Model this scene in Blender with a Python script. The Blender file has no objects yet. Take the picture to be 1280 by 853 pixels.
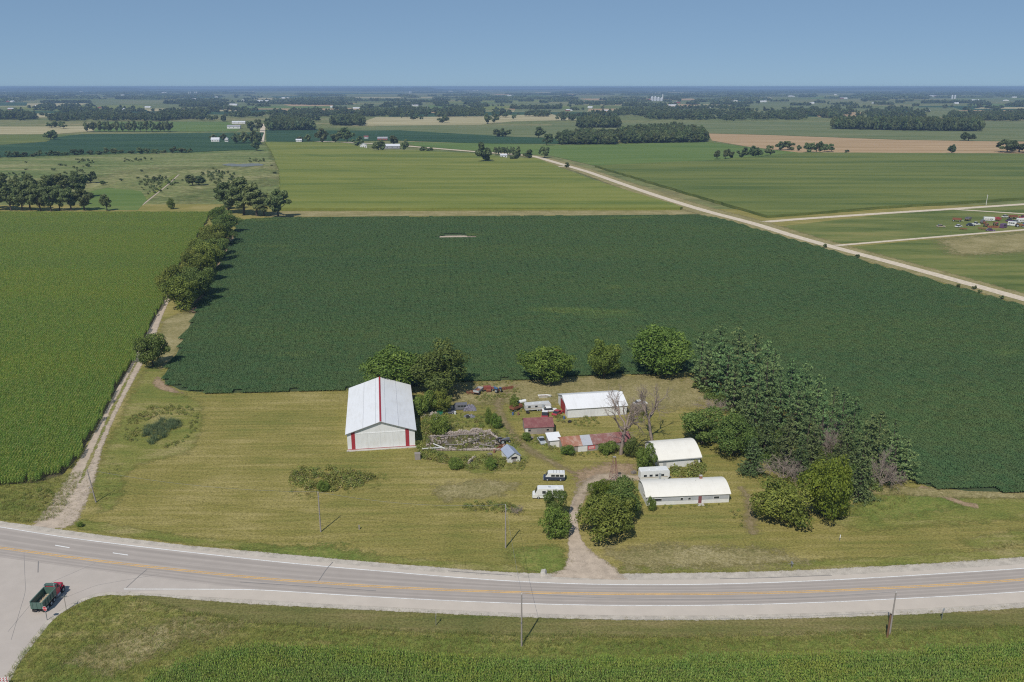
import bpy, bmesh, math, random
import numpy as np
from mathutils import Vector, Matrix

R = math.radians
SC = bpy.context.scene
COL = SC.collection

# ------------------------------------------------------------------ camera
F = 1050.0                      # focal length in pixels of the 1280 px wide photograph
HY = 108.5                      # row of the horizon
PIT = math.atan((426.5 - HY) / F)
CH = 96.0                       # flying height of the camera, metres
cam = bpy.data.cameras.new('camera')
cam_ob = bpy.data.objects.new('camera', cam)
COL.objects.link(cam_ob)
cam.sensor_width = 36.0
cam.lens = F / 1280.0 * 36.0
cam.clip_start = 0.5
cam.clip_end = 90000.0
cam_ob.location = (0, 0, CH)
cam_ob.rotation_euler = (math.pi / 2 - PIT, 0, 0)
SC.camera = cam_ob

# ------------------------------------------------------------------ sky, sun, exposure
SUN_EL = R(51.0)
SUN_AZ = R(202.0)               # clockwise from +Y: behind the camera, a little to its left
world = bpy.data.worlds.new('World')
SC.world = world
world.use_nodes = True
wn = world.node_tree
wn.nodes.clear()
w_out = wn.nodes.new('ShaderNodeOutputWorld')
w_bg = wn.nodes.new('ShaderNodeBackground')
w_sky = wn.nodes.new('ShaderNodeTexSky')
w_sky.sky_type = 'NISHITA'
w_sky.sun_disc = False
w_sky.sun_elevation = SUN_EL
w_sky.sun_rotation = SUN_AZ
w_sky.altitude = 300.0
w_sky.air_density = 0.5
w_sky.dust_density = 0.0
w_sky.ozone_density = 2.0
w_gam = wn.nodes.new('ShaderNodeGamma')          # an even film response: the camera kept the sky flat
w_gam.inputs['Gamma'].default_value = 0.35
w_bg.inputs['Strength'].default_value = 0.15
wn.links.new(w_sky.outputs[0], w_gam.inputs['Color'])
w_sc = wn.nodes.new('ShaderNodeVectorMath'); w_sc.operation = 'MULTIPLY'; w_sc.inputs[1].default_value = (0.79, 1.11, 1.46)   # white balance
wn.links.new(w_gam.outputs[0], w_sc.inputs[0])
wn.links.new(w_sc.outputs[0], w_bg.inputs['Color'])
wn.links.new(w_bg.outputs[0], w_out.inputs['Surface'])

sun = bpy.data.lights.new('sun', 'SUN')
sun.energy = 3.2
sun.angle = R(0.53)
sun.color = (1.0, 0.955, 0.88)
sun_ob = bpy.data.objects.new('sun', sun)
COL.objects.link(sun_ob)
sdir = Vector((math.sin(SUN_AZ) * math.cos(SUN_EL), math.cos(SUN_AZ) * math.cos(SUN_EL), math.sin(SUN_EL)))
sun_ob.rotation_euler = sdir.to_track_quat('Z', 'Y').to_euler()
sun_ob.location = (0, 0, 300)

SC.view_settings.view_transform = 'Standard'
SC.view_settings.look = 'None'
SC.view_settings.exposure = 0.25
SC.view_settings.gamma = 1.0
SC.view_settings.use_curve_mapping = False
SC.cycles.max_bounces = 8
SC.cycles.transparent_max_bounces = 24
SC.cycles.volume_bounces = 0
SC.cycles.use_denoising = False       # the crops' fine grain is real; a denoiser smears it
SC.cycles.use_adaptive_sampling = False
SC.cycles.filter_width = 1.15
SC.cycles.sample_clamp_indirect = 4.0

# ------------------------------------------------------------------ pixel <-> place
def ray(x, y):
    dx = (x - 640.0) / F; dy = -(y - 426.5) / F
    c, s = math.cos(PIT), math.sin(PIT)
    return np.array([dx, c + dy * s, -s + dy * c])
def G(x, y, z=0.0):
    "the point of the ground (or of the level z) that the photograph shows at x, y"
    d = ray(x, y); t = (z - CH) / d[2]
    return np.array([0, 0, CH]) + d * t
def mpp(Y):
    "metres per photo pixel at ground distance Y"
    return (Y * math.cos(PIT) + CH * math.sin(PIT)) / F
def top_at(xt, yt, Y):
    d = ray(xt, yt); return CH + d[2] * Y / d[1]

def rs(seed): return np.random.RandomState(seed)

# ------------------------------------------------------------------ polygons
def inside(P, poly):
    x, y = P[:, 0], P[:, 1]; r = np.zeros(len(P), bool); n = len(poly)
    for i in range(n):
        x0, y0 = poly[i]; x1, y1 = poly[(i + 1) % n]
        if y0 == y1: continue
        c = ((y0 > y) != (y1 > y)) & (x < (x1 - x0) * (y - y0) / (y1 - y0) + x0)
        r ^= c
    return r
def pdist(P, poly, closed=True):
    d = np.full(len(P), 1e9); n = len(poly)
    for i in range(n if closed else n - 1):
        a = np.array(poly[i]); b = np.array(poly[(i + 1) % n]); ab = b - a
        t = np.clip(((P - a) @ ab) / max(ab @ ab, 1e-9), 0, 1)
        q = a + t[:, None] * ab
        d = np.minimum(d, np.hypot(*(P - q).T))
    return d
def gpoly(px, z=0.0):
    return [tuple(G(x, y, z)[:2]) for x, y in px]
def fill(poly, spacing, seed, jit=0.5):
    p = np.array(poly); a, b = p.min(0), p.max(0)
    xs = np.arange(a[0], b[0] + spacing, spacing); ys = np.arange(a[1], b[1] + spacing, spacing)
    X, Y = np.meshgrid(xs, ys); r = rs(seed)
    Q = np.c_[X.ravel(), Y.ravel()] + r.uniform(-jit, jit, (X.size, 2)) * spacing
    return Q[inside(Q, poly)]
def resample(pts, n):
    p = np.array(pts, float); d = np.r_[0, np.cumsum(np.hypot(*np.diff(p[:, :2], axis=0).T))]
    t = np.linspace(0, d[-1], n)
    return np.c_[[np.interp(t, d, p[:, k]) for k in range(p.shape[1])]].T
def smooth_line(pts, n):
    p = resample(pts, n)
    for _ in range(max(2, n // 14)):
        q = p.copy(); q[1:-1] = (p[:-2] + 2 * p[1:-1] + p[2:]) / 4; p = q
    return p

# ------------------------------------------------------------------ objects
def tag(o, label=None, cat=None, group=None, kind=None):
    if label: o['label'] = label
    if cat: o['category'] = cat
    if group: o['group'] = group
    if kind: o['kind'] = kind
    return o
def link(name, data, parent=None):
    o = bpy.data.objects.new(name, data); COL.objects.link(o)
    if parent is not None: o.parent = parent
    return o
def thing(name, label, cat, loc=(0, 0, 0), rz=0.0, group=None):
    o = bpy.data.objects.new(name, None); COL.objects.link(o)
    o.empty_display_size = 0.5
    o.location = loc; o.rotation_euler = (0, 0, rz)
    return tag(o, label, cat, group)
def copy_tree(o, parent=None):
    c = o.copy(); COL.objects.link(c); c.parent = parent
    for ch in list(o.children): copy_tree(ch, c)
    return c
def me_from(name, v, f, mat=None, smooth=False):
    me = bpy.data.meshes.new(name); me.from_pydata(v if isinstance(v, list) else v.tolist(), [], f if isinstance(f, list) else f.tolist())
    if mat is not None: me.materials.append(mat)
    if smooth: me.polygons.foreach_set('use_smooth', [True] * len(me.polygons))
    me.update(); return me
def add_attr(me, name, vals, dom='POINT', typ='FLOAT'):
    a = me.attributes.new(name, typ, dom); a.data.foreach_set('value', np.asarray(vals))

class MB:
    "collects shapes; build() links them as ONE mesh object"
    def __init__(s): s.v = []; s.f = []
    def add(s, v, f):
        n = len(s.v); s.v += [tuple(map(float, p)) for p in v]; s.f += [tuple(i + n for i in q) for q in f]; return s
    def box(s, x0, x1, y0, y1, z0, z1, rz=0, c=None, tilt=None):
        v = [(x, y, z) for z in (z0, z1) for y in (y0, y1) for x in (x0, x1)]
        if rz or c or tilt:
            M = Matrix.Translation(c or (0, 0, 0)) @ Matrix.Rotation(rz, 4, 'Z')
            if tilt: M = M @ Matrix.Rotation(tilt[0], 4, 'X') @ Matrix.Rotation(tilt[1], 4, 'Y')
            v = [tuple(M @ Vector(p)) for p in v]
        return s.add(v, [(0, 2, 3, 1), (4, 5, 7, 6), (0, 1, 5, 4), (2, 6, 7, 3), (0, 4, 6, 2), (1, 3, 7, 5)])
    def prism(s, prof, a, b, axis='x'):
        "profile (u, z) swept along x (u = y) or along y (u = x)"
        n = len(prof)
        m = (lambda u, z, t: (t, u, z)) if axis == 'x' else (lambda u, z, t: (u, t, z))
        v = [m(u, z, a) for u, z in prof] + [m(u, z, b) for u, z in prof]
        f = [tuple(range(n)), tuple(range(2 * n - 1, n - 1, -1))]
        f += [((i + 1) % n, i, n + i, n + (i + 1) % n) for i in range(n)]
        return s.add(v, f)
    def tube(s, pts, rad, n=6, cap=True):
        pts = [Vector(p) for p in pts]; k = len(pts)
        if not hasattr(rad, '__len__'): rad = [rad] * k
        v = []; f = []
        for i, p in enumerate(pts):
            t = (pts[min(i + 1, k - 1)] - pts[max(i - 1, 0)]).normalized()
            u = t.orthogonal().normalized() if i == 0 else (u - t * u.dot(t)).normalized()
            w = t.cross(u)
            for j in range(n):
                a = 2 * math.pi * j / n
                v.append(p + (u * math.cos(a) + w * math.sin(a)) * rad[i])
        for i in range(k - 1):
            for j in range(n):
                f.append((i * n + j, i * n + (j + 1) % n, (i + 1) * n + (j + 1) % n, (i + 1) * n + j))
        if cap: f.append(tuple(range(n))[::-1]); f.append(tuple(range((k - 1) * n, k * n)))
        return s.add(v, f)
    def cyl(s, c, r, h, n=16, axis='z', r2=None):
        d = {'x': (1, 0, 0), 'y': (0, 1, 0), 'z': (0, 0, 1)}[axis]
        c = Vector(c); d = Vector(d)
        return s.tube([c, c + d * h], [r, r if r2 is None else r2], n)
    def quad(s, a, b, c, d): return s.add([a, b, c, d], [(0, 1, 2, 3)])
    def build(s, name, mat, parent=None, bevel=0, smooth=False, kind=None):
        me = me_from(name, s.v, s.f, mat, smooth)
        bm = bmesh.new(); bm.from_mesh(me)
        bmesh.ops.recalc_face_normals(bm, faces=bm.faces)
        if bevel: bmesh.ops.bevel(bm, geom=[e for e in bm.edges if len(e.link_faces) == 2 and e.calc_face_angle(0) > 0.5], offset=bevel, segments=2, affect='EDGES', profile=0.6)
        bm.to_mesh(me); bm.free()
        o = link(name, me, parent)
        if kind: o['kind'] = kind
        return o

# ------------------------------------------------------------------ node helpers
class NT:
    def __init__(s, name):
        s.m = bpy.data.materials.new(name); s.m.use_nodes = True
        s.t = s.m.node_tree; s.t.nodes.clear()
        s.out = s.n('ShaderNodeOutputMaterial')
    def n(s, typ, **kw):
        nd = s.t.nodes.new(typ)
        for k, v in kw.items(): setattr(nd, k, v)
        return nd
    def l(s, a, b): s.t.links.new(a, b); return a
    def set(s, sock, v):
        if isinstance(v, bpy.types.NodeSocket): s.t.links.new(v, sock)
        elif isinstance(v, tuple) and len(v) == 3 and sock.type == 'RGBA': sock.default_value = (*v, 1)
        else: sock.default_value = v
    def pos(s): return s.n('ShaderNodeNewGeometry').outputs['Position']
    def mapped(s, rot=0.0, scale=(1, 1, 1), src=None):
        m = s.n('ShaderNodeMapping'); m.inputs['Rotation'].default_value = (0, 0, rot); m.inputs['Scale'].default_value = scale
        s.l(src or s.pos(), m.inputs['Vector']); return m.outputs[0]
    def noise(s, scale, detail=3, vec=None, rough=0.55, dist=0.0):
        t = s.n('ShaderNodeTexNoise'); t.inputs['Scale'].default_value = scale; t.inputs['Detail'].default_value = detail
        t.inputs['Roughness'].default_value = rough; t.inputs['Distortion'].default_value = dist
        s.l(vec or s.pos(), t.inputs['Vector']); return t.outputs['Fac']
    def ramp(s, fac, stops):
        r = s.n('ShaderNodeValToRGB'); e = r.color_ramp.elements
        while len(e) < len(stops): e.new(0.5)
        for el, (p, c) in zip(e, stops): el.position = p; el.color = (*c, 1) if len(c) == 3 else c
        s.l(fac, r.inputs[0]); return r.outputs[0]
    def step(s, fac, a, b, lo=0.0, hi=1.0):
        m = s.n('ShaderNodeMapRange'); m.interpolation_type = 'SMOOTHSTEP'
        for i, v in enumerate((fac, a, b, lo, hi)): s.set(m.inputs[i], v)
        return m.outputs[0]
    def mix(s, fac, a, b, mode='MIX'):
        m = s.n('ShaderNodeMix'); m.data_type = 'RGBA'; m.blend_type = mode
        s.set(m.inputs[0], fac); s.set(m.inputs[6], a); s.set(m.inputs[7], b); return m.outputs[2]
    def math(s, op, a, b=0.0, c=0.0):
        m = s.n('ShaderNodeMath'); m.operation = op
        for i, v in enumerate((a, b, c)): s.set(m.inputs[i], v)
        return m.outputs[0]
    def attr(s, name):
        a = s.n('ShaderNodeAttribute'); a.attribute_name = name; return a.outputs['Fac']
    def rand(s): return s.n('ShaderNodeObjectInfo').outputs['Random']
    def hsv(s, col, h=0.5, sat=1.0, v=1.0):
        m = s.n('ShaderNodeHueSaturation')
        s.set(m.inputs['Hue'], h); s.set(m.inputs['Saturation'], sat); s.set(m.inputs['Value'], v); s.set(m.inputs['Color'], col); return m.outputs[0]
    def bump(s, h, strength=0.5, dist=0.1):
        b = s.n('ShaderNodeBump'); b.inputs['Strength'].default_value = strength; b.inputs['Distance'].default_value = dist
        s.l(h, b.inputs['Height']); return b.outputs[0]
    def pbr(s, col, rough=0.8, metal=0.0, spec=0.3, normal=None, alpha=None):
        p = s.n('ShaderNodeBsdfPrincipled')
        s.set(p.inputs['Base Color'], col); s.set(p.inputs['Roughness'], rough); s.set(p.inputs['Metallic'], metal)
        s.set(p.inputs['Specular IOR Level'], spec)
        if normal is not None: s.l(normal, p.inputs['Normal'])
        if alpha is not None: s.l(alpha, p.inputs['Alpha'])
        return p.outputs[0]
    def done(s, shader): s.l(shader, s.out.inputs['Surface']); return s.m

def ragged(t, lo=0.25, hi=0.6, scale=0.35):
    "alpha of a soft patch: attribute e runs 0 at its border to 1 inside, broken up by noise"
    e = t.attr('e'); n = t.noise(scale, 5, rough=0.65); n2 = t.noise(scale * 6, 3)
    v = t.math('ADD', e, t.math('MULTIPLY', t.math('SUBTRACT', n, 0.5), 1.1))
    v = t.math('ADD', v, t.math('MULTIPLY', t.math('SUBTRACT', n2, 0.5), 0.6))
    return t.step(v, lo, hi)

def grass_mat(name, cols, stripe=None, soft=False, big=0.025, fine=2.2, bump=0.6, edge=(0.25, 0.6), rag=0.35, streak=None):
    "grass seen from the air: three tones mixed by patches, tufts and mowing lines"
    t = NT(name); a, b, c = cols
    n1 = t.noise(big, 5, rough=0.6); n2 = t.noise(big * 9, 4, rough=0.65); n3 = t.noise(fine, 3, rough=0.7)
    if streak:
        n2 = t.noise(1.0, 4, vec=t.mapped(streak[0], (streak[1], streak[2], 1)), rough=0.65)
    f = t.math('ADD', t.math('MULTIPLY', n1, 0.5), t.math('MULTIPLY', n2, 0.5))
    col = t.ramp(f, [(0.36, b), (0.5, a), (0.63, c)])
    col = t.mix(t.step(n3, 0.3, 0.75), t.hsv(col, v=0.68), t.hsv(col, v=1.25))
    if stripe:
        ang, per, k = stripe
        w = t.n('ShaderNodeTexWave'); w.wave_type = 'BANDS'; w.bands_direction = 'Y'
        w.inputs['Scale'].default_value = 0.314 / per; w.inputs['Distortion'].default_value = 1.6
        w.inputs['Detail'].default_value = 3; w.inputs['Detail Scale'].default_value = 0.5
        t.l(t.mapped(ang), w.inputs['Vector'])
        k2 = t.math('MULTIPLY', t.step(t.noise(0.05, 2), 0.3, 0.6), k)
        col = t.mix(t.math('MULTIPLY', w.outputs['Fac'], k2), col, t.hsv(c, v=1.1))
    nb = t.bump(t.math('ADD', n3, t.math('MULTIPLY', n2, 1.2)), bump, 0.25)
    return t.done(t.pbr(col, 0.95, spec=0.08, normal=nb, alpha=ragged(t, *edge, scale=rag) if soft else None))

def leaf_mat(name, c1, c2, trans=0.22, var=0.35, rough=0.6, straw=None, world=None, hue=0.03, spec=0.25, rare=None):
    t = NT(name)
    tone = t.attr('tone')
    col = t.mix(tone, c1, c2)
    if straw: col = t.mix(t.step(tone, 1.4, 1.6), col, straw)
    r = t.rand()
    col = t.hsv(col, h=t.math('ADD', 0.5, t.math('MULTIPLY', t.math('SUBTRACT', r, 0.5), hue)),
                v=t.math('ADD', 1.0, t.math('MULTIPLY', t.math('SUBTRACT', t.math('FRACT', t.math('MULTIPLY', r, 7.31)), 0.5), var)))
    if world:
        vec = t.mapped(world[3], (world[0], world[1], 1)) if len(world) > 3 else t.mapped(0, (world[0], world[1], 1))
        n = t.noise(1.0, 4, vec=vec, rough=0.6)
        col = t.mix(t.step(n, 0.35, 0.68), col, t.mix(1.0, col, world[2], 'MULTIPLY'))
    if rare:
        n = t.noise(1.0, 4, vec=t.mapped(R(4), (0.010, 0.028, 1)), rough=0.55)
        col = t.mix(t.step(n, 0.64, 0.74), col, t.mix(1.0, col, rare, 'MULTIPLY'))
    p = t.pbr(col, rough, spec=spec)
    if trans <= 0: return t.done(p)
    tr = t.n('ShaderNodeBsdfTranslucent'); t.set(tr.inputs['Color'], t.hsv(col, sat=1.1, v=1.1))
    m = t.n('ShaderNodeMixShader'); m.inputs[0].default_value = trans
    t.l(p, m.inputs[1]); t.l(tr.outputs[0], m.inputs[2])
    return t.done(m.outputs[0])

def plain(name, col, rough=0.6, metal=0.0, spec=0.35, dirt=0.25, scale=1.2, dirtcol=None, bump=0.0):
    "painted or bare material with uneven weathering"
    t = NT(name)
    n = t.noise(scale, 5, rough=0.65); n2 = t.noise(scale * 7, 3)
    f = t.math('MULTIPLY', t.step(t.math('ADD', t.math('MULTIPLY', n, 0.7), t.math('MULTIPLY', n2, 0.3)), 0.42, 0.72), dirt)
    c = t.mix(f, col, dirtcol or tuple(x * 0.45 + 0.03 for x in col))
    return t.done(t.pbr(c, rough, metal, spec, normal=t.bump(n2, bump, 0.03) if bump else None))

def strips_mat(name, col, ang, per, rough=0.45, metal=0.0, dirt=0.2, dirtcol=(0.3, 0.26, 0.2), spec=0.4):
    "ribbed sheet metal: fine ribs as relief, streaky dirt along them"
    t = NT(name)
    g = t.n('ShaderNodeTexCoord').outputs['Object']
    w = t.n('ShaderNodeTexWave'); w.wave_type = 'BANDS'; w.bands_direction = 'X'
    w.inputs['Scale'].default_value = 0.314 / per; t.l(t.mapped(ang, src=g), w.inputs['Vector'])
    n = t.noise(1.0, 5, vec=t.mapped(ang, (1.6, 0.25, 0.4), src=g), rough=0.65)
    n2 = t.noise(0.22, 4, vec=g)
    f = t.math('MULTIPLY', t.step(t.math('ADD', t.math('MULTIPLY', n, 0.6), t.math('MULTIPLY', n2, 0.4)), 0.42, 0.7), dirt)
    c = t.mix(f, col, dirtcol)
    return t.done(t.pbr(c, rough, metal, spec, normal=t.bump(w.outputs['Fac'], 0.5, 0.03)))

# ------------------------------------------------------------------ sheets
def sheet(name, poly, z, mat, kind='structure'):
    o = link(name, me_from(name, [(x, y, z) for x, y in poly], [tuple(range(len(poly)))], mat))
    bm = bmesh.new(); bm.from_mesh(o.data)
    bmesh.ops.recalc_face_normals(bm, faces=bm.faces)
    for f in bm.faces:
        if f.normal.z < 0: f.normal_flip()
    bm.to_mesh(o.data); bm.free()
    return tag(o, kind=kind)
def patch(name, poly, z, mat, res=1.5, fade=4.0, kind='structure', amp=0.0, seed=0):
    "a sheet with a ragged border: a grid that carries e, the distance to the border"
    p = np.array(poly); a, b = p.min(0) - fade * 0.3, p.max(0) + fade * 0.3
    nx, ny = int((b[0] - a[0]) / res) + 2, int((b[1] - a[1]) / res) + 2
    xs = np.linspace(a[0], b[0], nx); ys = np.linspace(a[1], b[1], ny)
    X, Y = np.meshgrid(xs, ys); Q = np.c_[X.ravel(), Y.ravel()]
    d = pdist(Q, poly); s = np.where(inside(Q, poly), d, -d)
    e = np.clip(0.5 + s / fade, 0, 1)
    q = np.arange(nx * ny).reshape(ny, nx)
    f = np.stack([q[:-1, :-1], q[:-1, 1:], q[1:, 1:], q[1:, :-1]], -1).reshape(-1, 4)
    f = f[e[f].max(1) > 0]
    Z = np.full(len(Q), z)
    if amp:
        r = rs(seed); Z = z + amp * r.rand(len(Q)) * (e > 0.3)
    used = np.unique(f); mp = -np.ones(len(Q), int); mp[used] = np.arange(len(used))
    me = me_from(name, np.c_[Q, Z][used], mp[f], mat)
    add_attr(me, 'e', e[used])
    return tag(link(name, me), kind=kind)
def ribbon(name, line, width, z, mat, n=80, soft=0.3, parent=None, kind='structure'):
    "a track along a line of ground points; width may vary; e fades at both sides"
    L = smooth_line(line, n)
    w = np.interp(np.linspace(0, 1, n), np.linspace(0, 1, len(width)), width) if hasattr(width, '__len__') else np.full(n, width)
    T = np.gradient(L[:, :2], axis=0); T /= np.hypot(*T.T)[:, None]; N = np.c_[-T[:, 1], T[:, 0]]
    off = [-0.5 - soft / 2, -0.5 + soft / 2, 0, 0.5 - soft / 2, 0.5 + soft / 2]; ev = [0, 1, 1, 1, 0]
    v = []; e = []
    for i in range(n):
        for o, q in zip(off, ev): v.append((*(L[i, :2] + N[i] * o * w[i]), z)); e.append(q if 0 < i < n - 1 else 0)
    f = [(i * 5 + j, i * 5 + j + 1, i * 5 + j + 6, i * 5 + j + 5) for i in range(n - 1) for j in range(4)]
    f = [q[::-1] for q in f]
    me = me_from(name, v, f, mat); add_attr(me, 'e', e)
    return tag(link(name, me, parent), kind=kind if parent is None else None)
def band(name, up, lo, z, mat, n=140, parent=None, kind='structure'):
    "a road surface between two photo lines, as ground points"
    A = smooth_line([G(*p) for p in up], n); B = smooth_line([G(*p) for p in lo], n)
    v = []; uv = []
    L = np.r_[0, np.cumsum(np.hypot(*np.diff(A[:, :2], axis=0).T))]
    for i in range(n):
        for k in range(5):
            q = A[i] * (1 - k / 4) + B[i] * k / 4; v.append((q[0], q[1], z)); uv.append((L[i], k / 4))
    f = [(i * 5 + j, i * 5 + j + 5, i * 5 + j + 6, i * 5 + j + 1)[::-1] for i in range(n - 1) for j in range(4)]
    f = [q[::-1] for q in f]
    me = me_from(name, v, f, mat)
    bm = bmesh.new(); bm.from_mesh(me)
    for q in bm.faces:
        q.normal_update()
        if q.normal.z < 0: q.normal_flip()
    bm.to_mesh(me); bm.free()
    add_attr(me, 'along', [u[0] for u in uv]); add_attr(me, 'across', [u[1] for u in uv])
    o = link(name, me, parent)
    return tag(o, kind=kind if parent is None else None)

# ------------------------------------------------------------------ instanced stuff
def source_set(name, meshes):
    c = bpy.data.collections.new(name)
    for i, m in enumerate(meshes):
        c.objects.link(bpy.data.objects.new('%s_%02d' % (name, i), m))
    return c
def scatter(name, pts, rz, scl, idx, src, label=None, cat=None, z=0.0, parent=None, kind='stuff', sz=None):
    n = len(pts); P = np.c_[pts, np.full(n, z)] if pts.shape[1] == 2 else pts
    me = bpy.data.meshes.new(name); me.vertices.add(n); me.vertices.foreach_set('co', P.astype(np.float32).ravel())
    add_attr(me, 'rz', np.broadcast_to(rz, n).astype(np.float32)); add_attr(me, 'sc', np.broadcast_to(scl, n).astype(np.float32))
    add_attr(me, 'sz', np.broadcast_to(scl if sz is None else sz, n).astype(np.float32))
    add_attr(me, 'ix', np.broadcast_to(idx, n).astype(np.int32), typ='INT')
    me.update()
    o = link(name, me, parent)
    ng = bpy.data.node_groups.new('scatter_' + name, 'GeometryNodeTree')
    ng.interface.new_socket('Geometry', in_out='INPUT', socket_type='NodeSocketGeometry')
    ng.interface.new_socket('Geometry', in_out='OUTPUT', socket_type='NodeSocketGeometry')
    N = ng.nodes.new; L = ng.links.new
    gi, go, iop, ci = N('NodeGroupInput'), N('NodeGroupOutput'), N('GeometryNodeInstanceOnPoints'), N('GeometryNodeCollectionInfo')
    ci.inputs['Collection'].default_value = src; ci.inputs['Separate Children'].default_value = True; ci.inputs['Reset Children'].default_value = True
    def at(nm, typ):
        a = N('GeometryNodeInputNamedAttribute'); a.data_type = typ; a.inputs['Name'].default_value = nm; return a.outputs['Attribute']
    cr = N('ShaderNodeCombineXYZ'); L(at('rz', 'FLOAT'), cr.inputs[2])
    cs = N('ShaderNodeCombineXYZ'); s = at('sc', 'FLOAT'); L(s, cs.inputs[0]); L(s, cs.inputs[1]); L(at('sz', 'FLOAT'), cs.inputs[2])
    L(gi.outputs[0], iop.inputs['Points']); L(ci.outputs[0], iop.inputs['Instance'])
    iop.inputs['Pick Instance'].default_value = True; L(at('ix', 'INT'), iop.inputs['Instance Index'])
    L(cr.outputs[0], iop.inputs['Rotation']); L(cs.outputs[0], iop.inputs['Scale'])
    L(iop.outputs[0], go.inputs[0])
    md = o.modifiers.new('scatter', 'NODES'); md.node_group = ng
    return tag(o, label, cat, kind=kind)

# ================================================================== materials
M = {}
M['lawn'] = grass_mat('mown_grass', ((0.265, 0.23, 0.066), (0.175, 0.185, 0.045), (0.38, 0.315, 0.125)), stripe=(R(-3), 2.1, 0.16), big=0.035, streak=(R(3), 0.035, 0.4))
M['rough'] = grass_mat('rough_grass', ((0.225, 0.225, 0.058), (0.145, 0.18, 0.04), (0.34, 0.29, 0.12)), soft=True, big=0.06, streak=(R(0), 0.08, 0.4))
M['verge_mown'] = grass_mat('mown_verge_grass', ((0.185, 0.175, 0.06), (0.12, 0.14, 0.04), (0.27, 0.22, 0.10)), soft=True, big=0.04, streak=(R(0), 0.03, 0.5))
M['lush'] = grass_mat('lush_grass', ((0.18, 0.215, 0.05), (0.12, 0.17, 0.034), (0.27, 0.26, 0.075)), soft=True, big=0.06)
M['straw'] = grass_mat('dry_grass', ((0.30, 0.255, 0.115), (0.20, 0.185, 0.07), (0.40, 0.34, 0.18)), soft=True, big=0.08)
M['marsh'] = grass_mat('marsh_grass', ((0.175, 0.205, 0.07), (0.095, 0.145, 0.042), (0.30, 0.285, 0.13)), soft=True, big=0.006, fine=0.15, streak=(R(8), 0.008, 0.05), rag=0.02)
M['ground'] = grass_mat('open_country', ((0.17, 0.19, 0.07), (0.10, 0.14, 0.05), (0.29, 0.25, 0.12)), big=0.0011, fine=0.05, bump=0.2, streak=(R(12), 0.0012, 0.005))
M['marshdry'] = grass_mat('dry_marsh_grass', ((0.21, 0.22, 0.08), (0.13, 0.17, 0.055), (0.34, 0.31, 0.15)), soft=True, big=0.012, fine=0.15, rag=0.02)

def dirt_mat(name, c, soft=True, edge=(0.3, 0.6), scale=0.7):
    t = NT(name); n = t.noise(0.5, 5, rough=0.65); n2 = t.noise(5.0, 4, rough=0.7)
    col = t.ramp(t.math('ADD', t.math('MULTIPLY', n, 0.5), t.math('MULTIPLY', n2, 0.5)), [(0.33, tuple(x * 0.62 for x in c)), (0.5, c), (0.66, tuple(min(1, x * 1.35) for x in c))])
    return t.done(t.pbr(col, 0.95, spec=0.1, normal=t.bump(n2, 0.5, 0.05), alpha=ragged(t, *edge, scale=scale) if soft else None))
M['dirt'] = dirt_mat('bare_earth', (0.33, 0.235, 0.15), edge=(0.4, 0.75))
M['worn'] = dirt_mat('worn_grass_track', (0.28, 0.22, 0.12), edge=(0.55, 1.15))
M['gravel'] = dirt_mat('pale_gravel', (0.46, 0.375, 0.29))
M['yardgravel'] = dirt_mat('worn_yard_gravel', (0.40, 0.32, 0.23), edge=(0.45, 0.95))
M['gravelroad'] = dirt_mat('gravel_road_surface', (0.60, 0.51, 0.39), soft=True, scale=0.15)
M['shoulder'] = dirt_mat('gravel_shoulder', (0.47, 0.42, 0.355), soft=True, edge=(0.3, 0.5), scale=0.8)
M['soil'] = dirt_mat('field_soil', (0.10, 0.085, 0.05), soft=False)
M['soy_floor'] = dirt_mat('dark_green_soybean_floor', (0.06, 0.085, 0.04), soft=False)  # dark green ground, so gaps between the soybean leaves speckle less

def asphalt(name, c, wheel):
    t = NT(name)
    n = t.noise(0.25, 5, rough=0.6); n2 = t.noise(9.0, 3, rough=0.7)
    ns = t.noise(1.0, 4, vec=t.n('ShaderNodeCombineXYZ').outputs[0])
    cx = t.n('ShaderNodeCombineXYZ'); t.l(t.math('MULTIPLY', t.attr('along'), 0.02), cx.inputs[0]); t.l(t.math('MULTIPLY', t.attr('across'), 14.0), cx.inputs[1])
    st = t.noise(1.0, 4, vec=cx.outputs[0], rough=0.6)
    col = t.mix(t.math('MULTIPLY', t.step(n, 0.35, 0.7), 0.35), c, tuple(x * 1.22 for x in c))
    col = t.mix(t.math('MULTIPLY', t.step(n2, 0.45, 0.75), 0.3), col, tuple(x * 0.7 for x in c))
    col = t.mix(t.math('MULTIPLY', t.step(st, 0.42, 0.66), wheel), col, tuple(x * 0.62 for x in c))
    if wheel:
        a = t.attr('across'); w = None
        for p in (0.22, 0.5, 0.78):
            d = t.math('ABSOLUTE', t.math('SUBTRACT', a, p))
            g = t.math('SUBTRACT', 1.0, t.step(d, 0.03, 0.13))
            w = g if w is None else t.math('MAXIMUM', w, g)
        col = t.mix(t.math('MULTIPLY', w, 0.36), col, tuple(x * 0.62 for x in c))
    return t.done(t.pbr(col, 0.85, spec=0.25, normal=t.bump(n2, 0.2, 0.02)))
M['asphalt'] = asphalt('worn_asphalt', (0.42, 0.368, 0.325), 0.35)
M['paved_shoulder'] = asphalt('pale_paved_shoulder', (0.52, 0.455, 0.385), 0.0)
M['side_asphalt'] = asphalt('pale_side_road_asphalt', (0.455, 0.40, 0.35), 0.0)
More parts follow.
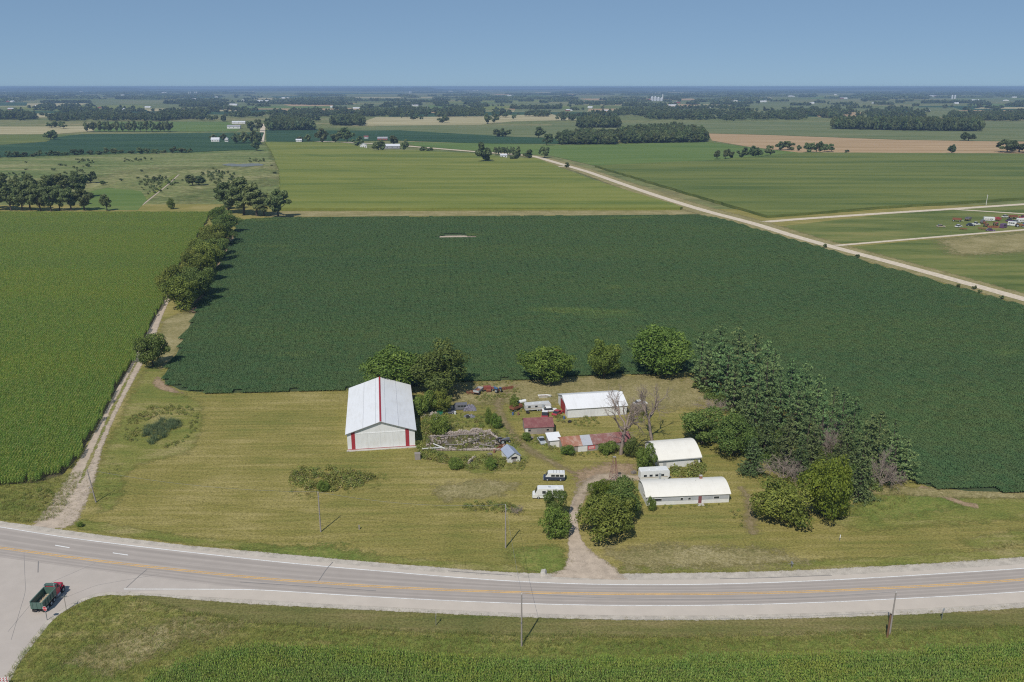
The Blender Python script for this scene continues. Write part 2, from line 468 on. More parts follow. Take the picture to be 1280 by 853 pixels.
def paint(name, c, wear=0.35):
    t = NT(name); n = t.noise(3.0, 5, rough=0.7); n2 = t.noise(0.3, 3)
    a = t.step(t.math('ADD', t.math('MULTIPLY', n, 0.6), t.math('MULTIPLY', n2, 0.4)), 0.62, 0.45, 1 - wear, 1.0)
    p = t.pbr(c, 0.6, alpha=a); return t.done(p)
M['white_line'] = paint('white_road_paint', (0.82, 0.81, 0.78))
M['yellow_line'] = paint('yellow_road_paint', (0.72, 0.43, 0.13), 0.5)
M['tar'] = plain('tar_seam', (0.22, 0.205, 0.195), 0.6, dirt=0.3)

M['leaf_corn'] = leaf_mat('corn_leaf', (0.115, 0.215, 0.036), (0.31, 0.43, 0.085), trans=0.33, var=0.08, straw=(0.42, 0.44, 0.16), world=(0.006, 0.03, (1.15, 1.07, 0.92), R(0)))
M['leaf_corn_near'] = leaf_mat('dark_corn_leaf', (0.10, 0.195, 0.038), (0.32, 0.43, 0.10), trans=0.28, var=0.12, straw=(0.27, 0.30, 0.11), world=(0.05, 0.2, (1.25, 1.1, 0.9)))
M['leaf_soy'] = leaf_mat('soybean_leaf', (0.078, 0.14, 0.056), (0.115, 0.182, 0.07), trans=0.18, var=0.07, straw=(0.2, 0.2, 0.07), world=(0.004, 0.02, (1.16, 1.08, 0.98), R(3)), spec=0.15, rare=(1.5, 1.3, 1.05))
M['leaf_weed'] = leaf_mat('weed_leaf', (0.145, 0.195, 0.04), (0.39, 0.38, 0.11), trans=0.33, var=0.45, straw=(0.4, 0.34, 0.2), hue=0.06)
M['leaf_grass'] = leaf_mat('grass_blade', (0.16, 0.168, 0.042), (0.36, 0.31, 0.115), trans=0.3, var=0.5, hue=0.04)
M['leaf_reed'] = leaf_mat('reed_blade', (0.085, 0.135, 0.06), (0.18, 0.22, 0.10), trans=0.25, var=0.4)
M['leaf_maple'] = leaf_mat('maple_leaf', (0.065, 0.118, 0.018), (0.235, 0.305, 0.06), trans=0.2, var=0.15)
M['leaf_dark'] = leaf_mat('dark_broadleaf', (0.052, 0.096, 0.02), (0.20, 0.255, 0.06), trans=0.2, var=0.35)
M['leaf_olive'] = leaf_mat('olive_broadleaf', (0.07, 0.11, 0.018), (0.255, 0.295, 0.055), trans=0.2, var=0.3, hue=0.05)
M['leaf_lime'] = leaf_mat('lime_broadleaf', (0.065, 0.11, 0.012), (0.20, 0.245, 0.03), var=0.2)
M['leaf_grey'] = leaf_mat('grey_green_broadleaf', (0.095, 0.135, 0.045), (0.27, 0.31, 0.12), trans=0.3, var=0.35)
M['needle_pine'] = leaf_mat('pine_needle', (0.052, 0.105, 0.038), (0.24, 0.33, 0.12), trans=0.15, var=0.35, hue=0.05)
M['needle_spruce'] = leaf_mat('spruce_needle', (0.045, 0.082, 0.03), (0.19, 0.24, 0.085), trans=0.15, var=0.35, hue=0.04)
M['leaf_far'] = leaf_mat('far_foliage', (0.07, 0.105, 0.04), (0.21, 0.25, 0.10), trans=0.3, var=0.6, hue=0.05)
M['bark'] = plain('bark', (0.085, 0.068, 0.05), 0.95, dirt=0.5, scale=3)
M['deadwood'] = plain('bleached_dead_wood', (0.30, 0.235, 0.195), 0.95, dirt=0.5, scale=2)
M['deadtwig'] = plain('grey_dead_twigs', (0.33, 0.265, 0.225), 0.95, dirt=0.4, scale=2)

# ================================================================== ground, roads, fields
NS = R(15.4)                     # the survey grid: tracks and far roads run this far west of straight ahead
NDIR = np.array([-math.sin(NS), math.cos(NS)]); EDIR = np.array([math.cos(NS), math.sin(NS)])

sheet('ground', [(-32500, -390), (32500, -390), (32500, 32500), (-32500, 32500)], -0.30, M['ground'])
sheet('farm_grass', gpoly([(-700, 1400), (1980, 1400), (1700, 560), (1480, 270), (1300, 255), (950, 262), (345, 255), (-320, 258)]), -0.02, M['lawn'])

UW = [(-120, 641), (-60, 650), (0, 659), (80, 672), (160, 682), (240, 691), (320, 700), (400, 708), (480, 714.5), (560, 721.5), (640, 727), (720, 730.5), (800, 731.5), (880, 731), (960, 728.8), (1040, 725.5), (1120, 721), (1200, 716), (1280, 711), (1400, 701), (1520, 690)]
YL = [(-120, 668), (-60, 677), (0, 685), (80, 696), (160, 706), (240, 714.5), (320, 723), (400, 729), (480, 734.3), (560, 738), (640, 740.7), (720, 742.3), (800, 743), (880, 743), (960, 741.6), (1040, 739), (1120, 735), (1200, 730.5), (1280, 724.8), (1400, 714.5), (1520, 703)]
LW = [(-120, 727), (0, 732), (80, 734.5), (155, 736.7), (240, 736.9), (320, 737.2), (400, 742.5), (480, 747.2), (560, 751.3), (640, 754.5), (720, 756.6), (800, 757.5), (880, 757.2), (960, 755.6), (1040, 753), (1120, 749), (1200, 745), (1280, 740), (1400, 730), (1520, 719)]
UE = [(-120, 637), (-60, 646), (0, 654.5), (80, 665.5), (160, 676), (240, 685), (320, 692), (400, 699.5), (480, 706.5), (560, 713), (640, 718.8), (720, 720.8), (800, 720.3), (880, 719.6), (960, 718), (1040, 715), (1120, 711), (1200, 706.5), (1280, 701), (1400, 691), (1520, 680)]
LE = [(-120, 736), (0, 739), (80, 740), (155, 740.5), (200, 742.5), (240, 747), (320, 752.5), (400, 757), (480, 761), (560, 765), (640, 768.5), (720, 771), (800, 772.4), (880, 772.2), (960, 770.7), (1040, 768.5), (1120, 765), (1200, 761), (1280, 755.7), (1400, 745.5), (1520, 734)]
def shift(L, dy): return [(x, y + dy) for x, y in L]
def blend(A, B, k): return [(a[0], a[1] * (1 - k) + np.interp(a[0], [b[0] for b in B], [b[1] for b in B]) * k) for a in A]
# gravel border, then the paved shoulders, then the lanes; each a real step of a few millimetres
for nm, A, B in (('north_gravel_border', shift(UE, -1.2), blend(UE, UW, 0.75)), ('south_gravel_border', blend(LW, LE, 0.55), shift(LE, 1.5))):
    a = resample([G(*p)[:2] for p in A], 80); b = resample([G(*p)[:2] for p in B], 80)
    ribbon(nm, (a + b) / 2, 1.25 * np.hypot(*(a - b).T), 0.012, M['shoulder'], n=160, soft=0.35)
hw = band('highway', blend(UE, UW, 0.45), blend(LW, LE, 0.85), 0.030, M['paved_shoulder'])
band('lane_pavement', shift(UW, -0.6), YL, 0.036, M['asphalt'], parent=hw)
LL = [(-120, 679), (0, 697), (80, 708), (160, 718.5), (240, 728.5)] + [p for p in shift(LW, 0.5) if p[0] >= 320]
band('lane_pavement', YL, LL, 0.037, M['asphalt'], parent=hw)
band('white_edge_line', shift(UW, -0.42), shift(UW, 0.42), 0.043, M['white_line'], parent=hw)
lw2 = [p for p in LW if p[0] >= 155]
band('white_edge_line', shift(lw2, -0.4), shift(lw2, 0.4), 0.0435, M['white_line'], parent=hw)
for dy in (-0.95, 0.85):
    band('yellow_centre_line', shift(YL, dy - 0.42), shift(YL, dy + 0.42), 0.043, M['yellow_line'], parent=hw)
for (xa, ya), (xb, yb) in (((69, 682), (87, 685)), ((141, 691.5), (160, 694.2))):
    band('white_lane_dash', [(xa, ya - 0.5), (xb, yb - 0.5)], [(xa, ya + 0.5), (xb, yb + 0.5)], 0.0432, M['white_line'], n=6, parent=hw)
# tar seams across the lanes
for pts in ([(416, 703), (408, 712), (398, 727)], [(184, 712), (172, 722), (158, 735)], [(640, 719.5), (600, 717), (560, 714)], [(900, 724), (960, 722.6), (1040, 719.5)], [(48, 702), (47.5, 716)], [(300, 728), (380, 733), (470, 739)]):
    ribbon('tar_seam', [G(*p)[:2] for p in pts], 0.16, 0.046, M['tar'], n=16, soft=0.1, parent=hw)

# the side road and its rounded corner
SR = [(-260, 690), (0, 689), (60, 697), (140, 709), (220, 722), (320, 737), (320, 737.3), (240, 737), (155, 740.5), (138, 740), (120, 742), (102, 748.5), (84, 757.5), (66, 769), (54, 781), (44, 794), (33, 808), (21, 824), (9, 843), (2, 858), (-6, 885), (-30, 1000), (-50, 1140), (-620, 1140), (-560, 900)]
sr = sheet('side_road', gpoly(SR), 0.0335, M['side_asphalt'])
kerb = [(178, 741.5), (155, 741.3), (138, 740.8), (120, 742.8), (102, 749.3), (84, 758.3), (66, 769.8), (54, 781.8), (44, 794.8), (33, 808.8), (21, 824.8), (9, 843.8), (2, 858.8), (-6, 886)]
ribbon('corner_gravel', [G(*p)[:2] for p in kerb], 1.6, 0.016, M['shoulder'], n=80, soft=0.5)
for pts in ([(120, 704), (60, 730), (10, 790)], [(200, 718), (120, 732), (70, 752)], [(30, 692), (32, 740), (14, 800)]):
    ribbon('tar_seam', [G(*p)[:2] for p in pts], 0.06, 0.040, M['tar'], n=30, soft=0.1, parent=sr)

# dirt track up the corn, driveway, worn yard
TR = [G(*p)[:2] for p in ((60, 664), (66, 658), (76, 645), (86, 628), (97, 606), (107, 586), (116, 563), (127, 540), (141, 511), (155, 483), (168, 456), (183, 426), (196, 399), (207, 376), (215, 360), (226, 338))]
ribbon('dirt_track', TR, [9, 7, 4.2, 3.4, 3.6, 4.6, 5.6, 5.2, 3.8, 3.2, 3.2, 3.0, 3.0, 3.0], 0.010, M['gravel'], n=120, soft=0.4)
patch('track_grass_strip', gpoly([(99, 603), (101, 604), (141, 514), (171, 453), (169.5, 453), (139, 512)]), 0.016, M['rough'], 0.6, 1.2)
DW = [G(*p)[:2] for p in ((736, 724), (736, 716), (733, 706), (727, 695), (720, 680), (717, 665), (716, 648), (719, 636), (722, 627), (726, 618))]
ribbon('driveway', DW, [15, 10, 6.0, 3.8, 2.6, 2.1, 2.0, 2.2, 2.6, 2.4], 0.014, M['gravel'], n=90, soft=0.45)
ribbon('driveway_head', [G(*p)[:2] for p in ((718, 640), (722, 626), (728, 614), (738, 604), (752, 598))], [2.0, 2.8, 4.2, 6.0, 6.0], 0.019, M['yardgravel'], n=40, soft=1.0)
ribbon('driveway_branch', [G(*p)[:2] for p in ((736, 604), (755, 597), (775, 596), (800, 598), (812, 600))], [4, 6.5, 6, 4.5, 3], 0.018, M['yardgravel'], n=40, soft=0.9)
patch('bare_yard', gpoly([(715, 590), (760, 578), (800, 580), (790, 596), (740, 606), (722, 606)]), 0.008, M['dirt'], 0.8, 9)
ribbon('worn_track', [G(*p)[:2] for p in ((735, 598), (705, 586), (680, 573), (660, 562), (643, 546), (632, 530), (624, 514), (622, 502), (632, 490), (648, 480))], [4, 4, 5, 5, 4, 4, 5, 6, 5, 3], 0.005, M['worn'], n=70, soft=1.0)
ribbon('worn_path', [G(*p)[:2] for p in ((925, 607), (935, 622), (938, 640), (937, 655), (943, 670))], [3, 4, 4, 6, 4], 0.005, M['worn'], n=40, soft=1.0)
ribbon('worn_path', [G(*p)[:2] for p in ((1148, 608), (1175, 618), (1205, 630), (1225, 634))], 2.5, 0.005, M['dirt'], n=30, soft=1.0)
patch('bare_earth', gpoly([(196, 470), (206, 478), (222, 489), (232, 492), (215, 491), (198, 487), (190, 480)]), 0.006, M['dirt'], 0.8, 3)
patch('bare_earth', gpoly([(1010, 614), (1130, 610), (1290, 617), (1480, 618), (1480, 624), (1280, 622), (1180, 621), (1120, 618)]), 0.006, M['straw'], 1.0, 4)
patch('bare_earth', gpoly([(206, 400), (232, 390), (246, 392), (225, 430), (212, 452), (204, 460), (196, 440)]), 0.006, M['straw'], 1.0, 8)
patch('bare_earth', gpoly([(255, 392), (288, 330), (300, 300), (300, 290), (290, 290), (275, 320), (248, 370), (236, 392)]), 0.006, M['dirt'], 1.2, 5)

# rougher and greener ground round the lot
patch('rough_grass', gpoly([(-200, 612), (60, 598), (104, 590), (92, 622), (70, 648), (40, 652), (0, 648), (-200, 622)]), 0.002, M['rough'], 1.2, 5)
patch('rough_grass', gpoly([(128, 640), (118, 600), (135, 560), (150, 535), (160, 505), (180, 470), (192, 455), (205, 470), (215, 490), (250, 505), (250, 540), (235, 565), (170, 580), (150, 600), (146, 630)]), 0.002, M['rough'], 1.2, 7)
patch('lush_grass', gpoly([(85, 655), (110, 662), (240, 680), (400, 695), (560, 710), (700, 718), (696, 712), (560, 703), (400, 688), (240, 672), (100, 650)]), 0.002, M['rough'], 1.0, 3.0)
patch('lush_grass', gpoly([(300, 690), (420, 684), (470, 700), (400, 700)]), 0.003, M['lush'], 1.2, 10)
patch('lush_grass', gpoly([(640, 692), (690, 684), (708, 700), (704, 716), (660, 714)]), 0.003, M['lush'], 1.2, 9)
patch('rough_grass', gpoly([(770, 716), (900, 714), (1060, 710), (1280, 697), (1480, 680), (1480, 668), (1280, 686), (1060, 700), (900, 707), (780, 708)]), 0.002, M['rough'], 1.2, 4)
patch('rough_grass', gpoly([(1040, 652), (1090, 634), (1180, 622), (1260, 624), (1480, 630), (1480, 650), (1280, 648), (1160, 655), (1080, 662)]), 0.002, M['rough'], 1.2, 8)
patch('lush_grass', gpoly([(1060, 640), (1090, 620), (1180, 618), (1196, 632), (1150, 640), (1090, 650)]), 0.003, M['lush'], 1.2, 9)
patch('rough_grass', gpoly([(1200, 676), (1280, 664), (1480, 648), (1480, 664), (1280, 680), (1220, 686)]), 0.003, M['rough'], 1.2, 5)
patch('rough_grass', gpoly([(520, 560), (545, 575), (600, 592), (640, 585), (660, 574), (655, 560), (640, 540), (600, 520), (560, 515), (525, 530)]), 0.003, M['rough'], 1.0, 6)
patch('rough_grass', gpoly([(640, 548), (700, 545), (700, 575), (680, 572), (660, 562)]), 0.0035, M['rough'], 1.0, 6)
patch('dry_grass', gpoly([(545, 610), (600, 602), (640, 606), (625, 618), (560, 624)]), 0.003, M['straw'], 1.2, 10)
patch('dry_grass', gpoly([(765, 690), (830, 684), (960, 690), (1000, 700), (900, 706), (790, 706)]), 0.003, M['straw'], 1.2, 12)
patch('dry_grass', gpoly([(560, 486), (640, 478), (760, 470), (880, 476), (890, 500), (820, 510), (640, 500), (580, 505)]), 0.003, M['straw'], 1.5, 22)

# south verge: mown strip by the road, rank grass behind it, and the corner of the side road
SVm = [(155, 741), (240, 748), (320, 753.5), (480, 762.5), (640, 770), (800, 773.5), (960, 772), (1120, 766), (1280, 757), (1480, 737), (1480, 765), (1280, 782), (1120, 789), (960, 794), (800, 796), (640, 794), (480, 788), (320, 778), (240, 766)]
SVr = [(3, 856), (24, 824), (48, 794), (70, 772), (104, 752), (130, 746), (160, 746), (240, 764), (320, 776), (480, 786), (640, 792), (800, 794), (960, 792), (1120, 787), (1280, 780), (1480, 765), (1480, 800), (1280, 815), (1120, 826), (640, 836), (320, 830), (200, 880), (120, 990), (-40, 1000)]
patch('mown_verge', gpoly(SVm), 0.003, M['verge_mown'], 1.0, 2.5)
patch('rank_verge', gpoly(SVr), 0.001, M['rough'], 1.0, 3.5)
patch('lush_grass', gpoly([(380, 792), (560, 800), (760, 806), (960, 802), (1120, 794), (1280, 786), (1280, 800), (960, 814), (640, 822), (420, 804)]), 0.004, M['lush'], 1.0, 6)
patch('lush_grass', gpoly([(60, 853), (110, 800), (160, 815), (150, 870), (90, 900)]), 0.004, M['lush'], 1.0, 10)
patch('dry_grass', gpoly([(95, 825), (150, 795), (230, 775), (300, 782), (220, 802), (140, 840)]), 0.005, M['straw'], 1.0, 9)

# ---------------------------------------------------------------- fields beyond the farm
def field_mat(name, a, b, c, ang, along=0.004, across=0.03, bump=0.3):
    t = NT(name)
    n = t.noise(1.0, 6, vec=t.mapped(-ang, (along, across, 1)), rough=0.62); n2 = t.noise(0.4, 4, rough=0.7)
    col = t.ramp(n, [(0.34, b), (0.5, a), (0.66, c)])
    col = t.mix(t.math('MULTIPLY', t.step(n2, 0.4, 0.7), 0.5), col, t.hsv(col, v=0.72))
    return t.done(t.pbr(col, 0.9, spec=0.1, normal=t.bump(n2, bump, 0.6)))
FM = {
 'corn': field_mat('far_corn', (0.18, 0.205, 0.044), (0.12, 0.16, 0.034), (0.24, 0.245, 0.062), R(5)),
 'corn2': field_mat('far_corn_darker', (0.135, 0.165, 0.042), (0.085, 0.125, 0.032), (0.19, 0.205, 0.055), R(2)),
 'soy': field_mat('far_soybean', (0.036, 0.08, 0.036), (0.028, 0.065, 0.03), (0.06, 0.11, 0.045), R(0)),
 'alfalfa': field_mat('alfalfa', (0.125, 0.185, 0.045), (0.095, 0.155, 0.036), (0.165, 0.21, 0.06), R(3)),
 'wheat': field_mat('ripe_grain', (0.42, 0.285, 0.155), (0.35, 0.24, 0.12), (0.50, 0.36, 0.21), R(2)),
 'tan': field_mat('pale_stubble', (0.42, 0.36, 0.20), (0.28, 0.26, 0.12), (0.52, 0.46, 0.28), R(4)),
 'pale': field_mat('pale_pasture', (0.155, 0.18, 0.075), (0.11, 0.145, 0.05), (0.22, 0.22, 0.1), R(6)),
 'pasture': field_mat('pasture', (0.155, 0.18, 0.05), (0.085, 0.12, 0.03), (0.24, 0.225, 0.075), R(10), 0.012, 0.05),
}
def slab(name, px, h, mat):
    "a standing crop: a block as tall as the plants with an uneven top edge"
    P = np.array(gpoly(px)); 
    n = max(40, int(np.hypot(*np.diff(np.r_[P, P[:1]], axis=0).T).sum() / 9)); L = resample(np.r_[P, P[:1]], n)[:-1]
    r = rs(len(px) + n); L = L + r.normal(0, 0.5, L.shape)
    k = len(L); v = [(x, y, -0.2) for x, y in L] + [(x, y, h * r.uniform(0.9, 1.05)) for x, y in L]
    f = [tuple(range(k, 2 * k))] + [(i, (i + 1) % k, k + (i + 1) % k, k + i) for i in range(k)]
    me = me_from(name, v, f, mat); bm = bmesh.new(); bm.from_mesh(me); bmesh.ops.recalc_face_normals(bm, faces=bm.faces)
    if max(bm.faces, key=lambda q: q.calc_area()).normal.z < 0: bmesh.ops.reverse_faces(bm, faces=bm.faces)
    bm.to_mesh(me); bm.free()
    return tag(link(name, me), kind='structure')
patch('marsh_meadow', gpoly([(-420, 268), (270, 265), (345, 266), (352, 225), (330, 178), (300, 188), (0, 193), (-420, 200)]), -0.10, M['marsh'], 14, 25)
patch('marsh_meadow', gpoly([(60, 236), (180, 214), (340, 208), (345, 222), (250, 240), (180, 262), (120, 240)]), -0.06, M['marshdry'], 9, 200)
sheet('alfalfa_field', gpoly([(100, 263), (106, 241), (135, 235), (176, 239), (184, 250), (172, 263)]), 0.06, FM['alfalfa'])
slab('soybean_field', [(-420, 205), (-420, 197), (0, 182), (58, 178), (72, 172), (100, 168.5), (330, 166), (322, 187), (240, 190.5), (120, 192.5), (0, 197)], 0.8, FM['soy'])
sheet('pasture', gpoly([(-420, 194), (-420, 172), (75, 168), (98, 168.3), (70, 172.5), (58, 177), (0, 181)]), -0.05, FM['corn2'])
sheet('stubble_field', gpoly([(-420, 171), (-420, 160), (110, 158), (118, 164), (70, 167.5)]), -0.05, FM['tan'])
sheet('alfalfa_field', gpoly([(118, 164.5), (122, 152.5), (284, 152.5), (300, 160), (296, 164.5)]), -0.04, FM['alfalfa'])
slab('corn_field', [(346, 264), (350, 240), (349, 215), (340, 192), (331, 179), (430, 180), (470, 190), (520, 190), (597, 194), (640, 200), (668, 199), (700, 211.5), (740, 227), (790, 243), (838, 257), (855, 263)], 2.3, FM['corn'])
slab('soybean_field', [(333, 178), (333, 163), (445, 164), (500, 163.5), (560, 167), (640, 171.5), (700, 174), (700, 180), (600, 179.5), (500, 176), (425, 176.5)], 0.8, FM['soy'])
sheet('pasture', gpoly([(440, 163), (480, 157), (700, 157), (720, 168), (700, 173), (640, 171), (540, 166)]), -0.05, FM['pale'])
sheet('stubble_field', gpoly([(440, 157.5), (470, 146.5), (560, 146), (690, 143), (722, 150), (640, 152), (600, 156)]), -0.04, FM['tan'])
sheet('alfalfa_field', gpoly([(505, 177.5), (700, 181.5), (880, 177), (935, 184), (1000, 191), (890, 201), (742, 207), (690, 195), (668, 193.5), (600, 189), (520, 183)]), -0.03, FM['alfalfa'])
slab('corn_field', [(744, 209), (890, 202.5), (1005, 192.5), (1280, 194), (1500, 195), (1500, 236), (1280, 250), (1110, 261), (960, 273), (935, 266), (850, 241)], 2.3, FM['corn2'])
sheet('grain_field', gpoly([(885, 167), (960, 169), (1122, 175), (1250, 177), (1600, 179), (1600, 193), (1000, 191), (935, 183.5), (890, 176)]), -0.03, FM['wheat'])
sheet('pasture', gpoly([(690, 166), (690, 154), (1600, 150), (1600, 178), (1250, 176.5), (1122, 174.5), (960, 168.5), (880, 166.5)]), -0.06, FM['pale'])
sheet('pasture', gpoly([(968, 284), (1110, 267.5), (1190, 262.5), (1500, 242), (1500, 272), (1280, 286.5), (1120, 300.5), (1045, 305)]), -0.016, FM['pasture'])
sheet('pasture', gpoly([(1060, 309), (1135, 302), (1280, 289.5), (1500, 274), (1500, 430), (1280, 369), (1120, 326.5)]), -0.014, FM['pasture'])
patch('stubble_field', gpoly([(1180, 300), (1300, 290), (1500, 276), (1500, 302), (1300, 312), (1200, 318)]), -0.005, M['straw'], 4, 40)
patch('field_margin', gpoly([(338, 271), (342, 264), (500, 262), (700, 261), (850, 261), (905, 267), (845, 268.5), (600, 269.5)]), -0.005, M['straw'], 4, 9)

# gravel roads
GR = [(505, 182.5), (597, 190), (640, 193), (667, 195.2), (700, 205), (735, 215), (780, 231), (815, 243), (852, 255), (890, 266.5), (925, 275), (947, 281), (990, 295), (1037, 308), (1120, 330), (1200, 352), (1280, 374.5), (1400, 407), (1500, 433)]
grp = [G(*p)[:2] for p in GR]
ribbon('road_verge', grp, [18, 18, 18, 24, 26, 26, 24, 24, 26, 26, 26, 24, 20, 18, 18], 0.04, M['straw'], n=160, soft=0.5)
ribbon('gravel_road', grp, [11, 10, 10, 9, 9, 8.6, 8.2, 8, 8, 8, 8, 7.5, 7, 7, 7], 0.10, M['gravelroad'], n=180, soft=0.12)
ribbon('gravel_road', [G(*p)[:2] for p in ((952, 278), (1000, 274), (1110, 266.5), (1190, 261.5), (1280, 255.5), (1500, 243))], 7.5, 0.06, M['gravelroad'], n=60, soft=0.15)
ribbon('farm_lane', [G(*p)[:2] for p in ((1185, 261.5), (1225, 264), (1280, 267.5), (1400, 274))], 5.0, 0.05, M['gravelroad'], n=40, soft=0.2)
ribbon('farm_lane', [G(*p)[:2] for p in ((1040, 307.5), (1060, 306), (1135, 299.5), (1200, 294), (1280, 287.5), (1500, 270))], 4.2, 0.05, M['gravelroad'], n=60, soft=0.2)
ribbon('gravel_road', [G(*p)[:2] for p in ((326, 178), (327.5, 168), (329.5, 155))], 11, 0.12, M['gravelroad'], n=30, soft=0.15)
ribbon('gravel_road', [G(*p)[:2] for p in ((320, 176.5), (380, 176.2), (450, 179), (505, 182.5))], 10, 0.12, M['gravelroad'], n=30, soft=0.15)
ribbon('farm_lane', [G(*p)[:2] for p in ((690, 208.8), (706, 208.5))], 7, 0.12, M['gravelroad'], n=10, soft=0.2)
ribbon('ditch_path', [G(*p)[:2] for p in ((176, 258), (195, 243), (210, 231), (224, 218))], 1.3, 0.02, M['gravel'], n=30, soft=0.5)
ribbon('ditch', [G(*p)[:2] + np.array([-4.0, 0]) for p in ((176, 258), (195, 243), (210, 231), (224, 218))], 4.0, 0.02, M['lush'], n=30, soft=0.6)
# marsh pond
t = NT('pond_water'); M['water'] = t.done(t.pbr((0.17, 0.18, 0.16), 0.55, spec=0.5, normal=t.bump(t.noise(0.6, 3), 0.05, 0.1)))
pp = np.array(gpoly([(276, 206.5), (285, 204.8), (300, 205.3), (315, 204.4), (331, 205.2), (330, 207.2), (318, 207.6), (300, 208.6), (288, 208)]))
sheet('pond', [tuple(p) for p in resample(np.r_[pp, pp[:1]], 40)[:-1] + rs(3).normal(0, 1.5, (39, 2))], 0.10, M['water'])

# ---------------------------------------------------------------- field stones, pale scars in the crop

# ================================================================== plants
def quads(C, Nn, size, tone, r, asp=0.62, fold=0.18, jitter=0.7):
    "leaf-sized diamonds at C facing about Nn"
    n = len(C); N = Nn + r.normal(0, jitter, (n, 3)); N /= np.linalg.norm(N, axis=1)[:, None]
    A = r.normal(0, 1, (n, 3)); T = np.cross(N, A); T /= np.linalg.norm(T, axis=1)[:, None]; B = np.cross(N, T)
    s = np.asarray(size)[:, None]
    V = np.stack([C + T * s, C + B * s * asp + N * s * fold, C - T * s, C - B * s * asp + N * s * fold], 1).reshape(-1, 3)
    return V, np.repeat(tone, 4)
def mesh_quads(name, V, tone, mat):
    f = np.arange(len(V)).reshape(-1, 4)
    me = me_from(name, V, f, mat); add_attr(me, 'tone', tone); return me
def blades(pts, length, r, width, lean, tone):
    "narrow blades: triangle strips bending outwards"
    n = len(pts); az = r.uniform(0, 6.283, n); d = np.c_[np.cos(az), np.sin(az), np.zeros(n)]; w = np.c_[-np.sin(az), np.cos(az), np.zeros(n)]
    L = np.asarray(length)[:, None]; up = np.array([0, 0, 1.0]); le = np.asarray(lean)[:, None]; wd = np.asarray(width)[:, None] if hasattr(width, '__len__') else width
    mid = pts + up * L * 0.6 + d * L * le * 0.35; tip = pts + up * L * (1 - 0.35 * le) + d * L * le
    V = np.stack([pts - w * wd, pts + w * wd, mid + w * wd * 0.8, mid - w * wd * 0.8, tip], 1).reshape(-1, 3)
    return V, np.repeat(tone, 5), n
def mesh_blades(name, parts, mat):
    V = np.concatenate([p[0] for p in parts]); T = np.concatenate([p[1] for p in parts]); f = []
    for i in range(len(V) // 5): k = i * 5; f += [(k, k + 1, k + 2, k + 3), (k + 3, k + 2, k + 4)]
    me = me_from(name, V, f, mat); add_attr(me, 'tone', T); return me

# ---- row crops: 3.04 m squares of four rows that run along local Y
CELL = 3.04
def corn_cell(seed, mat, h=2.35):
    r = rs(seed); Vq = []; Tq = []
    for k in range(1):
        x0 = 0.0
        for y in np.arange(-CELL / 2, CELL / 2, 0.22):
            if r.rand() < 0.03: continue
            x, yy = x0 + r.normal(0, 0.045), y + r.uniform(0, 0.2); hh = h * r.uniform(0.86, 1.06); az0 = r.uniform(0, 6.28)
            for j in range(6):
                z = hh * (0.34 + 0.105 * j); az = az0 + math.pi * j + r.normal(0, 0.5); L = r.uniform(0.36, 0.62) * (1 - 0.05 * j)
                d = np.array([math.cos(az), math.sin(az), 0]); w = np.array([-d[1], d[0], 0]) * 0.06; p = np.array([x, yy, z])
                a = p + d * L * 0.45 + np.array([0, 0, 0.26]); b = p + d * L + np.array([0, 0, r.uniform(-0.15, 0.12)])
                Vq += [p - w * .5, p + w * .5, a + w, a - w, a - w, a + w, b + w * .25, b - w * .25]; Tq += [r.uniform(0, 1)] * 8
            q = np.array([x, yy, hh * 0.92])
            for j in range(2):                                     # the tassel
                az = r.uniform(0, 6.28); w = np.array([math.cos(az), math.sin(az), 0]) * 0.055; u = np.array([0, 0, 0.34]) + w * r.normal(0, 1.2)
                Vq += [q - w, q + w, q + u + w, q + u - w]; Tq += [2.0 if r.rand() < 0.4 else 0.9] * 4
    return mesh_quads('corn', np.array(Vq), np.array(Tq), mat)
def soy_cell(seed, mat, h=0.85):
    r = rs(seed); C = []; N = []
    for k in range(4):
        x0 = -CELL / 2 + 0.38 + 0.76 * k; n = 215
        y = r.uniform(-CELL / 2, CELL / 2, n); a = r.uniform(-1.35, 1.35, n); hh = h * r.uniform(0.88, 1.05, n)
        C.append(np.c_[x0 + np.sin(a) * 0.40, y, hh * (0.35 + 0.65 * np.cos(a) ** 0.7)]); N.append(np.c_[np.sin(a) * 0.6, np.zeros(n), np.cos(a) + 0.4])
    C = np.concatenate(C); N = np.concatenate(N)
    V, T = quads(C, N, r.uniform(0.10, 0.19, len(C)), r.uniform(0, 1, len(C)), r, asp=0.75, jitter=0.45)
    return mesh_quads('soy', V, T, mat)
def rows(name, poly, ang, src, nsrc, seed, margin=1.0, z=0.0, skip=None, cw=CELL):
    "cells laid edge to edge along the row direction ang"
    c, s = math.cos(ang), math.sin(ang); Rm = np.array([[c, s], [-s, c]])
    Q = np.array(poly) @ Rm.T; a, b = Q.min(0), Q.max(0)
    X, Y = np.meshgrid(np.arange(a[0], b[0], cw), np.arange(a[1], b[1], CELL))
    U = np.c_[X.ravel(), Y.ravel()]; P = U @ Rm
    sd = np.where(inside(P, poly), 1, -1) * pdist(P, poly)      # a ragged margin, not a ruled one
    k = sd > margin * (0.9 * np.sin(P[:, 0] * .31 + seed) * np.sin(P[:, 1] * .23 + 1) + rs(seed + 90).normal(0, .35, len(P)))
    if skip is not None: k &= ~skip(P)
    P = P[k]; r = rs(seed)
    return scatter(name, P, ang + np.pi * r.randint(0, 2, len(P)), 1.0, r.randint(0, nsrc, len(P)), src, z=z, sz=r.uniform(0.97, 1.03, len(P)))

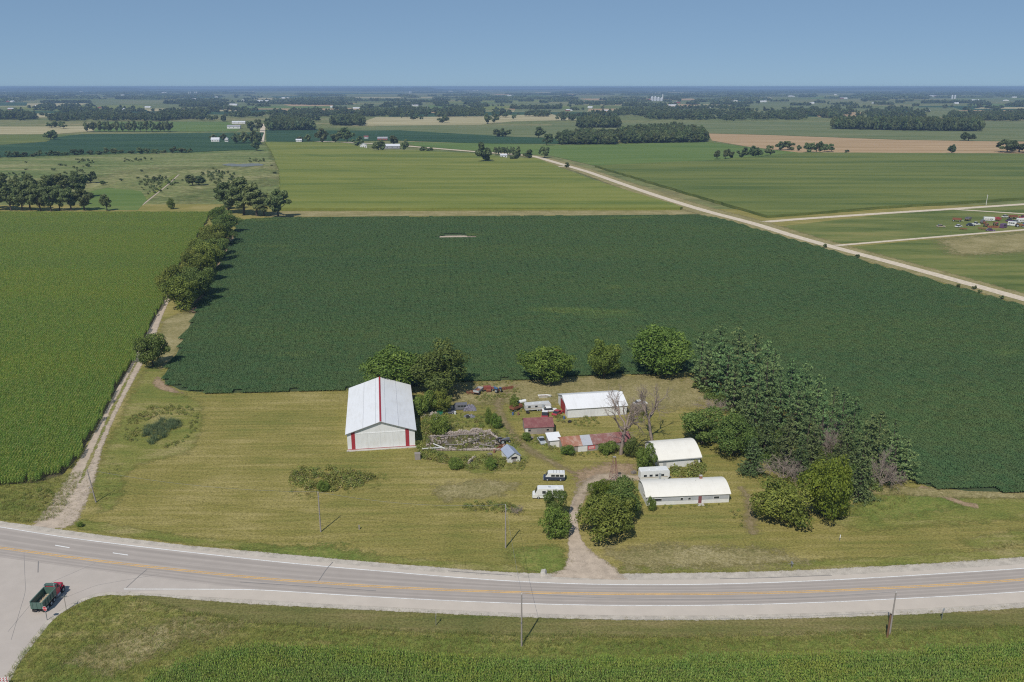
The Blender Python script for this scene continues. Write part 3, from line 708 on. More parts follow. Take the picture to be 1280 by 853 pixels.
# ---- tufts, weeds, reeds
def tuft(seed, mat, n=14, spread=0.22, L=(0.12, 0.32), w=0.012):
    r = rs(seed); p = np.c_[r.normal(0, spread, (n, 2)), np.zeros(n)]
    return mesh_blades('tuft', [blades(p, r.uniform(*L, n), r, w, r.uniform(0.3, 1.1, n), r.uniform(0, 1, n))], mat)
def weed(seed, mat, rad=0.6, h=1.0, n=70, size=(0.08, 0.17), straw=0.0):
    r = rs(seed); a = r.uniform(0, 6.28, n); q = np.sqrt(r.rand(n)) * rad; z = h * r.rand(n) ** 0.6 * (1.05 - 0.6 * (q / rad) ** 2)
    C = np.c_[np.cos(a) * q, np.sin(a) * q, z]; N = np.c_[np.cos(a) * q / rad, np.sin(a) * q / rad, np.full(n, 0.7)]
    tone = np.where(r.rand(n) < straw, 2.0, r.rand(n))
    V, T = quads(C, N, r.uniform(*size, n), tone, r); return mesh_quads('weed', V, T, mat)
SRC = {}
SRC['corn'] = source_set('corn_source', [corn_cell(s, M['leaf_corn']) for s in range(8)])
SRC['corn_near'] = source_set('near_corn_source', [corn_cell(10 + s, M['leaf_corn_near'], 2.2) for s in range(8)])
SRC['soy'] = source_set('soy_source', [soy_cell(s, M['leaf_soy']) for s in range(5)])
SRC['tuft'] = source_set('tuft_source', [tuft(s, M['leaf_grass']) for s in range(5)])
SRC['rank'] = source_set('rank_grass_source', [tuft(20 + s, M['leaf_weed'], 22, 0.3, (0.3, 0.75), 0.02) for s in range(4)] + [tuft(30 + s, M['leaf_grass'], 22, 0.3, (0.3, 0.7), 0.018) for s in range(2)])
SRC['weed'] = source_set('weed_source', [weed(s, M['leaf_weed'], 0.6, 0.9, 70, straw=0.12 * (s % 3)) for s in range(5)])
SRC['reed'] = source_set('reed_source', [tuft(40 + s, M['leaf_reed'], 40, 0.4, (1.2, 2.1), 0.03) for s in range(4)])
SRC['shrub'] = source_set('shrub_source', [weed(60 + s, M['leaf_dark'], 1.6, 2.4, 420, (0.12, 0.26)) for s in range(4)])

# ---- trees
def branches(mb, base, tip, r0, r1, r, bend=0.15, seg=4, n=5):
    base, tip = np.array(base, float), np.array(tip, float); L = np.linalg.norm(tip - base)
    P = [base + (tip - base) * t + (r.normal(0, bend * L * 0.25, 3) * (0 < t < 1)) for t in np.linspace(0, 1, seg + 1)]
    mb.tube(P, list(np.linspace(r0, r1, seg + 1)), n, cap=False); return P
def mb_mesh(mb, name, mat, smooth=True):
    return me_from(name, mb.v, mb.f, mat, smooth)
def broadleaf(seed, mat, H=14.0, RR=7.0, low=0.12, lobes=34, n=5200, leaf=(0.24, 0.46), top=0.0, loose=0.0, bump=1.0):
    """crown of many lobes of leaf clumps on limbs; H height, RR crown radius, low = clear trunk as a share of H,
    top > 0 narrows it upwards, loose thins the lobes apart"""
    r = rs(seed); zc = H * (low + 1) / 2 + 0.02 * H; rz = H * (1 - low) / 2
    C = []; S = []; ph = r.uniform(0, 6.28, 4)
    while len(C) < lobes:
        d = r.normal(0, 1, 3); d /= np.linalg.norm(d); az = math.atan2(d[1], d[0])
        q = r.uniform(0.35, 0.86) ** 0.7 * (0.94 + bump * (0.13 * math.sin(2 * az + ph[0]) + 0.11 * math.sin(3 * az + ph[1]) + 0.09 * math.sin(5 * d[2] + ph[2])))
        p = np.array([d[0] * RR * q, d[1] * RR * q, d[2] * rz * q]); k = 1 - top * max(0, p[2] / rz)
        p[:2] *= k; C.append(p); S.append(RR * r.uniform(0.17, 0.37) * (1 - 0.25 * loose))
    C = np.array(C); S = np.array(S); w = S ** 2 / (S ** 2).sum()
    P = []; N = []; T = []; tone = r.uniform(0.0, 1.0, lobes)
    for c, s, q, tn in zip(C, S, w, tone):
        m = int(n * 1.55 * q); d = r.normal(0, 1, (m, 3)); d[:, 2] += 0.25; d /= np.linalg.norm(d, axis=1)[:, None]
        rad = s * r.uniform(0.72, 1.08, m)[:, None] * (1 + 0.16 * np.sin(d[:, :1] * 5 + tn * 9) + 0.12 * np.sin(d[:, 1:2] * 7 + tn * 5))
        pt = c + d * rad * np.array([1, 1, 0.85]); P.append(pt); N.append(d); T.append(np.clip(tn * 0.45 + r.uniform(0, 0.6, m), 0, 1))
    P = np.concatenate(P); N = np.concatenate(N); T = np.concatenate(T)
    deep = np.zeros(len(P), int)
    for c, s in zip(C, S): deep += np.linalg.norm((P - c) / np.array([1, 1, 0.85]), axis=1) < s * 0.68
    k = deep == 0; P, N, T = P[k], N[k], T[k]
    P[:, 2] += zc; k = P[:, 2] > 0.15; P, N, T = P[k], N[k], T[k]
    V, T = quads(P, N, r.uniform(*leaf, len(P)), T, r, jitter=0.55)
    crown = mesh_quads('crown', V, T, mat)
    mb = MB(); th = H * max(low, 0.1) + rz * 0.35; rt = H * 0.024
    branches(mb, (0, 0, -0.1), (r.normal(0, .2), r.normal(0, .2), th), rt * 1.25, rt * 0.8, r, 0.05, 5, 8)
    for i in r.permutation(lobes)[:14]:
        e = C[i] * 0.85 + np.array([0, 0, zc]); z0 = th * r.uniform(0.55, 1.0)
        branches(mb, (0, 0, z0), e, rt * 0.5, rt * 0.12, r, 0.25, 4, 5)
    return crown, mb_mesh(mb, 'trunk', M['bark'])
def pine(seed, mat, H=16.0, RR=4.2, spruce=False, n_wh=17, dens=1.0):
    "whorls of uneven boughs; a pine carries round tufts towards the bough ends, a spruce hanging sprays"
    r = rs(seed); P = []; N = []; T = []; Sz = []; mb = MB()
    lean = r.normal(0, 0.025, 2); top = np.array([lean[0] * H, lean[1] * H, H])
    branches(mb, (0, 0, -0.1), tuple(top), H * 0.021, 0.03, r, 0.015, 7, 7)
    z0 = 0.03 if spruce else 0.10
    for k in range(n_wh):
        u = (k + r.uniform(-0.45, 0.45)) / n_wh; u = min(max(u, 0), 0.985); z = H * (z0 + (1 - z0) * u)
        prof = (1 - u) ** 0.8 if spruce else (1 - u) ** 0.72 * (0.78 + 0.5 * min(u * 2.5, 0.5))
        nb = 7 if spruce else 6; turn = r.uniform(0, 6.28)
        for j in range(nb):
            if r.rand() < (0.06 if spruce else 0.12): continue
            az = turn + 6.283 * j / nb + r.uniform(-0.45, 0.45); L = RR * prof * r.uniform(0.55, 1.2) + 0.2
            d = np.array([math.cos(az), math.sin(az), 0]); rise = (r.uniform(-.32, -.02) if spruce else r.uniform(0.0, 0.3) + 0.35 * u) * L
            b0 = top * (z / H); b0[2] = z + r.normal(0, .15); tip = b0 + d * L + np.array([0, 0, rise])
            mb.tube([b0, (b0 + tip) / 2 + np.array([0, 0, (-.06 if not spruce else 0.05) * L]), tip], [0.035, 0.02, 0.008], 3, cap=False)
            side = np.array([-d[1], d[0], 0]); tn = r.uniform(0, .45)
            nt = int(max(2, L * (2.4 if spruce else 2.0) * dens))
            for q in range(nt):
                t = r.uniform(0.25 if spruce else 0.4, 1.05); w = ((1.05 - t) * 0.5 * L + 0.15) * r.uniform(-1, 1)
                c = b0 + (tip - b0) * t + side * w + np.array([0, 0, r.normal(0, .12) - (0.12 * L * t * t if spruce else -0.05)])
                m = 5 if spruce else 6; e = r.normal(0, 1, (m, 3)); e[:, 2] = e[:, 2] * .5 + (.1 if spruce else .45); e /= np.linalg.norm(e, axis=1)[:, None]
                P.append(c + e * r.uniform(.15, .38, (m, 1))); N.append(e * .8 + np.array([0, 0, .55]) + d * .2); T.append(np.clip(tn + r.uniform(0, .6, m), 0, 1)); Sz.append(r.uniform(.17, .34, m) if spruce else r.uniform(.2, .4, m))
    P = np.concatenate(P); N = np.concatenate(N)
    V, T = quads(P, N, np.concatenate(Sz), np.concatenate(T), r, asp=0.5, jitter=0.35, fold=0.2)
    return mesh_quads('crown', V, T, mat), mb_mesh(mb, 'trunk', M['bark'])
def bare(seed, H=14.0, spread=0.55, mat='deadwood', depth=4, thick=0.03, kids=(3, 5), up=0.35, brush=False):
    "a leafless tree: trunk, and limbs that fork down to twigs"
    r = rs(seed); trunk = MB(); limbs = MB()
    th = H * (0.12 if brush else 0.38); P = branches(trunk, (0, 0, -0.1), (r.normal(0, .04) * H, r.normal(0, .04) * H, th), H * thick, H * thick * 0.7, r, 0.06, 4, 8)
    def grow(p, d, L, rad, lev):
        tip = p + d * L; Q = branches(limbs, p, tip, rad, rad * 0.45, r, 0.22, 3, 4 if lev > 1 else 6)
        if lev >= depth: return
        for i in range(r.randint(*kids)):
            t = r.uniform(0.35, 1.0); k = min(int(t * 3), 2); q = Q[k] + (Q[k + 1] - Q[k]) * (t * 3 - k)
            nd = d + r.normal(0, spread, 3) + np.array([0, 0, up * 0.35]); nd /= np.linalg.norm(nd)
            grow(q, nd, L * r.uniform(0.48, 0.78), max(rad * 0.5, 0.018), lev + 1)
    for i in range(9 if brush else 5):
        a = 6.283 * i / (9 if brush else 5) + r.uniform(-.5, .5); z = P[-1] if not brush else P[-1] * r.uniform(0.2, 1)
        d = np.array([math.cos(a) * spread * 1.2, math.sin(a) * spread * 1.2, up + r.uniform(0.2, 0.7)]); d /= np.linalg.norm(d)
        grow(z, d, H * r.uniform(0.26, 0.4), H * thick * 0.55, 1)
    return mb_mesh(limbs, 'limbs', M[mat]), mb_mesh(trunk, 'trunk', M[mat])

TREE = {}
TREE['maple'] = [(broadleaf(100 + s, M['leaf_maple'], 14, 7, 0.05, 56, 11000, (0.19, 0.36), bump=0.45), 14, 7) for s in range(4)]
TREE['dark'] = [(broadleaf(120 + s, M['leaf_dark'], 14, 7, 0.05, 46, 9500, (0.19, 0.37)), 14, 7) for s in range(3)]
TREE['olive'] = [(broadleaf(140 + s, M['leaf_olive'], 14, 7, 0.05, 42, 9000, (0.19, 0.37)), 14, 7) for s in range(3)]
TREE['lime'] = [(broadleaf(150 + s, M['leaf_lime'], 8, 5.5, 0.02, 46, 8500, (0.14, 0.28)), 8, 5.5) for s in range(2)]
TREE['bush'] = [(broadleaf(160 + s, M['leaf_olive'], 6, 4, 0.02, 42, 7500, (0.11, 0.22)), 6, 4) for s in range(2)]
TREE['darkbush'] = [(broadleaf(165 + s, M['leaf_maple'], 6, 4, 0.02, 38, 6500, (0.12, 0.24)), 6, 4) for s in range(2)]
TREE['cotton'] = [(broadleaf(170 + s, M['leaf_grey'], 24, 8, 0.12, 34, 3800, (0.4, 0.8), 0.25, 0.5), 24, 8) for s in range(4)]
TREE['pine'] = [(pine(200 + s, M['needle_pine'], 16, 4.6, n_wh=15), 16, 4.2) for s in range(5)]
TREE['spruce'] = [(pine(220 + s, M['needle_spruce'], 14, 4.4, True, 20), 14, 3.6) for s in range(4)]
TREE['dead'] = [(bare(240 + s, 14, 0.6, 'deadwood', 5, 0.036, (3, 5), 0.35), 14, 6) for s in range(2)]
TREE['deadbrush'] = [(bare(250 + s, 8, 0.6, 'deadtwig', 4, 0.012, (4, 6), 0.3, True), 8, 4) for s in range(3)]
TREE['far'] = [(broadleaf(300 + s, M['leaf_far'], 14, 6, 0.06, 16, 620, (0.8, 1.5)), 14, 6) for s in range(5)]

def plant(kind, var, name, label, cat, X, Y, h, rad, rz, group=None, parts=('crown', 'trunk')):
    (crown, trunk), H0, R0 = TREE[kind][var % len(TREE[kind])]
    o = thing(name, label, cat, (X, Y, 0), rz, group)
    o.scale = (rad / R0, rad / R0, h / H0)
    link(parts[0], crown, o); link(parts[1], trunk, o)
    return o
TSEED = rs(77)
def ptree(kind, box, name, label, cat, group=None, hmax=None, parts=('crown', 'trunk'), near=0.7):
    "a tree from the box x0, x1, top, bottom that its crown fills in the photograph"
    x0, x1, yt, yb = box; xc = (x0 + x1) / 2
    g = G(xc, yb); rad = (x1 - x0) / 2 * mpp(g[1]); Y = g[1] + rad * near
    rad = (x1 - x0) / 2 * mpp(Y) * (1.0 if kind in ('pine', 'spruce', 'dead', 'deadbrush') else 1.03 if kind == 'maple' else 1.12); h = top_at(xc, yt, Y) * 1.04 if kind in ('pine', 'spruce') else top_at(xc, yt, Y) - 0.08 * rad
    if hmax: h = min(h, hmax)
    X = (xc - 640) * mpp(Y)
    return plant(kind, TSEED.randint(0, 9), name, label, cat, X, Y, max(h, 1.2), rad, TSEED.uniform(0, 6.28), group, parts)

# ================================================================== crops and ground cover
CORN = gpoly([(-90, 622), (0, 606), (47, 604), (78, 594), (101, 567), (121, 533), (140, 497), (162, 459), (185, 414), (205, 377), (212, 352), (230, 322), (246, 298), (258, 278), (262, 268), (0, 268), (-130, 268)])
SOY = gpoly([(299, 276), (291, 300), (265, 347), (244, 392), (222, 440), (206, 468), (206, 478), (226, 488), (262, 491.5), (330, 491), (440, 487), (520, 482), (585, 477), (640, 475), (720, 471), (785, 468), (860, 466), (935, 480), (1000, 515), (1060, 553), (1120, 592), (1160, 608), (1210, 614), (1280, 616), (1420, 618), (1420, 425), (1280, 384), (1100, 333), (1020, 309), (955, 290), (900, 274), (870, 269), (845, 270), (600, 271.5), (345, 273)])
NEAR = gpoly([(175, 862), (192, 838), (228, 822), (278, 806), (320, 801), (480, 808), (560, 815), (640, 820), (800, 818), (960, 813), (1120, 810), (1280, 797), (1420, 783), (1460, 960), (640, 990), (60, 985)], 2.0)
SCARS = [(G(572, 297)[:2], 14, 5), (G(568, 294)[:2], 9, 4)]
def skip(P):
    k = np.zeros(len(P), bool)
    for c, a, b in SCARS: k |= ((P[:, 0] - c[0]) / a) ** 2 + ((P[:, 1] - c[1]) / b) ** 2 < 1
    return k
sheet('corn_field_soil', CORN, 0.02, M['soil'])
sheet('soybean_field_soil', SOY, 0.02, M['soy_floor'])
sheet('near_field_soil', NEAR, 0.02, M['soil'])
patch('bare_field_scar', [(c[0] + 16 * math.cos(a), c[1] + 7 * math.sin(a)) for c in [SCARS[0][0]] for a in np.linspace(0, 6.2, 14)], 0.03, M['gravel'], 1.5, 5)
tag(rows('corn_crop', CORN, NS, SRC['corn'], 8, 1, cw=0.76), 'tall green corn standing in rows beside the dirt track', 'corn')
tag(rows('soybean_crop', SOY, R(-86), SRC['soy'], 5, 2, skip=skip), 'dark green soybean crop filling the large field behind the farm', 'soybeans')
tag(rows('near_corn_crop', NEAR, R(-89), SRC['corn_near'], 8, 3, margin=0.3, cw=0.76), 'dense dark green corn along the south verge of the highway', 'corn')

def cover(name, px, spacing, src, n, seed, sc, label, cat, z=0.0, avoid=()):
    P = fill(gpoly(px), spacing, seed); r = rs(seed + 5)
    for pl in avoid: P = P[~inside(P, pl)]
    k = np.sin(P[:, 0] * .9 + seed) + np.sin(P[:, 1] * 1.1 + seed * 2) + np.sin(P[:, 0] * .37 - P[:, 1] * .43) > r.uniform(-2.6, .4, len(P))
    if cat in ('weeds', 'reeds'): P = P[k]
    s = r.uniform(*sc, len(P))
    return scatter(name, P, r.uniform(0, 6.28, len(P)), s, r.randint(0, n, len(P)), src, label, cat, z=z, sz=s * r.uniform(0.7, 1.2, len(P)))
LOT = [(70, 660), (110, 585), (150, 500), (195, 440), (206, 478), (232, 493), (330, 492), (440, 488), (585, 478), (720, 473), (860, 468), (960, 500), (1120, 600), (1280, 618), (1420, 620), (1420, 688), (1280, 700), (1120, 710), (960, 717), (780, 718), (690, 719), (560, 712), (400, 698.5), (240, 684)]
BARE = [[tuple(p) for p in np.r_[np.array(DW) + [1.6, 0], (np.array(DW) - [1.6, 0])[::-1]]],
        gpoly([(700, 722), (716, 706), (716, 690), (735, 690), (760, 706), (772, 722)]),
        gpoly([(728, 606), (740, 592), (800, 592), (808, 602), (752, 604)]),
        [(-46, 212), (-27, 215), (-32, 253), (-53, 250)], [(31, 180), (53.5, 182), (53, 192), (30, 190)], [(38, 200), (50.5, 203), (48.5, 215), (36.5, 213)], [(16, 235), (36, 239), (34, 254), (14, 250)], [(3, 223), (13, 224.5), (12, 231), (3, 230)], [(13, 209), (34, 214), (33, 222), (12.5, 217)]]
cover('grass_tufts', LOT, 0.9, SRC['tuft'], 5, 11, (0.6, 1.2), 'short dry grass covering the mown farm lot', 'grass', avoid=BARE)
cover('rank_grass', SVr, 0.75, SRC['rank'], 6, 12, (0.6, 1.25), 'long rank grass between the highway and the corn', 'grass', avoid=[NEAR])
cover('verge_grass', SVm, 0.9, SRC['tuft'], 5, 13, (0.7, 1.3), 'cut grass along the south shoulder of the highway', 'grass')
cover('verge_grass', [(-200, 612), (0, 600), (60, 598), (102, 590), (90, 622), (68, 650), (40, 654), (0, 650), (-200, 628)], 0.8, SRC['rank'], 6, 14, (0.6, 1.3), 'long grass at the foot of the corn beside the dirt track', 'grass')
cover('pale_flowering_weeds', [(18, 628), (40, 614), (70, 610), (66, 630), (52, 640), (30, 640)], 1.3, SRC['weed'], 5, 15, (0.5, 1.0), 'pale flowering weeds between the corn and the highway', 'weeds')

# weed beds
WB = [
 ('weed_bed', [(362, 592), (380, 587), (420, 585), (450, 592), (470, 594), (470, 602), (440, 612), (412, 616), (380, 612), (364, 604)], 1.0, 'weed', 5, (0.8, 1.7), 'lush green weed island in the mown grass in front of the big barn', 'weeds'),
 ('dry_weed_bed', [(430, 598), (462, 592), (492, 592), (494, 602), (470, 614), (430, 618)], 1.3, 'rank', 6, (0.7, 1.3), 'rust tinged dry weeds beside the green weed island', 'weeds'),
 ('dry_weed_bed', [(362, 606), (400, 616), (392, 626), (368, 624), (360, 614)], 1.3, 'rank', 6, (0.7, 1.3), 'brownish dry weeds at the lower corner of the weed island', 'weeds'),
 ('weed_bed', [(572, 631), (600, 628), (632, 630), (652, 634), (650, 641), (620, 642), (584, 638)], 0.9, 'weed', 5, (0.6, 1.2), 'narrow strip of green weeds on the lawn near the parked camper', 'weeds'),
 ('reed_bed', [(178, 548), (182, 533), (196, 530), (205, 523), (224, 528), (226, 534), (212, 540), (205, 549), (190, 556)], 0.9, 'reed', 4, (0.55, 1.0), 'dark blue green reeds in the wet hollow beside the track', 'reeds'),
 ('weed_ring', [(152, 548), (160, 522), (190, 508), (240, 508), (250, 520), (244, 540), (225, 556), (200, 562), (236, 545), (238, 520), (200, 518), (176, 530), (172, 556)], 1.1, 'weed', 5, (0.5, 1.1), 'mixed weeds ringing the reed hollow', 'weeds'),
 ('track_weeds', [(122, 622), (128, 590), (140, 570), (152, 590), (146, 625), (134, 634)], 1.5, 'rank', 6, (0.7, 1.4), 'straggling weeds beside the leaning pole on the track', 'weeds'),
 ('ruin_weeds', [(520, 568), (530, 575), (560, 580), (600, 590), (640, 584), (634, 574), (600, 572), (560, 570), (530, 562)], 0.85, 'weed', 5, (0.7, 1.5), 'green weeds growing in front of the ruined barn foundation', 'weeds'),
 ('ruin_weeds', [(552, 555), (610, 552), (626, 560), (560, 566)], 1.2, 'weed', 5, (0.5, 1.1), 'weeds growing inside the ruined barn foundation', 'weeds'),
 ('ruin_weeds', [(534, 548), (612, 542), (630, 556), (626, 562), (535, 562)], 1.3, 'weed', 5, (0.4, 1.1), 'scattered weeds rooted in the rubble of the ruin', 'weeds'),
 ('yard_weeds', [(556, 522), (604, 520), (618, 534), (610, 542), (566, 545)], 1.5, 'weed', 5, (0.5, 1.3), 'clumps of weeds on the rough grass behind the ruin', 'weeds'),
 ('yard_weeds', [(592, 480), (645, 476), (650, 494), (596, 500)], 1.6, 'weed', 5, (0.4, 1.0), 'weeds growing through the row of rusty implements', 'weeds'),
 ('yard_weeds', [(524, 535), (530, 518), (560, 516), (566, 528), (560, 540), (530, 542)], 1.0, 'weed', 5, (0.8, 1.6), 'weeds among scrap beside the big barn wall', 'weeds'),
 ('yard_weeds', [(650, 548), (690, 545), (702, 560), (690, 566), (664, 556)], 1.0, 'weed', 5, (0.6, 1.3), 'weeds in front of the small maroon roofed shed', 'weeds'),
 ('yard_weeds', [(600, 520), (612, 512), (640, 540), (654, 556), (644, 562), (620, 545)], 1.2, 'weed', 5, (0.4, 1.0), 'weeds along the worn track behind the ruin', 'weeds'),
 ('yard_weeds', [(636, 506), (650, 500), (660, 505), (664, 516), (650, 520), (638, 516)], 1.0, 'weed', 5, (0.6, 1.3), 'weeds round the scrap at the end of the long white trailer', 'weeds'),
 ('yard_weeds', [(710, 526), (740, 520), (752, 526), (745, 534), (715, 533)], 1.2, 'weed', 5, (0.5, 1.0), 'weeds along the front wall of the white machine shed', 'weeds'),
 ('yard_weeds', [(700, 566), (712, 563), (780, 560), (792, 566), (775, 574), (712, 570)], 1.2, 'weed', 5, (0.4, 0.9), 'weeds along the front of the rusty roofed shed', 'weeds'),
 ('verge_tussock', [(1112, 682), (1128, 679), (1136, 684), (1124, 688), (1114, 687)], 1.0, 'rank', 6, (0.5, 0.9), 'low grassy tussock on the verge north of the highway', 'weeds'),
 ('house_weeds', [(812, 633), (860, 632), (910, 630), (912, 633), (860, 636), (814, 637)], 0.9, 'weed', 5, (0.3, 0.7), 'low weeds along the front wall of the long house', 'weeds'),
 ('house_weeds', [(910, 624), (925, 640), (932, 660), (924, 660), (912, 640)], 1.2, 'weed', 5, (0.4, 0.8), 'line of weeds leading away from the end of the long house', 'weeds'),
 ('hedge_row_weeds', [(832, 592), (845, 584), (880, 580), (884, 590), (870, 597), (848, 597)], 1.0, 'weed', 5, (1.0, 2.0), 'overgrown green weeds between the garage and the long house', 'weeds'),
 ('field_edge_weeds', [(590, 497), (640, 492), (648, 496), (600, 502)], 1.0, 'weed', 5, (0.4, 0.9), 'strip of weeds in front of the row of rusty implements', 'weeds'),
 ('field_edge_weeds', [(1050, 640), (1080, 622), (1120, 612), (1150, 614), (1130, 632), (1080, 648)], 1.2, 'rank', 6, (0.8, 1.5), 'tall weeds at the foot of the grove by the soybean field', 'weeds'),
 ('ditch_weeds', [(1220, 684), (1280, 672), (1400, 660), (1400, 668), (1280, 682), (1230, 690)], 1.2, 'rank', 6, (0.6, 1.3), 'long ditch grass on the north side of the highway', 'weeds'),
]
WB += [
 ('barn_side_weeds', [(519, 556), (526, 530), (532, 520), (540, 530), (534, 560), (526, 570)], 1.0, 'weed', 5, (0.7, 1.7), 'tall weeds crowding the shaded long side of the big barn', 'weeds'),
 ('yard_scrub', [(560, 520), (600, 524), (616, 540), (560, 545), (545, 538)], 1.7, 'rank', 6, (0.7, 1.3), 'rank dry grass between the tarpaulin heap and the ruin', 'weeds'),
 ('yard_scrub', [(640, 580), (652, 568), (662, 574), (660, 584), (648, 590)], 0.9, 'weed', 5, (0.4, 1.0), 'weeds behind the tiny blue grey roofed shed', 'weeds'),
 ('yard_scrub', [(690, 520), (706, 518), (712, 528), (700, 530)], 0.9, 'weed', 5, (0.5, 1.1), 'weeds between the red car and the machine shed', 'weeds'),
 ('yard_scrub', [(786, 510), (806, 505), (812, 520), (800, 530), (784, 524)], 1.0, 'weed', 5, (0.5, 1.3), 'weeds round the dead brush heap at the machine shed', 'weeds'),
 ('yard_scrub', [(800, 594), (806, 584), (824, 592), (826, 600), (806, 602)], 0.9, 'weed', 5, (0.5, 1.2), 'weeds at the end of the travel trailer', 'weeds'),
 ('grove_fringe', [(880, 520), (905, 540), (925, 580), (940, 598), (960, 604), (940, 604), (905, 575), (880, 560)], 1.3, 'rank', 6, (0.7, 1.4), 'long grass along the yard edge of the grove', 'weeds'),
 ('soy_edge_grass', [(232, 494), (330, 493), (440, 489), (585, 479), (720, 473), (790, 470), (790, 466), (585, 475), (440, 485), (330, 489), (232, 490)], 1.0, 'rank', 6, (0.5, 1.0), 'fringe of taller grass along the edge of the soybean field', 'grass'),
]
for i, (nm, px, sp, src, n, sc, lab, cat) in enumerate(WB):
    cover(nm, px, sp, SRC[src], n, 100 + i, sc, lab, cat)

# ================================================================== trees
# round shade trees along the field edge
ptree('maple', (455, 528, 431, 497), 'shade_tree', 'broad green shade tree behind the ridge of the big barn', 'tree', near=0.6)
ptree('dark', (512, 586, 428, 499), 'shade_tree', 'broad dark green shade tree beside the back corner of the big barn', 'tree', near=0.6)
ptree('darkbush', (517, 545, 490, 523), 'leafy_shrub', 'leafy shrub against the long side wall of the big barn', 'shrub')
ptree('olive', (538, 566, 488, 520), 'leafy_shrub', 'lighter green shrub between the barn shrub and the tarpaulin heap', 'shrub')
ptree('maple', (652, 718, 429, 485), 'shade_tree', 'round green shade tree standing alone behind the long white trailer', 'tree')
ptree('maple', (733, 777, 423, 478), 'shade_tree', 'narrow green shade tree behind the white machine shed', 'tree')
ptree('maple', (782, 863, 406, 475), 'shade_tree', 'large round green shade tree at the corner of the pine grove', 'tree')

# the grove: pines, spruces, dying trees, and broadleaf shrubs round it
PG = 'pines of the grove'
for b in ((858, 892, 414, 478), (878, 916, 409, 480), (900, 940, 412, 486), (920, 958, 420, 490), (938, 972, 428, 496), (886, 926, 436, 502), (910, 952, 444, 512), (936, 976, 450, 522), (966, 1004, 449, 520), (985, 1020, 456, 528), (1000, 1034, 470, 540), (1022, 1050, 486, 552), (955, 992, 470, 545), (975, 1010, 486, 560), (1045, 1078, 500, 575), (1095, 1128, 528, 598), (1112, 1146, 552, 606), (1060, 1098, 520, 592), (865, 900, 440, 492), (1008, 1038, 498, 566), (880, 912, 424, 488), (945, 980, 440, 508), (900, 934, 456, 520), (978, 1012, 470, 545), (1030, 1064, 494, 566), (1076, 1110, 516, 588), (926, 960, 470, 540), (990, 1024, 505, 575), (1098, 1132, 545, 606)):
    edge = b[3] - (475 + ((b[0] + b[1]) / 2 - 875) * 0.53) < 2
    ptree('pine', b, 'pine_tree', 'tall bluish green pine on the soybean field side of the grove' if edge else 'bluish green pine standing inside the grove behind the spruces', 'tree', 'pines on the field side of the grove' if edge else 'pines inside the grove', near=0.55)
SG = 'spruces of the grove'
for b in ((912, 946, 484, 556), (938, 972, 498, 574), (960, 998, 520, 590), (996, 1030, 530, 592), (1030, 1062, 540, 606), (1052, 1094, 545, 628), (985, 1014, 545, 600), (1040, 1072, 520, 590)):
    ptree('spruce', b, 'spruce_tree', 'dark pointed spruce on the yard side of the grove', 'tree', SG, near=0.5)
ptree('spruce', (922, 955, 548, 596), 'spruce_tree', 'small isolated spruce at the grove edge beside the worn path', 'tree', near=0.5)
ptree('dark', (850, 906, 513, 562), 'broadleaf_tree', 'dark rounded broadleaf tree behind the garage at the grove edge', 'tree')
ptree('dark', (892, 942, 518, 578), 'broadleaf_tree', 'dark broadleaf tree between the garage tree and the spruces', 'tree')
ptree('lime', (997, 1062, 576, 657), 'lime_green_shrub', 'large bright yellow green shrub at the roadside corner of the grove', 'shrub', near=0.75)
ptree('bush', (945, 1016, 600, 664), 'olive_shrub', 'large dark olive shrub beside the bright yellow green one', 'shrub', near=0.75)
LB = ('limbs', 'trunk')
ptree('deadbrush', (872, 918, 493, 522), 'dead_tree', 'pinkish grey leafless brushy tree at the inner edge of the grove', 'dead tree', parts=LB)
ptree('deadbrush', (950, 1006, 556, 612), 'dead_tree', 'grey leafless conifer drooping over the olive shrub', 'dead tree', parts=LB)
ptree('deadbrush', (1024, 1060, 496, 562), 'dead_tree', 'bleached dead trees standing among the grove pines', 'dead tree', 'dead trees inside the grove', parts=LB)
ptree('deadbrush', (1020, 1056, 510, 580), 'dead_tree', 'bleached dead trees standing among the grove pines', 'dead tree', 'dead trees inside the grove', parts=LB)
ptree('deadbrush', (1096, 1132, 560, 612), 'dead_tree', 'second reddish grey leafless tree at the field end of the grove', 'dead tree', parts=LB)
ptree('deadbrush', (1078, 1128, 542, 618), 'dead_tree', 'reddish grey leafless tree at the field end of the grove', 'dead tree', parts=LB)
cover('grove_undergrowth', [(862, 482), (930, 498), (1000, 532), (1060, 566), (1125, 602), (1100, 614), (1045, 606), (960, 588), (928, 572), (905, 512)], 2.6, SRC['shrub'], 4, 200, (0.6, 1.3), 'dark undergrowth filling the grove between the pine trunks', 'undergrowth')
# dead trees of the yard
def dead_at(px, py, top, wpx, var, label, name='dead_tree', kind='dead'):
    g = G(px, py); h = top_at(px, top, g[1]); return plant(kind, var, name, label, 'dead tree', g[0], g[1], h, wpx / 2 * mpp(g[1]), 1.0 + var, None, LB)
dead_at(776, 568, 484, 62, 0, 'big bleached dead tree standing in front of the rusty roofed shed')
dead_at(815, 552, 478, 50, 1, 'thinner bleached dead tree behind the white garage')
dead_at(796, 520, 490, 36, 0, 'heap of grey dead brush at the end of the machine shed', 'dead_brush', 'deadbrush')
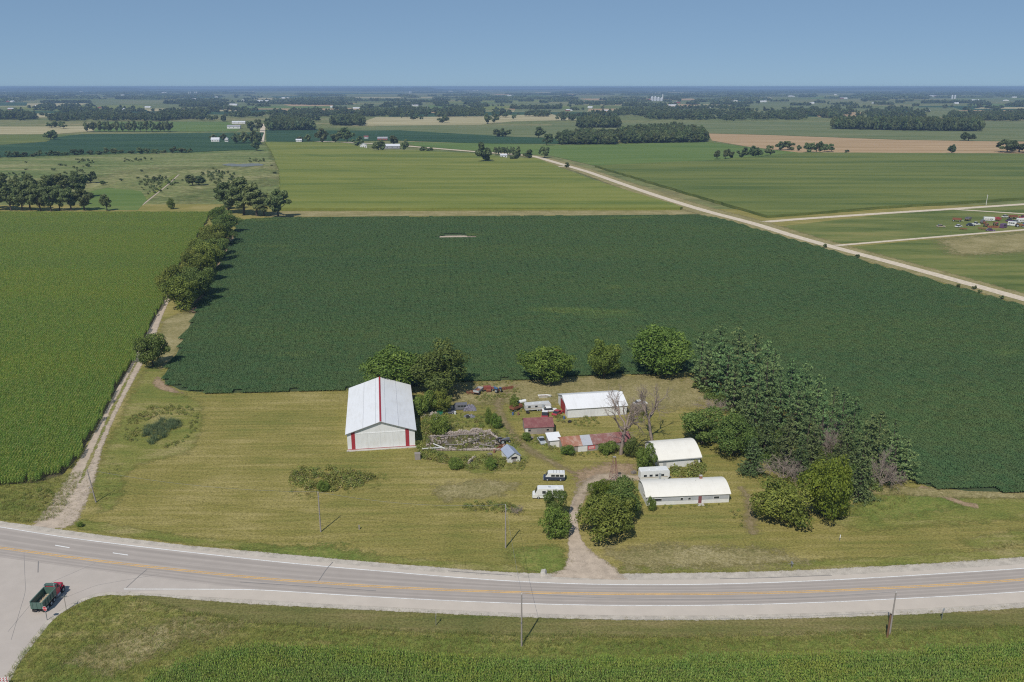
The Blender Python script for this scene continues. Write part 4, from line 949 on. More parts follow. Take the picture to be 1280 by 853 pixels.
# shrubs of the yard and the drive
ptree('darkbush', (794, 818, 556, 592), 'leafy_shrub', 'bright leafy shrub against the end wall of the garage', 'shrub')
ptree('darkbush', (700, 718, 556, 571), 'leafy_shrub', 'small shrub at the doorway end of the rusty roofed shed', 'shrub')
ptree('darkbush', (748, 772, 553, 570), 'leafy_shrub', 'shrub beside the red sign on the rusty roofed shed', 'shrub')
ptree('dark', (778, 798, 548, 574), 'leafy_shrub', 'dark shrub at the foot of the big dead tree', 'shrub')
ptree('darkbush', (809, 820, 622, 640), 'leafy_shrub', 'small dark shrub at the near corner of the long house', 'shrub')
ptree('bush', (724, 792, 618, 684), 'large_shrub', 'large olive green shrub on the house side of the driveway', 'shrub', near=0.8)
ptree('dark', (752, 799, 600, 652), 'large_shrub', 'dark green shrub behind the large olive one by the driveway', 'shrub')
ptree('lime', (738, 768, 600, 632), 'large_shrub', 'yellow green shrub under the lattice tower by the driveway', 'shrub')
ptree('darkbush', (677, 713, 634, 676), 'leafy_shrub', 'rounded green shrub beside the driveway across from the large olive one', 'shrub')
ptree('dark', (682, 708, 612, 652), 'leafy_shrub', 'dull dark shrub hiding the end of the white camper', 'shrub')
ptree('deadbrush', (636, 656, 626, 645), 'dead_shrub', 'small half dead shrub at the end of the lawn weed strip', 'shrub', parts=LB)
ptree('darkbush', (398, 412, 601, 616), 'leafy_shrub', 'small bright bush in the weed island below the barn', 'shrub')
ptree('darkbush', (606, 616, 512, 532), 'leafy_shrub', 'small upright bush beside the worn track behind the ruin', 'shrub')
ptree('darkbush', (96, 104, 654, 660), 'leafy_shrub', 'low round bush at the mouth of the dirt track', 'shrub', hmax=1.2)

ptree('darkbush', (536, 562, 520, 546), 'leafy_shrub', 'spreading green shrub among scrap between the big barn and the ruin', 'shrub')
ptree('darkbush', (614, 628, 518, 537), 'leafy_shrub', 'rounded shrub on the far bank of the worn track behind the ruin', 'shrub')
ptree('darkbush', (636, 650, 496, 512), 'leafy_shrub', 'shrub growing over the scrap at the house trailer', 'shrub')
ptree('darkbush', (652, 664, 540, 553), 'leafy_shrub', 'shrub at the near corner of the maroon roofed shed', 'shrub')
ptree('darkbush', (560, 580, 574, 588), 'leafy_shrub', 'low shrub in the weeds before the ruin', 'shrub')
ptree('darkbush', (606, 622, 574, 588), 'leafy_shrub', 'brighter low shrub near the tiny blue grey roofed shed', 'shrub')
# hedgerow between corn and soybeans
HG = 'hedgerow trees between the corn and the soybeans'
hn = {}; ORD = 'first second third fourth fifth sixth seventh eighth ninth tenth eleventh twelfth thirteenth fourteenth fifteenth'.split()
for k, b in (('olive', (207, 250, 344, 391)), ('olive', (205, 238, 330, 374)), ('olive', (198, 228, 336, 372)), ('dark', (226, 268, 330, 374)), ('dark', (224, 262, 340, 382)), ('olive', (232, 268, 316, 356)), ('olive', (226, 258, 312, 344)), ('olive', (240, 280, 302, 342)), ('dark', (250, 284, 298, 330)), ('olive', (246, 284, 290, 324)), ('olive', (252, 290, 280, 312)), ('dark', (262, 294, 276, 306)), ('dark', (268, 299, 264, 294)), ('olive', (250, 278, 280, 306)), ('olive', (262, 288, 258, 284)), ('olive', (236, 264, 296, 326))):
    hn[k] = hn.get(k, 0) + 1
    ptree(k, b, 'hedgerow_tree', '%s %s tree of the hedgerow, counted from the end at the dirt track' % (ORD[hn[k] - 1], {'olive': 'olive green', 'dark': 'dull dark'}[k]), 'tree', HG)
ptree('dark', (172, 211, 414, 463), 'hedgerow_tree', 'lone dark tree beside the dirt track at the soybean corner', 'tree')
CG = 'tall trees at the head of the hedgerow'
for b in ((270, 302, 222, 268), (288, 322, 220, 270), (306, 336, 228, 271), (318, 342, 240, 271), (334, 362, 232, 273), (276, 300, 236, 262)):
    ptree('cotton', b, 'cottonwood_tree', 'tall grey green tree in the clump at the head of the hedgerow', 'tree', CG, near=0.4)
for b in ((-10, 14, 216, 252), (14, 34, 218, 254), (30, 52, 216, 252), (48, 70, 218, 252), (66, 92, 216, 250), (88, 112, 214, 248), (-20, 4, 220, 262)):
    ptree('cotton', b, 'cottonwood_tree', 'grey green tree in the second rank behind the row beyond the corn', 'tree', 'second rank of trees beyond the corn', near=0.4)
CG2 = 'tall trees beyond the corn'
for i_, b in enumerate(((-16, 12, 224, 264), (4, 24, 228, 264), (18, 38, 230, 264), (26, 50, 226, 264), (40, 62, 230, 265), (54, 74, 228, 265), (66, 84, 232, 264), (78, 100, 230, 264), (94, 117, 232, 264))):
    ptree('cotton', b, 'cottonwood_tree', '%s tall tree of the row beyond the corn, counted toward the slim single tree' % ORD[i_], 'tree', CG2, near=0.4)
ptree('cotton', (127, 141, 242, 264), 'cottonwood_tree', 'single slim tree beside the bright green patch beyond the corn', 'tree', near=0.4)
ptree('olive', (209, 219, 248, 262), 'meadow_tree', 'small leaning tree by the ditch in the meadow', 'tree', near=0.4)

# ================================================================== buildings
M['white_metal'] = strips_mat('white_sheet_metal', (0.74, 0.74, 0.73), 0, 0.3, dirt=0.4, dirtcol=(0.54, 0.51, 0.46))
M['white_roof'] = strips_mat('white_roof_sheet', (0.78, 0.78, 0.78), 0, 0.3, dirt=0.45, dirtcol=(0.62, 0.60, 0.57))
M['cream_roof'] = plain('cream_painted_roof', (0.76, 0.73, 0.66), 0.6, dirt=0.3, scale=0.5, dirtcol=(0.55, 0.50, 0.42))
M['lap'] = plain('grey_lap_seam', (0.55, 0.55, 0.56), 0.5, dirt=0.3)
M['barn_red'] = plain('barn_red_paint', (0.36, 0.035, 0.045), 0.55, dirt=0.35, scale=0.8)
M['white_paint'] = plain('white_paint', (0.72, 0.71, 0.68), 0.6, dirt=0.35, scale=0.9, dirtcol=(0.45, 0.41, 0.36))
M['grey_siding'] = plain('grey_siding', (0.42, 0.43, 0.44), 0.7, dirt=0.4, scale=1.0)
M['weathered'] = plain('weathered_boards', (0.34, 0.30, 0.26), 0.95, dirt=0.6, scale=2.0)
M['rust'] = plain('rusty_roof_sheet', (0.30, 0.125, 0.075), 0.85, dirt=0.75, scale=0.55, dirtcol=(0.52, 0.40, 0.33), bump=0.3)
M['rust2'] = plain('dark_rusty_roof_sheet', (0.22, 0.095, 0.08), 0.85, dirt=0.7, scale=0.7, dirtcol=(0.40, 0.31, 0.28), bump=0.3)
M['maroon'] = plain('maroon_roof_sheet', (0.19, 0.065, 0.065), 0.7, dirt=0.45, scale=0.7, dirtcol=(0.36, 0.2, 0.17))
M['galv'] = plain('galvanised_sheet', (0.50, 0.51, 0.54), 0.45, 0.2, dirt=0.4, scale=0.9, dirtcol=(0.36, 0.32, 0.30))
M['bluegrey'] = plain('blue_grey_roof', (0.34, 0.38, 0.47), 0.6, dirt=0.4, scale=0.9)
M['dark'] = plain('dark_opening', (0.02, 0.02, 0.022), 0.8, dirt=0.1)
t = NT('window_glass'); M['glass'] = t.done(t.pbr((0.03, 0.035, 0.04), 0.08, spec=0.6))
M['stone'] = plain('field_stone', (0.44, 0.37, 0.315), 0.95, dirt=0.6, scale=2.5, bump=0.6)
M['plank'] = plain('grey_planks', (0.30, 0.26, 0.235), 0.95, dirt=0.6, scale=3.0)
M['brick'] = plain('brick', (0.30, 0.13, 0.09), 0.9, dirt=0.4, scale=5)
M['concrete'] = plain('concrete', (0.48, 0.45, 0.40), 0.9, dirt=0.4, scale=1.5)
M['pole'] = plain('weathered_pole', (0.33, 0.29, 0.26), 0.95, dirt=0.5, scale=4)
M['brownpole'] = plain('brown_post', (0.20, 0.11, 0.06), 0.95, dirt=0.4, scale=4)
M['steel'] = plain('grey_steel', (0.33, 0.34, 0.35), 0.5, 0.5, dirt=0.3)
M['rubber'] = plain('rubber', (0.025, 0.025, 0.026), 0.9, dirt=0.4, dirtcol=(0.12, 0.10, 0.08))

def mbx(*a, **k): return MB().box(*a, **k)
def gable(name, label, cat, loc, rz, W, L, he, hr, ridge='y', wall='white_metal', roof='white_roof', over=0.35, panels=4, cap=None, group=None, th=0.14, roofmats=None, halves=(0, 1)):
    """walls with real thickness, roof in separate sheets. ridge 'y': gables face the front; ridge 'x': the eaves do.
    local origin = front left corner, x to the right, y away from the camera"""
    o = thing(name, label, cat, loc, rz, group)
    a, b = (W, L) if ridge == 'y' else (L, W)            # a across the ridge, b along it
    ax = 'y' if ridge == 'y' else 'x'
    pent = [(0, 0), (a, 0), (a, he), (a / 2, hr), (0, he)]
    MB().prism(pent, 0, th, ax).build('gable_wall', M[wall], o); MB().prism(pent, b - th, b, ax).build('gable_wall', M[wall], o)
    for u0 in (0, a - th):
        p = [(u0, 0), (u0 + th, 0), (u0 + th, he), (u0, he)]
        MB().prism(p, th + 0.003, b - th - 0.003, ax).build('side_wall', M[wall], o)
    sl = math.atan2(hr - he, a / 2)
    for h in halves:
        e = -over * math.cos(sl) if h == 0 else a + over * math.cos(sl); ez = he - over * math.sin(sl)
        for k in range(panels):
            t0 = -over + (b + 2 * over) * k / panels; t1 = -over + (b + 2 * over) * (k + 1) / panels - 0.012
            dz = 0.005 + 0.012 * (k % 2)
            p = [(e, ez + dz + 0.03), (a / 2, hr + dz + 0.03), (a / 2, hr + dz + 0.10), (e, ez + dz + 0.10)]
            MB().prism(p, t0, t1, ax).build('roof_panel', M[(roofmats[k] if roofmats and h == 0 else roof)], o)
    if cap:
        p = [(a / 2 - 0.27, hr - 0.27 * math.tan(sl) + 0.125), (a / 2, hr + 0.125), (a / 2 + 0.27, hr - 0.27 * math.tan(sl) + 0.125), (a / 2 + 0.27, hr - 0.27 * math.tan(sl) + 0.155), (a / 2, hr + 0.165), (a / 2 - 0.27, hr - 0.27 * math.tan(sl) + 0.155)]
        MB().prism(p, -over - 0.02, b + over + 0.02, ax).build('ridge_cap', M[cap], o)
    return o
def window(o, x0, x1, z0, z1, y=0.0, side='front', fm='white_paint', gm='glass'):
    "frame proud of the wall, pane set back in it; side: which wall of the local box"
    d = 0.05; t = 0.07
    def bx(u0, u1, w0, w1, n0, n1): return (u0, u1, y + n0, y + n1, w0, w1) if side == 'front' else (y + n0, y + n1, u0, u1, w0, w1)
    f = MB()
    for q in ((x0 - t, x1 + t, z0 - t, z0), (x0 - t, x1 + t, z1, z1 + t), (x0 - t, x0, z0, z1), (x1, x1 + t, z0, z1)): f.box(*bx(*q, -d, 0.01))
    w = f.build('window', M[fm], o)
    MB().box(*bx(x0, x1, z0, z1, -0.02, 0.012)).build('pane', M[gm], w)
    return w
def at(loc, rz, x, y, z=0):
    c, s = math.cos(rz), math.sin(rz); return (loc[0] + c * x - s * y, loc[1] + s * x + c * y, z)

# ---- the big barn
BL, BR = (-45.3, 213.2, 0), R(9)
b = gable('pole_barn', 'large white pole barn with red ridge cap and red corner posts', 'barn', BL, BR, 18.5, 36.5, 4.9, 8.0, cap='barn_red', panels=3, over=0.5)
for x in (1.1, 15.9):
    mbx(x, x + 1.0, -0.06, -0.003, 0.02, 4.98 + (0.28 if x < 9 else 0.28)).build('red_post_trim', M['barn_red'], b)
for x in (2.12, 5.57, 9.02, 12.47):
    mbx(x, x + 3.43, -0.085, -0.003, 0.16, 4.55).build('door_panel', M['white_metal'], b)
mbx(2.1, 15.9, -0.11, -0.003, 4.55, 4.75).build('door_track', M['white_metal'], b)
mbx(0.0, 18.5, -0.13, -0.003, 0.0, 0.14).build('base_board', M['barn_red'], b)
MB().prism([(-0.5, 4.62), (9.25, 7.84), (19.0, 4.62), (19.0, 4.80), (9.25, 8.02), (-0.5, 4.80)], -0.53, -0.505, 'y').build('fascia', M['steel'], b)
mbx(18.52, 18.56, 16.0, 20.0, 0.02, 3.6).build('side_door', M['white_paint'], b)
mbx(-0.3, 18.9, -1.2, -0.14, -0.05, 0.03).build('concrete_apron', M['concrete'], b)

for sx, k in ((-1, .5), (1, .5), (-1, .14), (1, .14)):
    xs = 9.25 + sx * 9.75 * k; zs = 8.0 - 3.1 * k * 9.75 / 9.25
    mbx(xs - .05, xs + .05, -0.5, 37.0, zs + .10, zs + .155).build('lap_seam', M['lap'], b)

# ---- white machine shed
SLc, SRz = (16.8, 236.4, 0), R(9.5)
s_ = gable('machine_shed', 'white machine shed with a red door in its end wall', 'shed', SLc, SRz, 18.5, 13.0, 3.0, 5.0, ridge='x', panels=6, cap='white_metal')
mbx(-0.07, -0.003, 3.4, 9.4, 0.02, 3.3).build('red_door', M['barn_red'], s_)
mbx(-0.10, -0.003, 3.2, 9.6, 3.32, 3.5).build('door_track', M['steel'], s_)
mbx(0.02, 18.48, -0.06, -0.003, 0.0, 0.22).build('base_board', M['galv'], s_)
for x in np.arange(2.3, 18, 2.3): mbx(x, x + 0.07, -0.035, -0.003, 0.23, 2.9).build('batten', M['white_metal'], s_)

# ---- small maroon roofed shed
m_ = gable('small_shed', 'small weathered shed with a maroon metal roof', 'shed', (3.8, 224.0, 0), R(6), 8.2, 6.2, 2.1, 3.8, ridge='x', wall='weathered', roof='maroon', panels=4, over=0.25)
mbx(3.4, 4.6, -0.05, -0.003, 0.02, 1.9).build('plank_door', M['plank'], m_)
for x in (0.9, 6.2): window(m_, x, x + 0.7, 0.9, 1.5, fm='weathered')
mbx(0.05, 0.9, -0.05, -0.003, 0.02, 1.9).build('white_board', M['white_paint'], m_)
for i in range(9): mbx(4.7 + i * 0.38, 5.0 + i * 0.38, -0.04, -0.003, 0.02 + 0.03 * (i % 3), 0.85 if 3 < i < 6 else 2.02).build('wall_board', M['plank'], m_)

# ---- long rusty roofed shed with a white lean-to
rs_ = gable('long_shed', 'long low shed with a rust streaked metal roof and one pale sheet', 'shed', (14.0, 211.0, 0), R(12), 19.6, 6.4, 1.9, 3.4, ridge='x', wall='weathered', roof='rust2', panels=7, over=0.25, roofmats=['rust', 'rust', 'galv', 'rust2', 'rust2', 'rust2', 'maroon'])
mbx(4.2, 6.8, -0.06, -0.003, 0.02, 1.8).build('pale_door', M['white_paint'], rs_)
sg = mbx(7.0, 9.1, -0.07, -0.003, 0.5, 1.55).build('red_panel', plain('faded_red_board', (0.62, 0.13, 0.14), 0.6, dirt=0.4), rs_)
for z in (0.78, 1.12): mbx(7.25, 8.8, -0.082, -0.071, z, z + 0.16).build('pale_band', M['white_paint'], sg)
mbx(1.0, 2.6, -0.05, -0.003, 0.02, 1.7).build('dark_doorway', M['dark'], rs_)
for i in range(16): mbx(9.4 + i * 0.63, 9.98 + i * 0.63, -0.045, -0.003, 0.02 + 0.05 * (i % 2), 1.75).build('wall_board', M['plank'], rs_)
lt = thing('lean_to', 'small white roofed lean-to against the end of the rusty shed', 'shed', at((14.0, 211.0), R(12), -0.2, 4.2), R(12))
for x in (-2.6, 0.6): mbx(x, x + 0.12, 0, 3.6, 0, 2.3).build('side_wall', M['weathered'], lt)
mbx(-2.45, 0.58, 0, 0.1, 0, 2.2).build('front_wall', M['white_paint'], lt)
MB().add([(-2.9, -0.3, 2.2), (1.0, -0.3, 2.2), (1.0, 3.9, 2.9), (-2.9, 3.9, 2.9), (-2.9, -0.3, 2.3), (1.0, -0.3, 2.3), (1.0, 3.9, 3.0), (-2.9, 3.9, 3.0)], [(0, 1, 2, 3), (4, 5, 6, 7), (0, 1, 5, 4), (1, 2, 6, 5), (2, 3, 7, 6), (3, 0, 4, 7)]).build('roof', M['white_roof'], lt)

# ---- arched roofs: the long house and the garage
def arched(name, label, cat, loc, rz, Lx, Dp, he, hr, wall, roof, over=0.45, flat=0.55, panels=1):
    o = thing(name, label, cat, loc, rz)
    prof = [(-over + (Dp + 2 * over) * k / 16, he + (hr - he) * (1 - abs(2 * k / 16 - 1) ** (1 / flat * 1.05))) for k in range(17)]
    end = [(0, 0), (Dp, 0), (Dp, he)] + [(Dp * k / 14, he + (hr - he) * (1 - abs(2 * (over + Dp * k / 14) / (Dp + 2 * over) - 1) ** (1 / flat * 1.05)) - 0.06) for k in range(13, 0, -1)] + [(0, he)]
    for x in (0, Lx - 0.14): MB().prism(end, x, x + 0.14, 'x').build('end_wall', M[wall], o)
    mbx(0.143, Lx - 0.143, 0, 0.14, 0, he).build('front_wall', M[wall], o); mbx(0.143, Lx - 0.143, Dp - 0.14, Dp, 0, he).build('back_wall', M[wall], o)
    for k in range(panels):
        x0 = -0.35 + (Lx + 0.7) * k / panels; x1 = -0.35 + (Lx + 0.7) * (k + 1) / panels - 0.01
        MB().prism(prof + [(u, z + 0.10 + 0.006 * (k % 2)) for u, z in prof[::-1]], x0, x1, 'x').build('roof', M[roof], o)
    return o
HLc, HRz = (32.2, 181.0, 0), R(5)
h_ = arched('long_house', 'long low white house with an arched cream roof facing the lawn', 'house', HLc, HRz, 20.2, 8.6, 2.25, 3.9, 'white_paint', 'cream_roof', over=0.25, panels=6)
mbx(0.15, 20.05, -0.05, -0.003, 1.05, 2.22).build('grey_siding', M['grey_siding'], h_)
for x0, x1 in ((1.9, 3.6), (8.2, 8.8), (10.1, 10.7), (16.4, 17.7)): window(h_, x0, x1, 1.15, 1.75, y=-0.05)
d_ = mbx(12.6, 13.4, -0.09, -0.053, 0.1, 1.95).build('door', M['maroon'], h_); mbx(12.68, 12.74, -0.12, -0.092, 0.95, 1.05).build('handle', M['steel'], d_)
mbx(12.2, 13.8, -1.3, -0.1, 0, 0.14).build('door_step', M['concrete'], h_)
ch_ = mbx(14.4, 15.0, 5.2, 5.8, 3.2, 4.6).build('chimney', M['brick'], h_); mbx(14.33, 15.07, 5.13, 5.87, 4.6, 4.7).build('chimney_cap', M['concrete'], ch_)
for x, y in ((5.5, 5.4), (13.0, 4.0)): MB().cyl((x, y, 3.6), 0.07, 0.6, 8).build('vent_pipe', M['steel'], h_)
window(h_, 2.0, 3.2, 1.1, 1.8, y=0.0, side='side')
GLc, GRz = (38.5, 201.2, 0), R(10.5)
g_ = arched('arched_garage', 'white garage with a tall arched cream roof beside the grove', 'garage', GLc, GRz, 11.4, 11.0, 2.5, 5.0, 'white_paint', 'cream_roof', flat=0.62, panels=4)
for y0, y1 in ((3.0, 4.6), (6.6, 8.0)): window(g_, y0, y1, 1.9, 2.9, y=0.0, side='side')
mbx(1.1, 2.0, -0.06, -0.003, 0.05, 1.95).build('door', M['grey_siding'], g_)
mbx(4.0, 8.6, -0.05, -0.003, 0.05, 2.1).build('garage_door', M['white_metal'], g_)
MB().prism([(-0.45, 2.3), (0, 2.3), (0, 2.5), (-0.45, 2.5)], -0.3, 11.7, 'x').build('eave_board', M['grey_siding'], g_)

# ---- little blue grey shed
ss = gable('garden_shed', 'tiny white shed with a blue grey roof beside the ruin', 'shed', (-1.0, 204.6, 0), R(20), 3.4, 5.4, 1.8, 2.9, wall='white_paint', roof='bluegrey', panels=2, over=0.3)
window(ss, 0.9, 2.5, 1.05, 1.6, fm='weathered', gm='dark')
mbx(1.2, 2.2, -0.05, -0.003, 0.05, 0.95).build('hatch', M['weathered'], ss)

# ---- ruined stone barn: broken walls, rubble, beams
RB = [(-24.0, 213.4), (-2.6, 213.2), (-2.2, 217.2), (-6.3, 225.2), (-15.5, 224.0), (-23.9, 220.6)]
rr = rs(9); ruin = thing('ruined_foundation', 'ruined grey stone barn foundation filled with rubble', 'ruin', (-14, 217, 0))
def stone(mb, x, y, z, s):
    q = Matrix.Rotation(rr.uniform(0, 3.1), 4, 'Z') @ Matrix.Rotation(rr.uniform(-.4, .4), 4, 'X')
    v = [Vector((a * s * rr.uniform(.7, 1.1), b_ * s * rr.uniform(.5, .9), c * s * rr.uniform(.4, .7))) for a in (-.5, .5) for b_ in (-.5, .5) for c in (-.5, .5)]
    mb.add([tuple(q @ p + Vector((x, y, z))) for p in v], [(0, 1, 3, 2), (4, 6, 7, 5), (0, 4, 5, 1), (2, 3, 7, 6), (0, 2, 6, 4), (1, 5, 7, 3)])
for i in range(len(RB)):
    a = np.array(RB[i]) - (-14, 217); c = np.array(RB[(i + 1) % len(RB)]) - (-14, 217); n = int(np.hypot(*(c - a)) / 0.32); mb = MB()
    for k in range(n):
        p = a + (c - a) * k / n; hh = (1.5 if i in (3, 4) else 0.5) * (0.55 + 0.25 * math.sin(k * 0.13 + i * 2) + 0.2 * math.sin(k * 0.41 + i) + 0.22 * rr.rand())
        for z in np.arange(0.1, hh, 0.24):
            for w in (-.22, .22): stone(mb, p[0] + rr.normal(0, .05), p[1] + w + rr.normal(0, .05), z, 0.44)
    o = mb.build('stone_wall', M['stone'], ruin); o['kind'] = 'stuff'
mb = MB(); mb2 = MB(); Q = fill([(x + 14, y - 217) for x, y in RB], 0.62, 4)
for p in Q:
    z = 0.15 + 0.85 * max(0, math.sin(p[0] * 0.8 + 1) * math.cos(p[1] * 0.9 + .5)) ** 1.5
    if rr.rand() < .22 + .5 * (math.sin(p[0] * .7) * math.cos(p[1] * .8 + 1) > .25): continue
    if rr.rand() < 0.6: stone(mb2 if rr.rand() < .6 else mb, p[0], p[1], z * rr.rand(), rr.uniform(0.25, 0.7))
    else:
        L = rr.uniform(0.4, 1.5); mb.box(-L / 2, L / 2, -0.09, 0.09, -0.02, 0.02, rz=rr.uniform(0, 3.1), c=(p[0], p[1], z * rr.rand() + 0.1), tilt=(rr.uniform(-.4, .4), rr.uniform(-.3, .3)))
o = mb.build('rubble', M['plank'], ruin); o['kind'] = 'stuff'; o = mb2.build('loose_stones', M['stone'], ruin); o['kind'] = 'stuff'
patch('bare_earth', RB, 0.012, M['soil'], 0.8, 2.0)
for (x, y, L, a, tl) in ((-8, -4.4, 5.5, 0.25, 0.04), (-6.2, -3.0, 4.2, -0.6, 0.1), (-2.0, -2.0, 5, 0.1, 0.06), (3.5, 1.0, 4.5, 0.9, 0.12), (7.0, -2.5, 4.0, -0.2, 0.08), (-5.5, 4.2, 7, 0.12, 0.02), (1.5, 5.2, 6, 0.14, 0.03)):
    mbx(-L / 2, L / 2, -0.11, 0.11, 0, 0.2, rz=a, c=(x, y, 0.75), tilt=(0, tl)).build('fallen_beam', M['plank' if y > -3 else 'white_paint'], ruin)
cb = thing('block_pier', 'short stub of grey stone wall standing in weeds before the ruin', 'wall', (*G(590, 577)[:2], 0), R(70)); mb = MB()
for k in range(14):
    for z in np.arange(0.1, 1.3 - 0.05 * k, 0.25): stone(mb, -2.2 + k * 0.34, rr.normal(0, .06), z, 0.5)
o = mb.build('stones', M['stone'], cb); o['kind'] = 'stuff'
lc = thing('tall_crate', 'tan wooden crate standing in weeds at the corner of the ruin', 'crate', (*G(522, 574)[:2], 0), R(8))
for i in range(6): mbx(-0.75 + i * 0.25, -0.52 + i * 0.25, -0.6, -0.55, 0, 1.7).build('slat', M['pole'], lc)
for x in (-0.75, 0.70): mbx(x, x + 0.05, -0.55, 0.6, 0, 1.7).build('side_panel', M['pole'], lc)
mbx(-0.78, 0.78, -0.62, 0.62, 1.7, 1.76).build('lid', M['plank'], lc); mbx(-0.7, 0.7, 0.55, 0.6, 0, 1.7).build('back_panel', M['pole'], lc)

# ---- lattice tower by the drive
g = G(767, 603); tw = thing('lattice_tower', 'slim rusty lattice tower stub rising behind the driveway shrubs', 'tower', (g[0], g[1], 0), R(12)); Ht = 7.0
def leg_at(i, z): k = 1.0 - 0.75 * z / Ht; return (((-1, 1, 1, -1)[i]) * 1.0 * k, ((-1, -1, 1, 1)[i]) * 1.0 * k, z)
for i in range(4): MB().tube([leg_at(i, 0), leg_at(i, Ht)], 0.06, 5).build('leg', M['rust2'], tw)
for z in (1.4, 2.8, 4.2, 5.6):
    for i in range(4):
        MB().tube([leg_at(i, z), leg_at((i + 1) % 4, z)], 0.035, 4).build('girt', M['rust2'], tw); MB().tube([leg_at(i, z - 1.4), leg_at((i + 1) % 4, z)], 0.02, 4).build('brace', M['rust2'], tw)
MB().box(-0.4, 0.4, -0.4, 0.4, Ht, Ht + 0.05).build('platform', M['weathered'], tw)

# ================================================================== poles, signs
def util_pole(px, py, tx, ty, label, group=None, arm=False):
    g = G(px, py); h = top_at(tx, ty, g[1]); d = ray(tx, ty); tip = np.array([d[0] * g[1] / d[1], g[1]])
    lean = (tip - g[:2]); lean = lean * min(1, 0.9 / max(np.hypot(*lean), 1e-6))
    o = thing('utility_pole', label, 'pole', (g[0], g[1], 0), 0, group)
    MB().tube([(0, 0, -0.1), (lean[0] * .5, lean[1] * .5, h * .5), (lean[0], lean[1], h)], [0.17, 0.14, 0.11], 9).build('shaft', M['pole'], o)
    MB().cyl((lean[0], lean[1], h), 0.06, 0.22, 8).build('insulator', M['white_paint'], o)
    MB().box(lean[0] - 0.07, lean[0] + 0.07, lean[1] - 0.2, lean[1] - 0.13, h * 0.45, h * 0.45 + 0.3).build('meter_box' if arm else 'number_plate', M['steel'], o)
    MB().tube([(lean[0], lean[1] - .12, h - 0.9), (lean[0] + .5, lean[1] - .12, h - 0.75)], 0.035, 5).build('bracket', M['steel'], o)
    return np.array([g[0] + lean[0], g[1] + lean[1], h + 0.2])
t1 = util_pole(120, 628, 106, 588, 'leaning wooden utility pole beside the dirt track')
t2 = util_pole(401, 665, 397.5, 616, 'wooden utility pole on the lawn below the weed island')
t3 = util_pole(632, 685, 632, 632, 'wooden utility pole on the lawn near the driveway shrubs', arm=True)
t4 = util_pole(652, 808, 652, 743, 'wooden utility pole on the south verge in front of the corn')
t5 = util_pole(1112, 793, 1120, 741, 'tilted wooden utility pole on the south verge beside a brown stub')
g = G(1109, 797); st = thing('stub_post', 'short brown broken pole stub beside the tilted utility pole', 'post', (g[0], g[1], 0)); MB().tube([(0, 0, -.1), (0.02, 0, 4.9)], [0.19, 0.16], 9).build('shaft', M['brownpole'], st); MB().cyl((0.02, 0, 4.9), 0.165, 0.05, 9).build('cap', M['dark'], st)
def wire(a, b, sag, label):
    P = [a + (b - a) * k / 14 - np.array([0, 0, sag * 4 * (k / 14) * (1 - k / 14)]) for k in range(15)]
    tag(MB().tube(P, 0.022, 4).build('overhead_wire', M['steel']), label, 'wire')
wire(t1, t2, 1.4, 'overhead wire from the track pole to the weed island pole')
wire(t2, t3, 1.4, 'overhead wire from the weed island pole to the driveway pole')
wire(t3, t4, 0.6, 'overhead wire from the driveway pole across the highway')
wire(t4, t5, 1.5, 'overhead wire along the south verge to the tilted pole')
gf = G(1232.5, 257); o = thing('utility_pole', 'pale distant utility pole between the two lanes by the scrapyard', 'pole', (gf[0], gf[1], 0)); MB().tube([(0, 0, 0), (0, 0, 9)], [0.22, 0.16], 6).build('shaft', M['white_paint'], o); MB().box(-0.9, 0.9, -0.06, 0.06, 8.3, 8.45).build('crossarm', M['pole'], o)

def post_sign(name, px, py, h, label, rz, cat='sign', pw=0.05, wood=False):
    g = G(px, py); o = thing(name, label, cat, (g[0], g[1], 0), rz); MB().box(-pw, pw, -pw, pw, -0.1, h).build('post', M['weathered' if wood else 'steel'], o); return o
M['sign_red'] = plain('sign_red', (0.50, 0.02, 0.03), 0.4, dirt=0.1); M['sign_white'] = plain('sign_white', (0.8, 0.8, 0.78), 0.4, dirt=0.1); M['sign_green'] = plain('sign_green', (0.02, 0.16, 0.08), 0.4, dirt=0.1)
o = post_sign('stop_sign', 59, 775.5, 2.2, 'red octagonal stop sign on a post at the corner of the side road', R(-14))
def octo(r, y0, y1): 
    pts = [(r / math.cos(math.pi / 8) * math.cos(math.pi / 8 + k * math.pi / 4), 2.55 + r / math.cos(math.pi / 8) * math.sin(math.pi / 8 + k * math.pi / 4)) for k in range(8)]; return MB().prism(pts, y0, y1, 'y')
pl = octo(0.46, -0.075, -0.055).build('sign_plate', M['sign_white'], o); octo(0.425, -0.083, -0.0755).build('red_face', M['sign_red'], pl)
cu = bpy.data.curves.new('stop_lettering', 'FONT'); cu.body = 'STOP'; cu.size = 0.36; cu.align_x = 'CENTER'; cu.align_y = 'CENTER'; cu.extrude = 0.004; cu.resolution_u = 2
tmp = bpy.data.objects.new('tmp_text', cu); COL.objects.link(tmp); dg = bpy.context.evaluated_depsgraph_get(); me = bpy.data.meshes.new_from_object(tmp.evaluated_get(dg)); bpy.data.objects.remove(tmp)
me.materials.clear(); me.materials.append(M['sign_white']); lt_ = link('lettering', me, pl); lt_.rotation_euler = (math.pi / 2, 0, 0); lt_.location = (0, -0.088, 2.55)
o = post_sign('street_sign', 83, 763, 2.9, 'thin street sign post with a small crossed blade near the stop sign', R(20), wood=True)
MB().box(-0.55, 0.55, -0.02, 0.02, 2.9, 3.1).build('sign_blade', M['steel'], o); MB().box(-0.02, 0.02, -0.5, 0.5, 3.11, 3.3).build('sign_blade', M['steel'], o)
